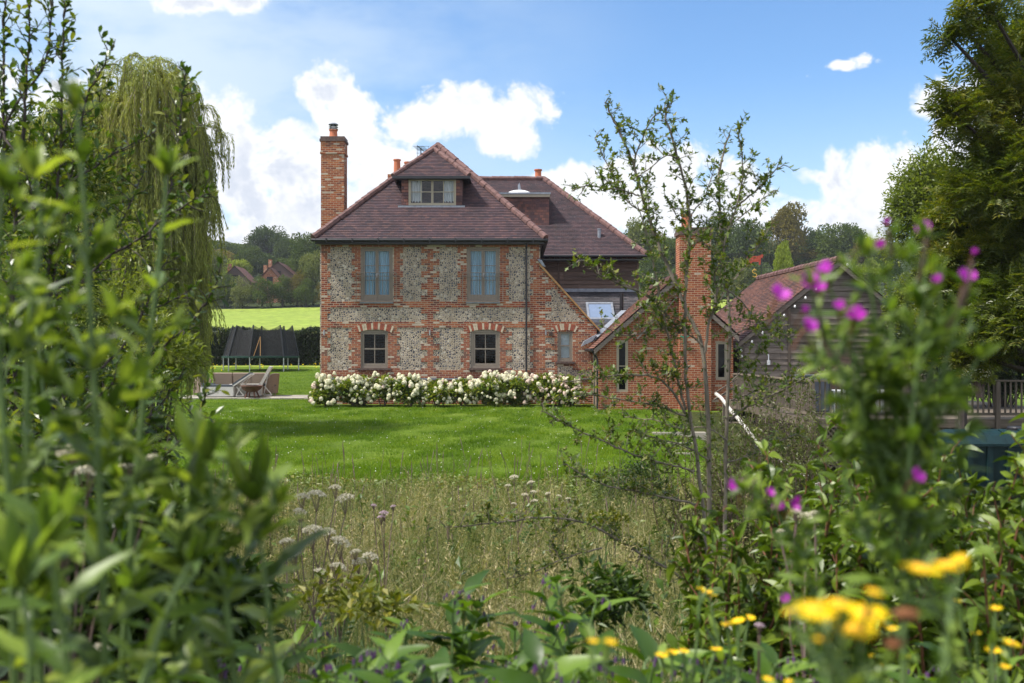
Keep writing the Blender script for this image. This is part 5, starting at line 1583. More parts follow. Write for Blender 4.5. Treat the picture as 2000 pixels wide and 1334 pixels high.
def far_house(px, py_ridge, Y, w, d, wall, roof, label, gable=True, wz=2.6):
    x = (px - 1000) / FPX * Y; zr = CAMZ + (HORIZ - py_ridge) / FPX * Y; ze = zr - 2.6; zb = ze - wz
    t = thing('far_house', label, 'house', (x, Y, zb))
    mb = MB(); mb.box(x - w / 2, x + w / 2, Y, Y + d, zb - 1, ze); mb.add([(x - w / 2, Y, ze), (x + w / 2, Y, ze), (x, Y, zr - .1)], [(0, 1, 2)])
    mb.build('wall', M[wall], t)
    mb = MB(); slope(mb, (x - w / 2 - .3, Y + d, ze - .25), (x - w / 2 - .3, Y - .3, ze - .25), (x, Y + d, zr), (x, Y - .3, zr), .3); slope(mb, (x + w / 2 + .3, Y - .3, ze - .25), (x + w / 2 + .3, Y + d, ze - .25), (x, Y - .3, zr), (x, Y + d, zr), .3)
    mb.build('roof', M[roof], t)
    mb = MB(); mb.box(x - .5, x + .5, Y - .05, Y - .01, ze - .2, ze + 1.0); mb.build('window', M['glass_dk'] if False else M['room'], t)
    mb = MB(); mb.box(x - w * .3, x - w * .3 + .55, Y + 1, Y + 1.6, zr - 1.6, zr + .45); mb.build('chimney', M['brick_chim'], t)
    return t


far_house(459, 519, 170, 5.2, 6, 'brick_dark', 'tile_ext', 'brown gabled far house with small chimney among the trees')
far_house(527, 522, 168, 4.4, 5, 'brick_ext', 'tile_red', 'lower red roofed cottage half hidden by hedgerow shrubs')
far_house(543, 511, 172, 6.4, 8, 'brick_dark', 'tile_red', 'red roofed far house with dark gable beside the cottage')

# ------------------------------------------------------------------ weeping willow
WYD = 28.0
wl = thing('weeping_willow', 'big weeping willow with hanging curtains of narrow leaves on the left', 'tree', P(250, 700, WYD) * (1, 1, 0) + (0, 0, G(-10.8, WYD)))
b0 = np.array(wl.location); st = []
tk = MB(); tk.tube([b0, b0 + (.1, 0, 2.4), b0 + (.2, .1, 4.5), b0 + (.5, 0, 7)], [.38, .3, .22, .08], 8)
doms = [(285, 205, 95, 90, 420), (338, 290, 58, 75, 300), (200, 290, 100, 105, 420), (368, 350, 28, 50, 90), (318, 440, 70, 70, 300), (240, 450, 110, 90, 340), (130, 420, 100, 110, 300), (345, 560, 42, 50, 170), (300, 560, 80, 60, 220), (352, 590, 26, 60, 110), (325, 610, 45, 60, 160), (150, 250, 60, 80, 200), (100, 320, 80, 90, 200)]
for (px, py, rx, ry, n) in doms:
    n = int(n * 1.7)
    c = P(px, py, WYD); rx /= 69.4; ry /= 69.4
    tk.tube([b0 + (.2, .1, min(4.5, c[2] - b0[2] - .5)), (b0 + c) / 2 + (0, 0, c[2] * .25), c], [.14, .09, .03], 6)
    d = rdir(n); d[:, 2] = np.abs(d[:, 2]); cl = nrm(rng.normal(0, 1, (max(6, n // 22), 3)) + (0, 0, .5)); k = rng.integers(0, len(cl), n)
    d = nrm(cl[k] + rng.normal(0, .22, (n, 3)))
    r3 = np.array((rx, 1.3, ry)); n = len(d)
    s0 = c + d * r3 * rng.uniform(.65, 1.08, (n, 1))
    hv = nrm(d * (1, 1, 0)); L = rng.uniform(1.0, 2.7, n) * (.6 + .4 * rng.random(n))
    for i in range(n):
        o = hv[i] * .35; q = s0[i]
        sway = rng.normal(0, .06, 3)
        st.append(np.array([q - o * .6 + (0, 0, -.1), q, q + o * .5 + (0, 0, -.12), q + o * .8 + sway + (0, 0, -.45 * L[i]), q + o * .85 + sway * 2 + (0, 0, -.75 * L[i]), q + o * .85 + sway * 2.5 + (0, 0, -L[i])]))
for (px, py, dx) in ((330, 118, 40), (410, 210, 45), (425, 245, 30), (255, 108, -30), (190, 130, -40), (440, 262, 20), (415, 300, 30)):
    for k in range(5):
        q = P(px - dx + rng.normal(0, 6), py + 14 + rng.normal(0, 5), WYD + rng.normal(0, .3)); e = P(px + rng.normal(0, 8), py + rng.normal(0, 4), WYD)
        st.append(np.array([q, (q + e) / 2 + (0, 0, .16), e, e + (dx / 300, 0, -.25), e + (dx / 250, 0, -.7 - .3 * rng.random())]))
tk.build('trunk', M['bark'], wl)
mb = MB(); sm = MB()
leaves_on(mb, leaf_t(1, .17, .1, .1), st, .042, .135, spread=.3, up=-.25, start=0, per=2, jit=.02)
for s in st[::3]: sm.tube(s, .006, 3, cap=False)
mb.build('foliage', M['l_willow'], wl); sm.build('twigs', M['stem_p'], wl)

# ------------------------------------------------------------------ big ash on the right, mid tree, dark understorey
AYD = 15.5
ash = thing('ash_tree', 'tall dark ash tree with feathery leaf sprays filling the right edge', 'tree', (9.2, AYD + .5, -1.2))
SAH = FPX / AYD
lob = [(1935, 20, 62), (2000, 90, 105), (1855, 72, 30), (1885, 58, 32), (1910, 215, 66), (1990, 255, 120), (1862, 190, 34), (1880, 235, 40), (1845, 210, 20), (1960, 380, 110), (1905, 390, 55), (1880, 440, 60), (1950, 500, 90),
       (1850, 500, 48), (1985, 620, 120), (1895, 590, 75), (1905, 690, 55), (1840, 560, 40), (1930, 700, 60), (2050, 400, 160), (2060, 620, 150), (2070, 150, 150), (1960, 130, 60), (1925, 300, 40), (1870, 640, 45), (1850, 440, 40), (1835, 620, 35), (1990, 480, 100), (1930, 600, 70), (1960, 330, 60)]
mb = MB(); tk = MB(); tr0 = np.array((9.2, AYD + .6, -1.4))
tk.tube([tr0, tr0 + (0, 0, 3), tr0 + (-.1, 0, 6), tr0 + (.1, 0, 9)], [.32, .26, .18, .06], 8)
ct = compound_t(4, .32, .36)
for (px, py, r) in lob:
    c = P(px, py, AYD + rng.uniform(-.7, 1.2)); rm = r / SAH
    tk.tube([tr0 + (0, 0, max(1.5, c[2] * .55)), (tr0 * (1, 1, 0) + c * (1, 1, 0)) / 2 + (0, 0, c[2] * .85), c, c + nrm(c - tr0 - (0, 0, 5)) * rm * .6], [.09, .05, .022, .006], 5)
    n = int(.062 * r * r) + 22
    p, d, lc = lumps(c, (rm * 1.1, rm * 1.1, rm * .95), n, max(4, int(r / 9)), .75)
    dd = d * .8 + rng.normal(0, .5, d.shape) + (-.25, -.1, -.25)
    scatter(mb, ct, p, dd, rng.uniform(.2, .34, n))
    for q in lc: tk.tube([c, (c + q) / 2 + rng.normal(0, .04, 3), q], [.018, .012, .005], 4, cap=False)
mb.build('crown', M['l_ash'], ash); tk.build('trunk', M['bark_d'], ash)


def mid_tree(name, label, c, rad, n, lob, L, mat, tmat='bark', base=None, cat='tree', grp=None, w=.5, tr=.12):
    c = np.asarray(c, float)
    b = np.array((c[0], c[1], G(c[0], c[1]) if base is None else base))
    t = thing(name, label, cat, b, grp)
    p, d, lc = lumps(c, rad, n, lob, .6)
    p[:, 2] = np.maximum(p[:, 2], b[2] + .03)
    mb = MB(); scatter(mb, leaf_t(1, w), p, d + rng.normal(0, .6, d.shape) + (0, 0, -.1), L * rng.uniform(.6, 1.3, n)); mb.build('foliage' if cat != 'tree' else 'crown', M[mat], t)
    tk = MB()
    if cat == 'tree':
        tk.tube([b - (0, 0, .2), b * .5 + c * .5, c + (0, 0, rad[2] * .6)], [tr, tr * .7, tr * .15], 7)
        for q in lc: tk.tube([b * .4 + c * .6, (c + q) / 2, q], [tr * .4, tr * .25, tr * .08], 4, cap=False)
    else:
        for q in lc: tk.tube([b + rng.normal(0, .06, 3) * (1, 1, 0), (b + q) / 2 + rng.normal(0, .05, 3), q], [tr * .3, tr * .2, tr * .06], 4, cap=False)
    tk.build('trunk' if cat == 'tree' else 'stem', M[tmat], t)
    return t


c = P(1815, 440, 30); mid_tree('field_maple', 'paler green tree with loose crown left of the dark ash', c, (1.7, 1.3, 2.2), 26000, 60, .13, 'l_mid', base=-.5)
c = P(1880, 560, 24); mid_tree('understorey_tree', 'olive green tree in shade behind the ash, right of the barn', c, (1.5, 1.2, 2.3), 20000, 40, .13, 'l_ash', 'bark_d', base=-.5)
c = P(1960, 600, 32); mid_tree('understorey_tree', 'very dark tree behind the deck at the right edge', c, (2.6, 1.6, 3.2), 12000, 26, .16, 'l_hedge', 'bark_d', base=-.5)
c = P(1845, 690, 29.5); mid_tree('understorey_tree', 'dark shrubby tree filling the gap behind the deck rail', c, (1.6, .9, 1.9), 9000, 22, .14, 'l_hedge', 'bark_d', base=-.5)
c = P(1950, 730, 30.5); mid_tree('deck_side_shrub', 'dark shrub behind the deck rail at the right edge under the ash', c, (1.9, .7, 1.1), 8000, 22, .12, 'l_hedge', 'bark_d', base=-.6, cat='shrub')
c = P(1785, 620, 33.4); mid_tree('climbing_shrub', 'green climbing shrub against the right half of the barn', c, (1.25, .5, 1.9), 11000, 30, .12, 'l_mid', 'bark_d', base=-.3, cat='shrub')
# rambling rose over the deck rail
rc = P(1912, 735, 23.8); t = mid_tree('rambling_shrub', 'cream flowered shrub hanging over the deck rail under the ash', rc, (.5, .35, .3), 1500, 12, .09, 'l_mid', 'stem_p', base=rc[2] - .5, cat='shrub')
mb = MB(); k = 60; d = rdir(k); d[:, 1] = -np.abs(d[:, 1]); p = rc + (-.1, 0, .08) + d * (.3, .3, .14)
for a in range(5): scatter(mb, leaf_t(1, .8, -.1, -.2), p, nrm(d * .4 + rdir(k)), .06)
mb.build('blossom', M['petal_w'], t)

# ------------------------------------------------------------------ thin multi-stemmed hawthorn in front
HY_ = 9.0
haw = thing('hawthorn', 'thin multi-stemmed hawthorn with open crown in front of the annexe', 'tree', (P(1390, 1100, HY_)[0], HY_, G(1.8, HY_)))


def pl2(pts, Y0, Y1):
    n = len(pts); return smooth_line([P(a, b, Y0 + (Y1 - Y0) * i / max(n - 1, 1)) for i, (a, b) in enumerate(pts)], 2)


HS = [([(1390, 1300), (1386, 1024), (1384, 800), (1374, 676), (1350, 625), (1307, 525), (1283, 473), (1265, 418), (1252, 373), (1238, 318), (1224, 287), (1203, 242), (1183, 200)], 9.0, 9.3, 9),
      ([(1386, 1280), (1378, 1016), (1360, 880), (1344, 800), (1339, 730), (1337, 650), (1340, 541), (1347, 473), (1348, 421), (1338, 359), (1324, 311), (1312, 262), (1297, 228), (1306, 200)], 8.95, 8.6, 7),
      ([(1408, 1280), (1416, 1032), (1420, 800), (1427, 640), (1421, 568), (1407, 452), (1405, 373), (1403, 345), (1412, 300), (1424, 263)], 9.1, 9.5, 7.5),
      ([(1376, 690), (1386, 622), (1405, 576), (1393, 540), (1410, 507), (1417, 466), (1438, 404), (1452, 352), (1448, 297), (1441, 249)], 9.0, 8.5, 5.5),
      ([(1340, 800), (1332, 778), (1310, 676), (1297, 622), (1283, 549), (1270, 487), (1258, 440), (1245, 400)], 8.9, 8.7, 5),
      ([(1238, 318), (1252, 276), (1269, 238), (1290, 215), (1310, 205)], 9.2, 9.0, 3), ([(1438, 404), (1480, 370), (1505, 340), (1530, 322)], 8.7, 8.4, 3.2), ([(1407, 452), (1440, 430), (1480, 395), (1512, 372)], 9.3, 9.4, 3),
      ([(1248, 383), (1214, 370), (1183, 368), (1150, 360), (1117, 373)], 9.2, 9.0, 3), ([(1330, 650), (1272, 577), (1203, 552), (1165, 535), (1150, 515), (1132, 508)], 8.95, 8.4, 4.5),
      ([(1265, 418), (1220, 395), (1190, 330), (1162, 270)], 9.3, 9.6, 3), ([(1324, 311), (1300, 300), (1270, 330), (1235, 350)], 8.7, 8.9, 2.6), ([(1348, 421), (1380, 380), (1395, 330)], 8.7, 8.9, 2.6),
      ([(1340, 808), (1305, 751), (1270, 732), (1216, 731), (1162, 738), (1108, 746)], 8.9, 8.3, 5), ([(1340, 813), (1270, 789), (1205, 781), (1162, 770), (1120, 775)], 8.9, 8.6, 3.6),
      ([(1427, 824), (1439, 806), (1475, 785), (1535, 758), (1589, 734), (1640, 720)], 9.1, 8.6, 4.5), ([(1427, 782), (1460, 770), (1520, 746), (1577, 719)], 9.1, 9.0, 3.8), ([(1430, 743), (1460, 716), (1493, 680), (1520, 650)], 9.1, 9.3, 3.5),
      ([(1362, 985), (1320, 976), (1240, 960), (1180, 948), (1132, 924), (1100, 904)], 8.95, 8.3, 4), ([(1356, 920), (1324, 912), (1260, 896), (1192, 868), (1120, 836), (1060, 804)], 8.9, 8.2, 4),
      ([(1386, 1160), (1340, 1136), (1300, 1108), (1240, 1076), (1176, 1036), (1132, 1016), (1060, 1008), (1000, 1018), (930, 1025), (870, 1030)], 8.9, 7.8, 5.5),
      ([(1176, 1070), (1100, 1090), (1040, 1120), (990, 1130)], 8.3, 8.0, 3), ([(1374, 676), (1330, 640), (1285, 640), (1230, 660), (1180, 640)], 9, 8.6, 3.4), ([(1425, 660), (1460, 640), (1500, 640), (1545, 660)], 9.1, 8.9, 3.2),
      ([(1386, 622), (1420, 560), (1470, 500), (1500, 450)], 9.0, 9.3, 3.4), ([(1421, 568), (1450, 590), (1490, 640), (1545, 650)], 9.2, 9.5, 3.2), ([(1420, 860), (1380, 830), (1330, 840), (1280, 820), (1220, 815)], 9, 9.3, 3.2),
      ([(1420, 905), (1470, 890), (1520, 860), (1560, 850)], 9.1, 9.2, 3), ([(1384, 900), (1340, 870), (1290, 860), (1240, 840)], 9, 8.7, 3), ([(1410, 507), (1370, 470), (1330, 440), (1310, 400)], 9, 9.4, 3)]
tk = MB(); mains = []
for pts, y0, y1, w in HS:
    ln = pl2(pts, y0, y1); r0 = w * .56 / 216
    mains.append(ln); tk.tube(ln + rng.normal(0, .004, ln.shape), np.linspace(r0, .004 if w < 6 else .008, len(ln)), 7)
sh = shoots([m for m in mains[3:]] + [m[int(len(m) * .42):] for m in mains[:3]], .062, .25, .5, .55, start=.1)
sh2 = shoots(sh, .075, .12, .3, .5, 3)
for s in sh: tk.tube(s, np.linspace(.005, .0025, len(s)), 4, cap=False)
for s in sh2: tk.tube(s, .0022, 3, cap=False)
tk.build('trunk', M['bark'], haw)
hl = (np.array([(0, 0, 0), (.3, .10, .02), (.5, .42, .08), (.56, .17, .02), (1, .08, 0), (1, -.08, 0), (.56, -.17, .02), (.5, -.42, .08), (.3, -.10, .02)]), np.array([(0, 1, 8), (1, 2, 3), (1, 3, 6), (1, 6, 8), (6, 7, 8), (3, 4, 5), (3, 5, 6)]))
mb = MB(); leaves_on(mb, hl, sh, .024, .066, .75, .15, start=.08, per=1, jit=.006); leaves_on(mb, hl, mains, .035, .058, .85, .2, start=.3, per=1, jit=.012); leaves_on(mb, hl, sh2, .02, .060, .75, .15, start=.1, per=1, jit=.006)
mb.build('foliage', M['l_haw'], haw)
mb = MB(); hb = [s for s in sh + sh2 if s[0][2] < 2.9]
for s in hb[::2]:
    for k in range(3):
        q = s[rng.integers(1, len(s))] + rng.normal(0, .018, 3); mb.lathe((q[0], q[1]), [(.001, q[2] - .008), (.008, q[2]), (.001, q[2] + .008)], 6)
tag(mb.build('fruit', M['berry'], haw, smooth=True), kind='stuff')

# ------------------------------------------------------------------ dark plum / sloe tree at the upper left
PY_ = 5.6
plum = thing('wild_plum', 'dark-barked wild plum with upright leafy shoots at the upper left', 'tree', (-2.75, PY_, G(-2.75, PY_)))
PS = [([(50, 1250), (40, 900), (20, 600), (30, 420), (47, 250), (52, 162), (58, 60), (62, -40)], 5.6, 5.5, 9), ([(-20, 900), (-10, 500), (10, 300), (5, 100), (15, -50)], 5.8, 6.0, 9), ([(40, 900), (90, 600), (108, 400), (122, 250), (119, 137), (124, 72), (127, 0)], 5.7, 5.4, 6),
      ([(90, 620), (130, 400), (164, 190), (194, 144), (219, 92)], 5.7, 5.2, 4.5), ([(90, 650), (180, 520), (288, 460), (317, 424), (360, 403), (410, 376)], 5.6, 5.0, 5), ([(288, 470), (330, 380), (351, 281), (354, 209), (363, 140)], 5.3, 5.4, 4),
      ([(80, 900), (200, 760), (300, 690), (340, 660), (383, 619), (417, 571), (428, 535)], 5.6, 5.2, 5), ([(0, 250), (36, 306), (60, 350), (110, 300), (140, 260)], 5.8, 5.6, 4), ([(40, 345), (80, 300), (150, 240), (205, 190)], 5.6, 5.9, 4),
      ([(30, 440), (90, 380), (180, 330), (240, 290), (300, 260)], 5.7, 6.2, 4.5), ([(20, 600), (100, 560), (200, 480), (260, 400), (280, 330)], 5.6, 6.0, 5), ([(-10, 300), (30, 200), (90, 130), (100, 40), (105, -30)], 5.9, 5.8, 5),
      ([(80, 850), (180, 690), (260, 620), (330, 590), (380, 560)], 5.6, 5.9, 4), ([(90, 1000), (220, 880), (310, 800), (350, 740)], 5.6, 5.8, 4.5), ([(60, 1050), (240, 950), (340, 880), (395, 800), (405, 750)], 5.5, 5.0, 3.6), ([(20, 550), (60, 480), (70, 420), (50, 330)], 5.5, 5.2, 4),
      ([(200, 720), (270, 640), (300, 560), (330, 500)], 5.6, 5.7, 4), ([(-40, 700), (0, 560), (60, 520), (140, 460), (210, 430)], 5.9, 6.1, 5)]
tk = MB(); mains = []
for pts, y0, y1, w in PS:
    ln = pl2(pts, y0, y1); mains.append(ln); tk.tube(ln + rng.normal(0, .004, ln.shape), np.linspace(w * .6 / 330, .003, len(ln)), 7)
sh = shoots(mains, .045, .22, .45, .6, start=.12)
for s in sh: tk.tube(s, np.linspace(.004, .002, len(s)), 4, cap=False)
tk.build('trunk', M['bark_d'], plum)
mb = MB(); lt = leaf_t(3, .48, .16, .1, .55); leaves_on(mb, lt, sh, .024, .058, .7, .2, start=.05); leaves_on(mb, lt, mains, .025, .058, .75, .25, start=.3, per=1)
mb.build('foliage', M['l_plum'], plum)
for (px, py, Y, rx, rz, n, lab) in ((60, 700, 7.5, .75, 1.1, 5000, 'dark leafy thicket behind the blurred stems at the left edge'), (230, 830, 8.5, .7, .95, 5000, 'dark green thicket below the willow on the left'), (130, 1000, 5.4, .6, .6, 3500, 'shaded bush low at the left behind the blurred plant'), (290, 700, 13, .7, .7, 4500, 'green bush at the right foot of the willow'), (40, 420, 9, 1.0, 1.2, 6000, 'dark foliage behind the plum shoots at the top left'), (200, 640, 14, 1.2, 1.6, 7000, 'dark undergrowth beneath the willow crown')):
    mid_tree('thicket_bush', lab, P(px, py, Y), (rx, .5, rz), n, 22, .07 if Y < 10 else .09, 'l_plum' if Y < 10 else 'l_mid', 'bark_d', cat='shrub', w=.4)

# ------------------------------------------------------------------ grass and ground cover
def blades(mb, p, h, w, lean=.35, segs=1, m=0, curl=.3):
    n = len(p)
    a = rng.random(n) * 6.283; side = np.stack([np.cos(a), np.sin(a), 0 * a], -1)
    b = rng.random(n) * 6.283; ln = np.stack([np.cos(b), np.sin(b), 0 * b], -1) * (rng.random(n) ** .7 * lean)[:, None]
    h = np.broadcast_to(h, (n,)); w = np.broadcast_to(w, (n,))
    V = []
    for k in range(segs + 1):
        t = k / segs
        c = p + np.stack([ln[:, 0] * h * (t + curl * t * t), ln[:, 1] * h * (t + curl * t * t), h * (t - .25 * curl * t * t * np.linalg.norm(ln, axis=1) / max(lean, .01))], -1)
        if k < segs: V += [c - side * (w * (1 - t * .6) / 2)[:, None], c + side * (w * (1 - t * .6) / 2)[:, None]]
        else: V.append(c)
    V = np.stack(V, 1); m_ = V.shape[1]
    f4 = [(2 * k, 2 * k + 1, 2 * k + 3, 2 * k + 2) for k in range(segs - 1)]
    off = (np.arange(n) * m_)[:, None, None]
    n0 = mb.n
    mb.add(V.reshape(-1, 3), (np.array([(2 * segs - 2, 2 * segs - 1, 2 * segs)])[None] + off).reshape(-1, 3), m)
    if f4: mb.Fc.append(((np.array(f4)[None] + off).reshape(-1, 4) + n0, m, None))


def wedge(n, y0, y1, px0, px1, bias=1.0):
    """random ground points inside the strip of view between two depths"""
    y = y0 + (y1 - y0) * rng.random(n) ** bias
    px = rng.uniform(px0, px1, n); x = (px - 1000) / FPX * y
    return x, y


mb = MB(); x, y = wedge(360000, 20.3, 36.6, 330, 1420, 1.15)
k = (x < 5.3) & ~((x > -7) & (x < 2.6) & (y > 35.6)); x, y = x[k], y[k]
cl = np.sin(x * 1.9 + np.sin(y * 1.3) * 1.2) * np.sin(y * 2.3 + x * .6)
blades(mb, np.stack([x, y, ground(x, y) - .02], -1), (.045 + .03 * rng.random(len(x))) * (1 + .35 * cl) * np.where(y < 22.5, 1.5, 1), .013, .9, 1)
cx_, cy_ = wedge(900, 20.6, 35.5, 380, 1320); kk = 40
x = np.repeat(cx_, kk) + rng.normal(0, .10, 900 * kk); y = np.repeat(cy_, kk) + rng.normal(0, .10, 900 * kk); k = x < 5.2; x, y = x[k], y[k]; blades(mb, np.stack([x, y, ground(x, y) - .01], -1), rng.uniform(.06, .15, len(x)), .014, .9, 1)
x, y = wedge(60000, 36.6, 62, 340, 640); blades(mb, np.stack([x, y, ground(x, y) - .02], -1), .07, .016, .9, 1)
tag(mb.build('lawn_grass', M['l_grass']), kind='stuff')
mb = MB(); x, y = wedge(700, 22, 35, 380, 1200, 1.3); p = np.stack([x, y, ground(x, y) + .06], -1); scatter(mb, leaf_t(1, 1), p, rdir(len(p)), .022); tag(mb.build('daisies', M['daisy']), kind='stuff')
mb = MB(); x, y = wedge(70, 60, 65.8, 395, 650); p = np.stack([x, y, ground(x, y) + .12], -1); scatter(mb, leaf_t(1, 1), p, rdir(len(p)), .09); tag(mb.build('buttercups', M['petal_y']), kind='stuff')
# rough field edge in front of the far hedgerow and behind the clipped hedge
mb = MB(); x, y = wedge(16000, 68.6, 74, 380, 660); blades(mb, np.stack([x, y, ground(x, y)], -1), .5 + .7 * rng.random(len(x)) + 1.0, .05, .3, 1)
tag(mb.build('field_edge_grass', M['l_long']), kind='stuff')

# meadow between the lawn and the camera
mb = MB()
x, y = wedge(46000, 5.0, 14, 250, 1560, .85); dens = np.sin(x * .9 + 1.2) * np.sin(y * .8) ; k = dens > rng.uniform(-1.6, .9, len(x)); x, y = x[k], y[k]
h = rng.uniform(.3, .85, len(x)) * np.where(y < 7, .9, 1.05)
blades(mb, np.stack([x, y, ground(x, y)], -1), h, .007, .55, 3, curl=.7)
x, y = wedge(15000, 13, 19, 350, 1560); blades(mb, np.stack([x, y, ground(x, y)], -1), rng.uniform(.25, .7, len(x)), .009, .5, 2, curl=.6)
x, y = wedge(9000, 3.2, 5.4, 300, 1500); blades(mb, np.stack([x, y, ground(x, y)], -1), rng.uniform(.25, .7, len(x)), .006, .6, 4, curl=.8)
x, y = wedge(5200, 5.4, 17, 300, 1500, .8); blades(mb, np.stack([x, y, ground(x, y)], -1), rng.uniform(.7, 1.25, len(x)), .006, .5, 4, curl=.9)
cx_, cy_ = wedge(130, 5.2, 18, 330, 1480, .8); kk = 46
x = np.repeat(cx_, kk) + rng.normal(0, .11, 130 * kk); y = np.repeat(cy_, kk) + rng.normal(0, .11, 130 * kk); blades(mb, np.stack([x, y, ground(x, y)], -1), np.repeat(rng.uniform(.5, 1.15, 130), kk) * rng.uniform(.6, 1.1, len(x)), .009, .75, 4, curl=1.0)
x, y = wedge(7000, 5.2, 16, 300, 1500, .8); blades(mb, np.stack([x, y, ground(x, y) + .1 * rng.random(len(x))], -1), rng.uniform(.5, 1.0, len(x)), .0055, 1.5, 4, curl=1.3)
tag(mb.build('meadow_grass', M['l_long']), kind='stuff')
mb = MB()
x, y = wedge(30000, 16.3, 21.3, 250, 1480, .8); p = np.stack([x, y, ground(x, y) + .05 + .5 * rng.random(len(x)) ** 1.3 * (.45 + .55 * np.sin(x * 1.1) ** 2) * np.clip((21.5 - y) / 1.6, .12, 1)], -1)
scatter(mb, leaf_t(1, .65), p, rdir(len(p)) * (1, 1, .4) + (0, 0, .1), rng.uniform(.05, .12, len(p)))
tag(mb.build('bank_ground_cover', M['l_bank']), kind='stuff')
mb = MB()
x, y = wedge(26000, 3.6, 18, 200, 1600, 1.0); p = np.stack([x, y, ground(x, y) + .03 + .38 * rng.random(len(x))], -1)
scatter(mb, leaf_t(1, .5), p, rdir(len(p)) * (1, 1, .4) + (0, 0, .25), rng.uniform(.03, .085, len(p)))
for i in range(520):
    a, b_ = wedge(1, 5.0, 17, 300, 1520, .75); q0 = np.array((a[0], b_[0], G(a[0], b_[0]))); hh = rng.uniform(.35, .95); q1 = q0 + (rng.normal(0, .12), rng.normal(0, .12), hh)
    mb.tube([q0, (q0 + q1) / 2 + rng.normal(0, .02, 3), q1], [.004, .003, .002], 3, cap=False)
    leaves_on(mb, leaf_t(2, rng.uniform(.25, .6), .2, .25), [np.array([q0, q1])], rng.uniform(.025, .06), rng.uniform(.05, .13), .85, .2)
x, y = wedge(20000, 1.7, 4.2, -250, 2250); p = np.stack([x, y, ground(x, y) + .02 + .45 * rng.random(len(x))], -1)
scatter(mb, leaf_t(1, .42), p, rdir(len(p)) * (1, 1, .4) + (0, 0, .35), rng.uniform(.03, .085, len(p)))
tag(mb.build('weed_ground_cover', M['l_weed']), kind='stuff')
# seed stalks over the bank
mb = MB(); x, y = wedge(420, 8, 22, 420, 1300); p = np.stack([x, y, ground(x, y)], -1)
for q in p: 
    hh = rng.uniform(.5, 1.0); e = q + (rng.normal(0, .12), rng.normal(0, .12), hh)
    mb.tube([q, (q + e) / 2 + rng.normal(0, .02, 3), e - (e - q) * .12, e], [.005, .004, .009 if rng.random() < .5 else .004, .002], 4, cap=False)
tag(mb.build('seed_stalks', M['stem_p']), kind='stuff')
mb = MB(); x, y = wedge(900, 5.2, 17, 330, 1500, .8); lines = []
for a, b_ in zip(x, y):
    q = np.array((a, b_, G(a, b_))); e = q + (rng.normal(0, .2), rng.normal(0, .2), rng.uniform(.7, 1.2)); ln = smooth_line([q, (q + e) / 2 + (0, 0, .08), e], 1)
    mb.tube(ln, .0022, 3, cap=False); lines.append(ln[-3:])
leaves_on(mb, leaf_t(1, .25), lines, .03, .045, .6, .0, start=0, per=3, jit=.008)
tag(mb.build('grass_panicles', M['l_long']), kind='stuff')

# ------------------------------------------------------------------ shrubs of the bank
mid_tree('clipped_bush', 'rounded dark evergreen bush at the lower edge of the lawn', P(1245, 965, 17.5), (.72, .6, .62), 7000, 26, .05, 'l_box', 'bark_d', cat='shrub')
for (px, py, Y, rx, rz, n, lab) in ((1450, 880, 15, .55, .6, 3200, 'grey-green sallow scrub behind the hawthorn stems'), (1530, 860, 17, .7, .8, 3600, 'grey-green sallow scrub in front of the deck lattice'), (1360, 960, 12, .6, .45, 2800, 'low sallow scrub around the hawthorn foot'),
                                    (1470, 960, 11, .6, .5, 3000, 'sallow scrub right of the hawthorn stems'), (1600, 900, 15.5, .6, .55, 2800, 'sallow scrub below the deck corner')):
    c = P(px, py, Y); t = thing('sallow_scrub', lab, 'shrub', (c[0], Y, G(c[0], Y)), 'sallow scrub on the bank')
    b = np.array(t.location); st = []
    for k in range(46):
        e = c + rdir(1)[0] * (rx, .4, rz) + (0, 0, rz * .3); s0 = b + rng.normal(0, .12, 3) * (1, 1, 0); st.append(smooth_line([s0, (s0 + e) / 2 + rng.normal(0, .08, 3), e], 2))
    mb = MB(); sh = shoots(st, .16, .28, .5, .6, start=.3)
    leaves_on(mb, leaf_t(1, .28, .15, .2), sh, .028, .075, .65, .2, start=.05); leaves_on(mb, leaf_t(1, .28, .15, .2), st, .04, .08, .7, .2, start=.3); mb.build('foliage', M['l_sallow'], t)
    tk = MB()
    for s in st: tk.tube(s, np.linspace(.011, .003, len(s)), 4, cap=False)
    for s in sh[::2]: tk.tube(s, .003, 3, cap=False)
    tk.build('stem', M['stem_p'], t)
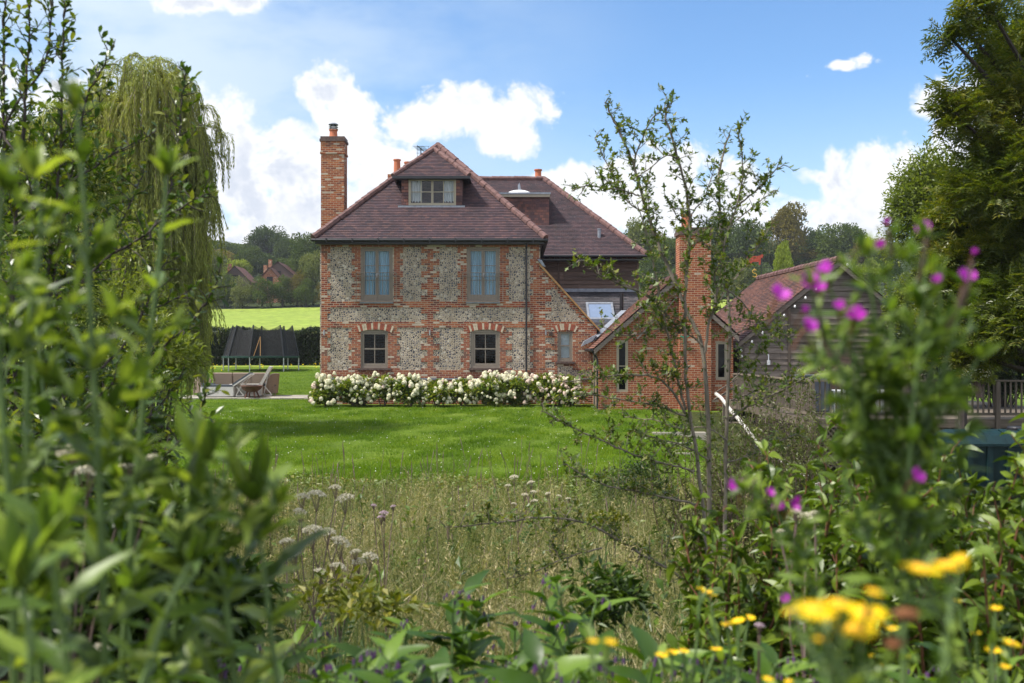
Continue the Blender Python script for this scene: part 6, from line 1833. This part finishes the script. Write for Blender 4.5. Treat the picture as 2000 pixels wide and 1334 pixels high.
# dogwood-like shrub with drooping folded leaves and red stems
for (px, py, Y, rx, rz, k, lab) in ((1600, 1065, 4.6, .38, .34, 26, 'red-stemmed shrub with drooping folded leaves left of the pink willowherb'), (1760, 1040, 4.8, .42, .40, 30, 'red-stemmed shrub with drooping leaves behind the pink willowherb stem'), (1940, 1060, 4.4, .42, .36, 30, 'red-stemmed shrub with drooping leaves below the oil tank'),
                                    (1480, 1140, 4.2, .3, .24, 18, 'low red-stemmed shrub right of the drooping hawthorn bough'), (1880, 1130, 3.7, .4, .28, 22, 'dark red-stemmed shrub low at the right edge'), (1690, 1110, 4.0, .36, .26, 20, 'red-stemmed shrub behind the orange flower heads')):
    c = P(px, py, Y); t = thing('red_stemmed_shrub', lab, 'shrub', (c[0], Y, G(c[0], Y)), 'red-stemmed shrubs on the right')
    b = np.array(t.location); st = []
    for i in range(k):
        e = c + rng.uniform(-1, 1, 3) * (rx, .32, rz) + (0, 0, rz * .35); s0 = b + rng.normal(0, .15, 3) * (1, 1, 0); st.append(smooth_line([s0, s0 * .4 + e * .6 + rng.normal(0, .06, 3), e], 2))
    sh = shoots(st, .11, .22, .6, .6, start=.35)
    tk = MB(); mb = MB()
    for s in st: tk.tube(s, np.linspace(.009, .003, len(s)), 5, cap=False)
    for s in sh: tk.tube(s, .0028, 4, cap=False)
    tk.build('stem', M['stem_r'], t)
    lt = leaf_t(4, .42, .5, .42, .45)
    for lines, stp in ((sh, .032), (st, .045)):
        leaves_on(mb, lt, lines, stp * .68, .085, .8, .1, start=.3 if lines is st else .1, upv=None)
    mb.build('foliage', M['l_dog'], t)
# iris-like clump
for (px, py, Y, k, hh, mt, lab) in ((1340, 1075, 7.6, 90, .85, 'l_iris', 'clump of broad dark sword-shaped leaves at the hawthorn foot'), (1230, 1040, 8.6, 70, .65, 'l_iris', 'looser clump of sword-shaped leaves left of the hawthorn foot'), (1460, 1040, 7.8, 50, .7, 'l_iris', 'clump of sword leaves just right of the hawthorn stems'),
                                     (880, 1010, 10.5, 26, 1.0, 'l_yel', 'yellowing upright iris leaves in the middle of the meadow')):
    c = P(px, py, Y); b = np.array((c[0], Y, G(c[0], Y))); t = thing('iris_clump', lab, 'plant', b)
    p = b + rng.normal(0, .2, (k, 3)) * (1, 1, 0); mb = MB(); blades(mb, p, rng.uniform(.6, 1.1, k) * hh, .028, .45, 6, curl=.8); mb.build('leaves', M[mt], t)
for (px, py, Y, lab) in ((650, 1160, 5.2, 'yellow-green leafed plant in the meadow left of centre'), (740, 1190, 4.6, 'small yellowish plant right of the meadow yellow-green plant'), (1185, 1020, 8.8, 'lime leafed plant in the meadow beside the long bough')):
    c = P(px, py, Y); mid_tree('yellowing_plant', lab, c, (.24, .2, .13), 190, 14, .06, 'l_yel', 'stem_g', cat='shrub', tr=.02)

for (px, py, Y, rx, rz, n, lab) in ((1180, 1180, 5.0, .3, .22, 700, 'dark weed clump below the long drooping bough'),):
    mid_tree('weed_clump', lab, P(px, py, Y), (rx, .25, rz), n, 10, .065, 'l_shade' if Y < 6 else 'l_weed', 'stem_g', cat='weeds', tr=.02, w=.42)

# ------------------------------------------------------------------ leafy stems close to the camera
def herb(name, label, pts, Y0, Y1, L0, L1, gap, mat, group, cat='plant', side=0.0, smat='stem_g', w=.26, r0=.006, n=7, start=.0, droop=.22, ang=.85, tip=True):
    ln = smooth_line([P(a, b, Y0 + (Y1 - Y0) * i / (len(pts) - 1)) for i, (a, b) in enumerate(pts)], 2)
    b = ln[0]
    t = thing(name, label, cat, b, group)
    tk = MB(); mb = MB(); lt = leaf_t(n, w, .22, droop, .4)
    def dress(line, la, lb, rad, gp, st):
        q, tot = resample(line, gp); tg = nrm(np.gradient(q, axis=0)); az = rng.random() * 6
        tk.tube(line, np.linspace(rad, rad * .35, len(line)), 7)
        for i in range(int(st * len(q)), len(q)):
            f = i / max(len(q) - 1, 1); L = la + (lb - la) * f
            a = nrm(np.cross(tg[i], (math.cos(az), math.sin(az), .1))); az += 1.57 + rng.normal(0, .25)
            for s in (1, -1):
                d = tg[i] * (1 - ang * .55) + a * s * ang + rng.normal(0, .14, 3)
                scatter(mb, lt, [q[i]], [d], L * rng.uniform(.75, 1.2), up=np.array([tg[i] + rng.normal(0, .15, 3)]))
            if side and .12 < f < .92 and rng.random() < side:
                for s in (1, -1):
                    d = nrm(tg[i] * .8 + a * s * .7); e = q[i] + d * L * rng.uniform(.5, 1.1)
                    m2 = (q[i] + e) / 2 + tg[i] * L * .05
                    dress_side(np.array([q[i], m2, e]), L * .62, rad * .4)
        if tip:
            for k in range(7): scatter(mb, lt, [q[-1]], [tg[-1] * .9 + rdir(1)[0] * .45], lb * rng.uniform(.6, 1.0), up=rdir(1))
    def dress_side(line, L, rad):
        tk.tube(line, [rad, rad * .8, rad * .5], 5)
        q, _ = resample(line, L * .3); tg = nrm(np.gradient(q, axis=0))
        for i in range(1, len(q)):
            for s in (1, -1): scatter(mb, lt, [q[i]], [tg[i] * .6 + rdir(1)[0] * .65], L * rng.uniform(.6, 1.1), up=np.array([tg[i] + rng.normal(0, .3, 3)]))
        for k in range(4): scatter(mb, lt, [q[-1]], [tg[-1] + rdir(1)[0] * .4], L * .7, up=rdir(1))
    dress(ln, L0, L1, r0, gap, start)
    mb.build('leaves', M[mat], t, smooth=True); tk.build('stem', M[smat], t)
    return t


GL = 'blurred willowherb stems on the left'
herb('willowherb', 'tallest blurred leafy stem on the left, reaching the willow crown', [(208, 1420), (200, 1100), (192, 900), (180, 700), (172, 500), (160, 350), (150, 215)], 1.35, 1.3, .132, .065, .064, 'l_herb', GL, side=.75, r0=.006)
herb('willowherb', 'blurred leafy stem with pointed leaves beside the lower lawn edge', [(560, 1450), (530, 1250), (512, 1080), (500, 980)], 1.4, 1.4, .115, .10, .052, 'l_herb', GL, side=.3, r0=.005)
herb('willowherb', 'blurred leafy stem at the far left edge below the plum', [(30, 1420), (25, 1100), (10, 850), (-10, 640), (-5, 480), (5, 370)], 1.3, 1.2, .122, .075, .07, 'l_herb', GL, side=.5)
herb('willowherb', 'blurred side stem right of the tallest left stem, below the willow', [(230, 1420), (260, 1000), (280, 780), (300, 600), (320, 430), (325, 345)], 1.55, 1.5, .115, .065, .08, 'l_herb', GL, side=.55)
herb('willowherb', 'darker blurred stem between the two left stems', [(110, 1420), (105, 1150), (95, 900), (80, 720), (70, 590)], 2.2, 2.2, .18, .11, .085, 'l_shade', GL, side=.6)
herb('willowherb', 'blurred leafy stem left of the lowest left gap', [(330, 1430), (345, 1200), (350, 1060), (375, 960), (385, 900)], 1.5, 1.45, .118, .08, .064, 'l_herb2', GL, side=.4)
herb('willowherb', 'blurred short leafy stem at the bottom left', [(150, 1450), (130, 1280), (110, 1150), (100, 1060)], 1.15, 1.1, .118, .08, .064, 'l_herb2', GL, side=.4)
herb('willowherb', 'blurred stem leaning right at the bottom left', [(240, 1450), (290, 1300), (330, 1180), (370, 1100)], 1.25, 1.3, .122, .08, .064, 'l_herb2', GL, side=.4)


herb('willowherb', 'blurred stem whose broad tip leaves stand before the lawn at left', [(470, 1450), (450, 1250), (430, 1080), (415, 960), (400, 905)], 1.4, 1.35, .12, .10, .06, 'l_herb', GL, side=.5)
herb('willowherb', 'low blurred leafy stem along the bottom left edge', [(40, 1450), (60, 1330), (60, 1230), (40, 1150)], 1.0, 1.0, .12, .09, .055, 'l_herb2', GL, side=.6)
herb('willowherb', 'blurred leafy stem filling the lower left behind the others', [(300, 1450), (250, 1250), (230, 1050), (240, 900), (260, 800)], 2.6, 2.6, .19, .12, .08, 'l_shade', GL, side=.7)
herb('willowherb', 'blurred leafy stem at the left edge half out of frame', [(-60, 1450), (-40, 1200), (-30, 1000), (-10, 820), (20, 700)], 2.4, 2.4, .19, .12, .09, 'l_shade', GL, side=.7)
herb('willowherb', 'blurred bright leafy top left of the tallest stem near the plum', [(90, 1450), (60, 1100), (50, 800), (60, 600), (85, 450), (70, 350)], 1.35, 1.3, .12, .065, .07, 'l_herb', GL, side=.7)


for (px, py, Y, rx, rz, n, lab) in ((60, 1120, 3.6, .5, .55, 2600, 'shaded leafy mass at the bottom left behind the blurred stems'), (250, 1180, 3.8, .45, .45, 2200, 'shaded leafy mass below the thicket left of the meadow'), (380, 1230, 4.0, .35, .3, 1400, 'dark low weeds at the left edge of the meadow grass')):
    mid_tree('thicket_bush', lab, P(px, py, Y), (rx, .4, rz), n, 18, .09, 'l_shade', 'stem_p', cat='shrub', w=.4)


def pink_flower(parent, q, size, closed=False):
    mb = MB(); q = np.asarray(q); ax = nrm(np.array((rng.normal(0, .35), -.6, .6)))
    k = 4
    pt = leaf_t(4, .85, -.1, -.15, .68)
    a = nrm(np.cross(ax, (0, 0, 1))); b = np.cross(ax, a); o = rng.random() * 6
    for i in range(k):
        for off in (-.12, .12):
            th = o + i * 1.571 + off; d = a * math.cos(th) + b * math.sin(th)
            scatter(mb, pt, [q], [d * (.25 if closed else .75) + ax * .6], size * rng.uniform(.9, 1.1), up=[ax])
    f = mb.build('flower', M['petal_p'], parent, smooth=True)
    s = MB(); s.tube([q - ax * size * 1.6 + (0, 0, -size * .8), q - ax * size * .6, q], [size * .08, size * .13, size * .16], 6); s.build('calyx', M['stem_r'], f)


GR = 'pink-flowered willowherb stems on the right'
R1 = herb('flowering_willowherb', 'tallest pink-flowered willowherb stem in front of the barn', [(1765, 1420), (1766, 1150), (1762, 980), (1752, 820), (1742, 640), (1736, 470)], 1.3, 1.25, .075, .035, .045, 'l_herb2', GR, side=.85, r0=.005)
for (px, py, s, c) in ((1808, 452, .017, 0), (1732, 440, .012, 1), (1722, 482, .012, 0), (1885, 547, .019, 0), (1830, 550, .012, 0), (1900, 497, .010, 1), (1668, 622, .021, 0), (1786, 935, .018, 0)): pink_flower(R1, P(px, py, 1.24 + rng.normal(0, .03)), s * .82, c)
R2 = herb('flowering_willowherb', 'pink-flowered willowherb stem leaning left across the barn roof', [(1745, 1000), (1700, 850), (1640, 720), (1600, 620), (1585, 560)], 1.28, 1.2, .065, .03, .036, 'l_herb2', GR, side=.6, r0=.004)
for (px, py, s, c) in ((1519, 582, .020, 0), (1585, 556, .019, 0), (1612, 530, .016, 0), (1600, 565, .015, 0), (1575, 642, .018, 0), (1640, 600, .012, 0), (1568, 610, .011, 1)): pink_flower(R2, P(px, py, 1.2 + rng.normal(0, .03)), s * .82, c)
for a, b in (((1600, 700), (1524, 595)), ((1610, 680), (1588, 570)), ((1740, 500), (1734, 450)), ((1790, 560), (1808, 465)), ((1850, 640), (1884, 560)), ((1880, 600), (1899, 510))):
    tk = MB(); tk.tube([P(*a, 1.24), P((a[0] + b[0]) / 2 + 3, (a[1] + b[1]) / 2, 1.22), P(*b, 1.21)], [.003, .0025, .002], 5); tk.build('flower_stalk', M['stem_p'], R1 if a[0] > 1700 else R2)
herb('flowering_willowherb', 'leafy willowherb side stem reaching up under the ash', [(1775, 1050), (1800, 850), (1850, 700), (1878, 600), (1885, 560)], 1.3, 1.3, .07, .035, .04, 'l_herb2', GR, side=.6, r0=.004)
herb('flowering_willowherb', 'leafy willowherb side stem right of the tallest pink stem', [(1770, 1000), (1780, 820), (1798, 650), (1806, 540), (1808, 470)], 1.25, 1.22, .07, .035, .04, 'l_herb2', GR, side=.6, r0=.004)
herb('flowering_willowherb', 'leafy willowherb stem left of the tallest pink stem', [(1740, 1100), (1700, 900), (1680, 760), (1668, 640)], 1.32, 1.3, .07, .035, .04, 'l_herb2', GR, side=.6, r0=.004)
for (pts, lab) in (([(1762, 1000), (1730, 880), (1690, 790), (1640, 740), (1610, 710)], 'leafy willowherb branch spreading low over the deck corner'), ([(1765, 950), (1800, 850), (1850, 780), (1890, 740), (1910, 700)], 'leafy willowherb branch spreading right over the deck rail'),
                   ([(1755, 850), (1730, 740), (1712, 640), (1700, 560), (1696, 500)], 'leafy willowherb branch just left of the tallest pink stem top'), ([(1766, 1180), (1810, 1060), (1850, 980), (1870, 920)], 'leafy willowherb branch low right above the yellow heads'),
                   ([(1760, 1150), (1700, 1050), (1660, 980), (1650, 900)], 'leafy willowherb branch low left above the yellow heads'), ([(1745, 900), (1700, 780), (1665, 700), (1640, 620), (1620, 560)], 'leafy willowherb branch crossing the left slope of the barn roof'), ([(1770, 900), (1800, 780), (1830, 690), (1840, 600), (1832, 555)], 'leafy willowherb branch standing before the right half of the barn'), ([(1758, 760), (1765, 660), (1775, 580), (1770, 510)], 'leafy willowherb branch close behind the tallest pink stem top'), ([(1765, 1050), (1740, 960), (1715, 900), (1690, 850)], 'leafy willowherb branch in front of the deck lattice')):
    herb('flowering_willowherb', lab, pts, 1.3, 1.27, .075, .04, .04, 'l_herb2', GR, side=.6, r0=.004)
R3 = herb('flowering_willowherb', 'short pink-flowered willowherb leaning left before the sallow scrub', [(1640, 1400), (1600, 1200), (1560, 1060), (1500, 985), (1455, 955)], 1.5, 1.4, .075, .035, .034, 'l_herb2', GR, side=.7, r0=.004, start=.1)
for (px, py, s, c) in ((1440, 953, .020, 0), (1468, 944, .013, 1), (1501, 964, .012, 0), (1523, 991, .016, 0), (1549, 992, .015, 0), (1560, 980, .013, 1), (1535, 1172, .013, 0)): pink_flower(R3, P(px, py, 1.45), s * .82, c)


# --- yellow daisies
def yellow_plant(label, heads, Y, base, group, seed=()):
    b = P(base[0], base[1], Y); t = thing('yellow_fleabane', label, 'flower', b, group); tk = MB(); lv = MB(); ends = []
    for (px, py, wpx) in heads:
        yy = Y + rng.normal(0, .03); q = P(px, py, yy); R = wpx / 2 / FPX * yy
        ax = nrm(np.array((rng.normal(0, .12), rng.normal(-.12, .08), 1)))
        a = nrm(np.cross(ax, (0, 1, .1))); c = np.cross(ax, a); k = 34
        th = np.arange(k) * 6.283 / k + rng.normal(0, .05, k); d = a[None] * np.cos(th)[:, None] + c[None] * np.sin(th)[:, None]
        mb = MB(); scatter(mb, leaf_t(2, .2, .1, .12, .6), np.tile(q, (k, 1)) + d * R * .3, d + ax * .05, R * rng.uniform(.62, .78, k), up=np.tile(ax, (k, 1))); f = mb.build('flower', M['petal_y'], t)
        m2 = MB(); m2.lathe((0, 0), [(.001, R * .12), (R * .25, R * .1), (R * .42, R * .02), (R * .45, -R * .1), (R * .2, -R * .28), (R * .05, -R * .32)], 14)
        v = m2.V[0]; m2.V[0] = q + v[:, :1] * a + v[:, 1:2] * c + v[:, 2:] * ax; m2.build('disc', M['disc_y'], f, smooth=True)
        ends.append(q - ax * R * .28)
    for (px, py, wpx) in seed:
        q = P(px, py, Y); R = wpx / 2 / FPX * Y; m2 = MB(); m2.lathe((q[0], q[1]), [(.001, q[2] + R * .45), (R * .6, q[2] + R * .35), (R, q[2]), (R * .7, q[2] - R * .3), (R * .1, q[2] - R * .5)], 12); m2.V[0] = m2.V[0] + rng.normal(0, R * .08, m2.V[0].shape); m2.build('seedhead', M['seed_b'], t)
        ends.append(q - (0, 0, R * .4))
    for q in ends:
        ln = smooth_line([b + rng.normal(0, .02, 3) * (1, 1, 0), b * .5 + q * .5 + rng.normal(0, .012, 3), q], 2); rr = .0022 if Y < 1.2 else .003
        tk.tube(ln, rr, 6); leaves_on(lv, leaf_t(4, .3, .2, .25), [ln], .022 * max(1, Y), .032 * max(1, Y * .8), .7, .2, start=.1)
    tk.build('stem', M['stem_g'], t); lv.build('leaves', M['l_herb2'], t, smooth=True)


GY = 'yellow fleabane flowers at the lower right'
yellow_plant('nearest blurred cluster of wide yellow flower heads with brown seedheads', [(1592, 1190, 92), (1640, 1178, 80), (1690, 1196, 92), (1672, 1228, 96), (1604, 1246, 36), (1545, 1194, 42), (1706, 1154, 44)], .82, (1660, 1480), GY, [(1772, 1200, 50), (1745, 1255, 48)])
yellow_plant('blurred pair of wide yellow heads right of the pink willowherb stem', [(1800, 1108, 88), (1850, 1102, 86), (1876, 1090, 44)], .85, (1850, 1480), GY)
yellow_plant('small row of yellow heads beside the leafy red-stemmed shrub', [(1385, 1157, 34), (1420, 1217, 30), (1440, 1211, 34), (1462, 1205, 30)], 2.3, (1440, 1450), GY)
yellow_plant('small yellow heads low in the bottom centre right', [(1292, 1278, 32), (1312, 1272, 34), (1335, 1270, 26), (1398, 1266, 28), (1368, 1148, 18)], 2.1, (1330, 1450), GY)
yellow_plant('blurred half-open yellow heads rising from the bottom centre', [(1192, 1252, 30), (1158, 1250, 26)], 1.1, (1200, 1500), GY)
yellow_plant('scattered yellow heads at the right edge of the meadow', [(1945, 1186, 26), (1975, 1255, 40), (1940, 1268, 36), (1905, 1235, 22), (1870, 1172, 16), (1960, 1300, 30)], 1.8, (1940, 1500), GY)
yellow_plant('tiny yellow heads between the wide clusters', [(1742, 1226, 26), (1700, 1280, 18), (1680, 1290, 16), (1770, 1282, 18), (1724, 1300, 14), (1500, 1325, 26), (1540, 1330, 22)], 1.6, (1700, 1500), GY)


# --- comfrey and other broad-leaved plants along the bottom
def comfrey(label, px, py, Y, hpx, k, L, seed=0, lean=0.0, bells=True):
    Y *= 1.32; L *= 1.22
    b = P(px, py + hpx, Y); t = thing('comfrey', label, 'plant', b, 'comfrey plants along the bottom'); mb = MB(); tk = MB(); bl = MB()
    for s in range(k):
        e = P(px + rng.normal(0, 26) + lean, py + abs(rng.normal(0, 30)) * (s > 0), Y + rng.normal(0, .12)); s0 = b + rng.normal(0, .05, 3) * (1, 1, 0)
        ln = smooth_line([s0, s0 * .5 + e * .5 + rng.normal(0, .02, 3), e], 2); tk.tube(ln, np.linspace(.007, .003, len(ln)), 6)
        q, tot = resample(ln, .042); tg = nrm(np.gradient(q, axis=0)); az = rng.random() * 6
        for i in range(len(q)):
            f = i / len(q); az += 2.4; d = np.array((math.cos(az), math.sin(az), .45 + .5 * f)); scatter(mb, leaf_t(7, .36, .2, .35, .36), [q[i]], [d], L * (1.3 - .6 * f) * rng.uniform(.75, 1.15), up=[tg[i]])
        if bells:
            for j in range(2):
                d = nrm(np.array((rng.normal(), rng.normal(), .3))); c = q[-1 - j]
                arc = smooth_line([c, c + d * .04 + (0, 0, .02), c + d * .075 - (0, 0, .01), c + d * .085 - (0, 0, .035)], 1); tk.tube(arc, .0016, 4, cap=False)
                for i in range(4):
                    p = arc[min(len(arc) - 1, 2 + i)] + rng.normal(0, .004, 3); R = .0033; bl.lathe((p[0], p[1]), [(.001, p[2]), (R, p[2] - .004), (R * .9, p[2] - .011), (R * 1.3, p[2] - .014)], 6)
    mb.build('leaves', M['l_comf'], t, smooth=True); tk.build('stem', M['stem_g'], t)
    if bells: tag(bl.build('bells', M['petal_v'], t, smooth=True), kind='stuff')


for a in (('comfrey with slender top left of the bottom centre', 622, 1225, 2.6, 230, 2, .11), ('comfrey with drooping violet bells at the bottom left of centre', 775, 1230, 2.7, 230, 3, .10), ('large-leaved comfrey tallest at the bottom centre', 900, 1165, 2.6, 300, 4, .17), ('comfrey with narrow upright leaves right of the large one', 1000, 1230, 2.8, 230, 3, .13),
          ('comfrey with a bent pale stem and long leaves right of centre', 1130, 1140, 2.5, 320, 3, .15), ('comfrey half hidden behind the bent stem', 1075, 1200, 2.9, 260, 3, .13), ('comfrey with dark bells near the bottom edge left', 690, 1290, 2.2, 200, 3, .12), ('broad low comfrey at the bottom edge right of centre', 1250, 1290, 2.1, 200, 3, .14),
          ('comfrey in the bottom left corner of the meadow gap', 520, 1285, 2.2, 200, 3, .12), ('low comfrey at the very bottom centre', 850, 1310, 2.0, 180, 3, .13), ('big-leaved comfrey before the yellow flowers', 1380, 1290, 1.9, 220, 3, .12), ('comfrey at the bottom edge under the small yellow heads', 1480, 1300, 2.0, 200, 3, .12),
          ('comfrey under the nearest yellow cluster', 1620, 1310, 1.9, 200, 3, .12), ('comfrey at the bottom right behind the yellow heads', 1820, 1290, 2.1, 200, 3, .12), ('comfrey in the bottom right corner', 1950, 1320, 2.0, 200, 3, .12), ('comfrey with broad pale leaves at the bottom edge left of the large one', 780, 1290, 1.8, 200, 3, .13), ('comfrey filling the bottom edge below the bent stem', 1120, 1300, 1.8, 200, 4, .13), ('comfrey between the large one and the bent stem', 1010, 1300, 1.9, 200, 4, .12), ('comfrey at the bottom edge near the left blurred stems', 420, 1310, 1.9, 200, 3, .12), ('comfrey with many small leaves low under the slender one', 600, 1320, 1.8, 200, 4, .11)): comfrey(*a)


# --- umbellifers
def umbel_mesh(seed, mat):
    r = np.random.default_rng(seed); mb = MB()
    for i in range(22):
        a = i * 2.4; rr = math.sqrt(i / 22.) * .46; c = np.array((rr * math.cos(a), rr * math.sin(a), .26 * (1 - (rr / .5) ** 2)))
        k = 26; d = rdir(k); d[:, 2] = np.abs(d[:, 2]); p = c + d * .085
        scatter(mb, leaf_t(1, 1.0, 0, 0), p, nrm(np.cross(d, rdir(k))), .06, up=d)
    o = mb.build('flower_head', M[mat]); me = o.data; bpy.data.objects.remove(o); return me


um = [umbel_mesh(s, 'umbel') for s in (1, 2)]; ump = umbel_mesh(3, 'umbel_p')
def umbellifer(label, heads, Y, base, pink=False, hs=1.0):
    b = P(base[0], base[1], Y); b[2] = G(b[0], Y); t = thing('umbellifer', label, 'plant', b, 'umbellifers in the meadow'); tk = MB(); lv = MB()
    hub = b * .45 + P(heads[0][0], heads[0][1], Y) * .55
    tk.tube([b, (b + hub) / 2 + rng.normal(0, .02, 3), hub], [.009, .008, .007], 6)
    for (px, py, w) in heads:
        yy = Y + rng.normal(0, .12); q = P(px, py, yy); S = w / FPX * yy * hs
        o = bpy.data.objects.new('flower_head', ump if pink else um[rng.integers(0, 2)]); COL.objects.link(o); o.parent = t; o.location = q - np.array(t.location); o.scale = (S, S, S); o.rotation_euler = (rng.normal(0, .15), rng.normal(0, .15), rng.random() * 6)
        base_q = q - (0, 0, S * .8); tk.tube(smooth_line([hub, (hub + base_q) / 2 + rng.normal(0, .02, 3), base_q], 1), .0035, 5)
        for i in range(12):
            a = i * 2.4; rr = math.sqrt((i + .5) / 12) * .42 * S; tk.tube([base_q, q + (rr * math.cos(a), rr * math.sin(a), S * .12)], .0012, 3, cap=False)
    leaves_on(lv, compound_t(4, .5, .34), [np.array([b, hub])], .09, .2, .8, .2); tk.build('stem', M['stem_p'], t); lv.build('leaves', M['l_weed'], t)


umbellifer('white umbellifer with a row of flat heads left of the meadow centre', [(590, 974, 32), (618, 970, 40), (674, 977, 38), (655, 955, 26), (585, 1002, 28)], 6.0, (640, 1200))
umbellifer('umbellifer with cream heads at mid height in the meadow', [(664, 1062, 42), (722, 1090, 34), (700, 1100, 30), (640, 1042, 34), (610, 1040, 44), (694, 1080, 24)], 5.8, (660, 1240))
umbellifer('brownish umbellifer low behind the blurred left stem', [(560, 1062, 34), (575, 1090, 30), (660, 1110, 34), (625, 1120, 30)], 5.6, (600, 1240))
umbellifer('white umbellifer group at the lawn edge right of centre', [(1004, 934, 20), (1037, 944, 16), (1025, 968, 16), (1042, 962, 14), (1044, 980, 16), (992, 950, 14)], 11.5, (1020, 1080))
umbellifer('small white umbellifer right of the lawn edge group', [(1092, 970, 12), (1110, 975, 12), (1070, 965, 12), (1004, 985, 12)], 12, (1085, 1060))
umbellifer('blurred white umbellifer behind the tallest left stem', [(140, 888, 60), (90, 905, 44), (170, 930, 60), (300, 900, 40), (250, 915, 40)], 2.6, (170, 1300))
umbellifer('blurred brown-white umbellifer low at the left', [(120, 1090, 60), (80, 1180, 60), (150, 1075, 50), (195, 1270, 40)], 2.3, (110, 1400))
umbellifer('white fluffy umbellifer beside the pink flowers on the right', [(1575, 1012, 34), (1555, 1003, 26), (1592, 1005, 24), (1525, 1040, 20)], 3.2, (1570, 1250))
umbellifer('pinkish flower clusters in the middle of the meadow', [(750, 1004, 20), (745, 1012, 18), (730, 988, 12), (768, 990, 12)], 7.0, (750, 1150), True)
umbellifer('single pink flat flower head before the red-stemmed shrub', [(1483, 1224, 22)], 2.4, (1485, 1400), True)

# ------------------------------------------------------------------ thin summer haze
def haze():
    mb = MB(); mb.box(-2530, 2530, -40, 3530, -4, 70)
    m = bpy.data.materials.new('haze'); m.use_nodes = True; nt = m.node_tree; nt.nodes.clear()
    o = nt.nodes.new('ShaderNodeOutputMaterial')
    v = nd(nt, 'ShaderNodeVolumePrincipled', {'Color': (.85, .9, 1.0, 1), 'Density': .00024, 'Anisotropy': .2})
    nt.links.new(v.outputs[0], o.inputs['Volume'])
    tag(mb.build('haze', m), kind='stuff')


haze()
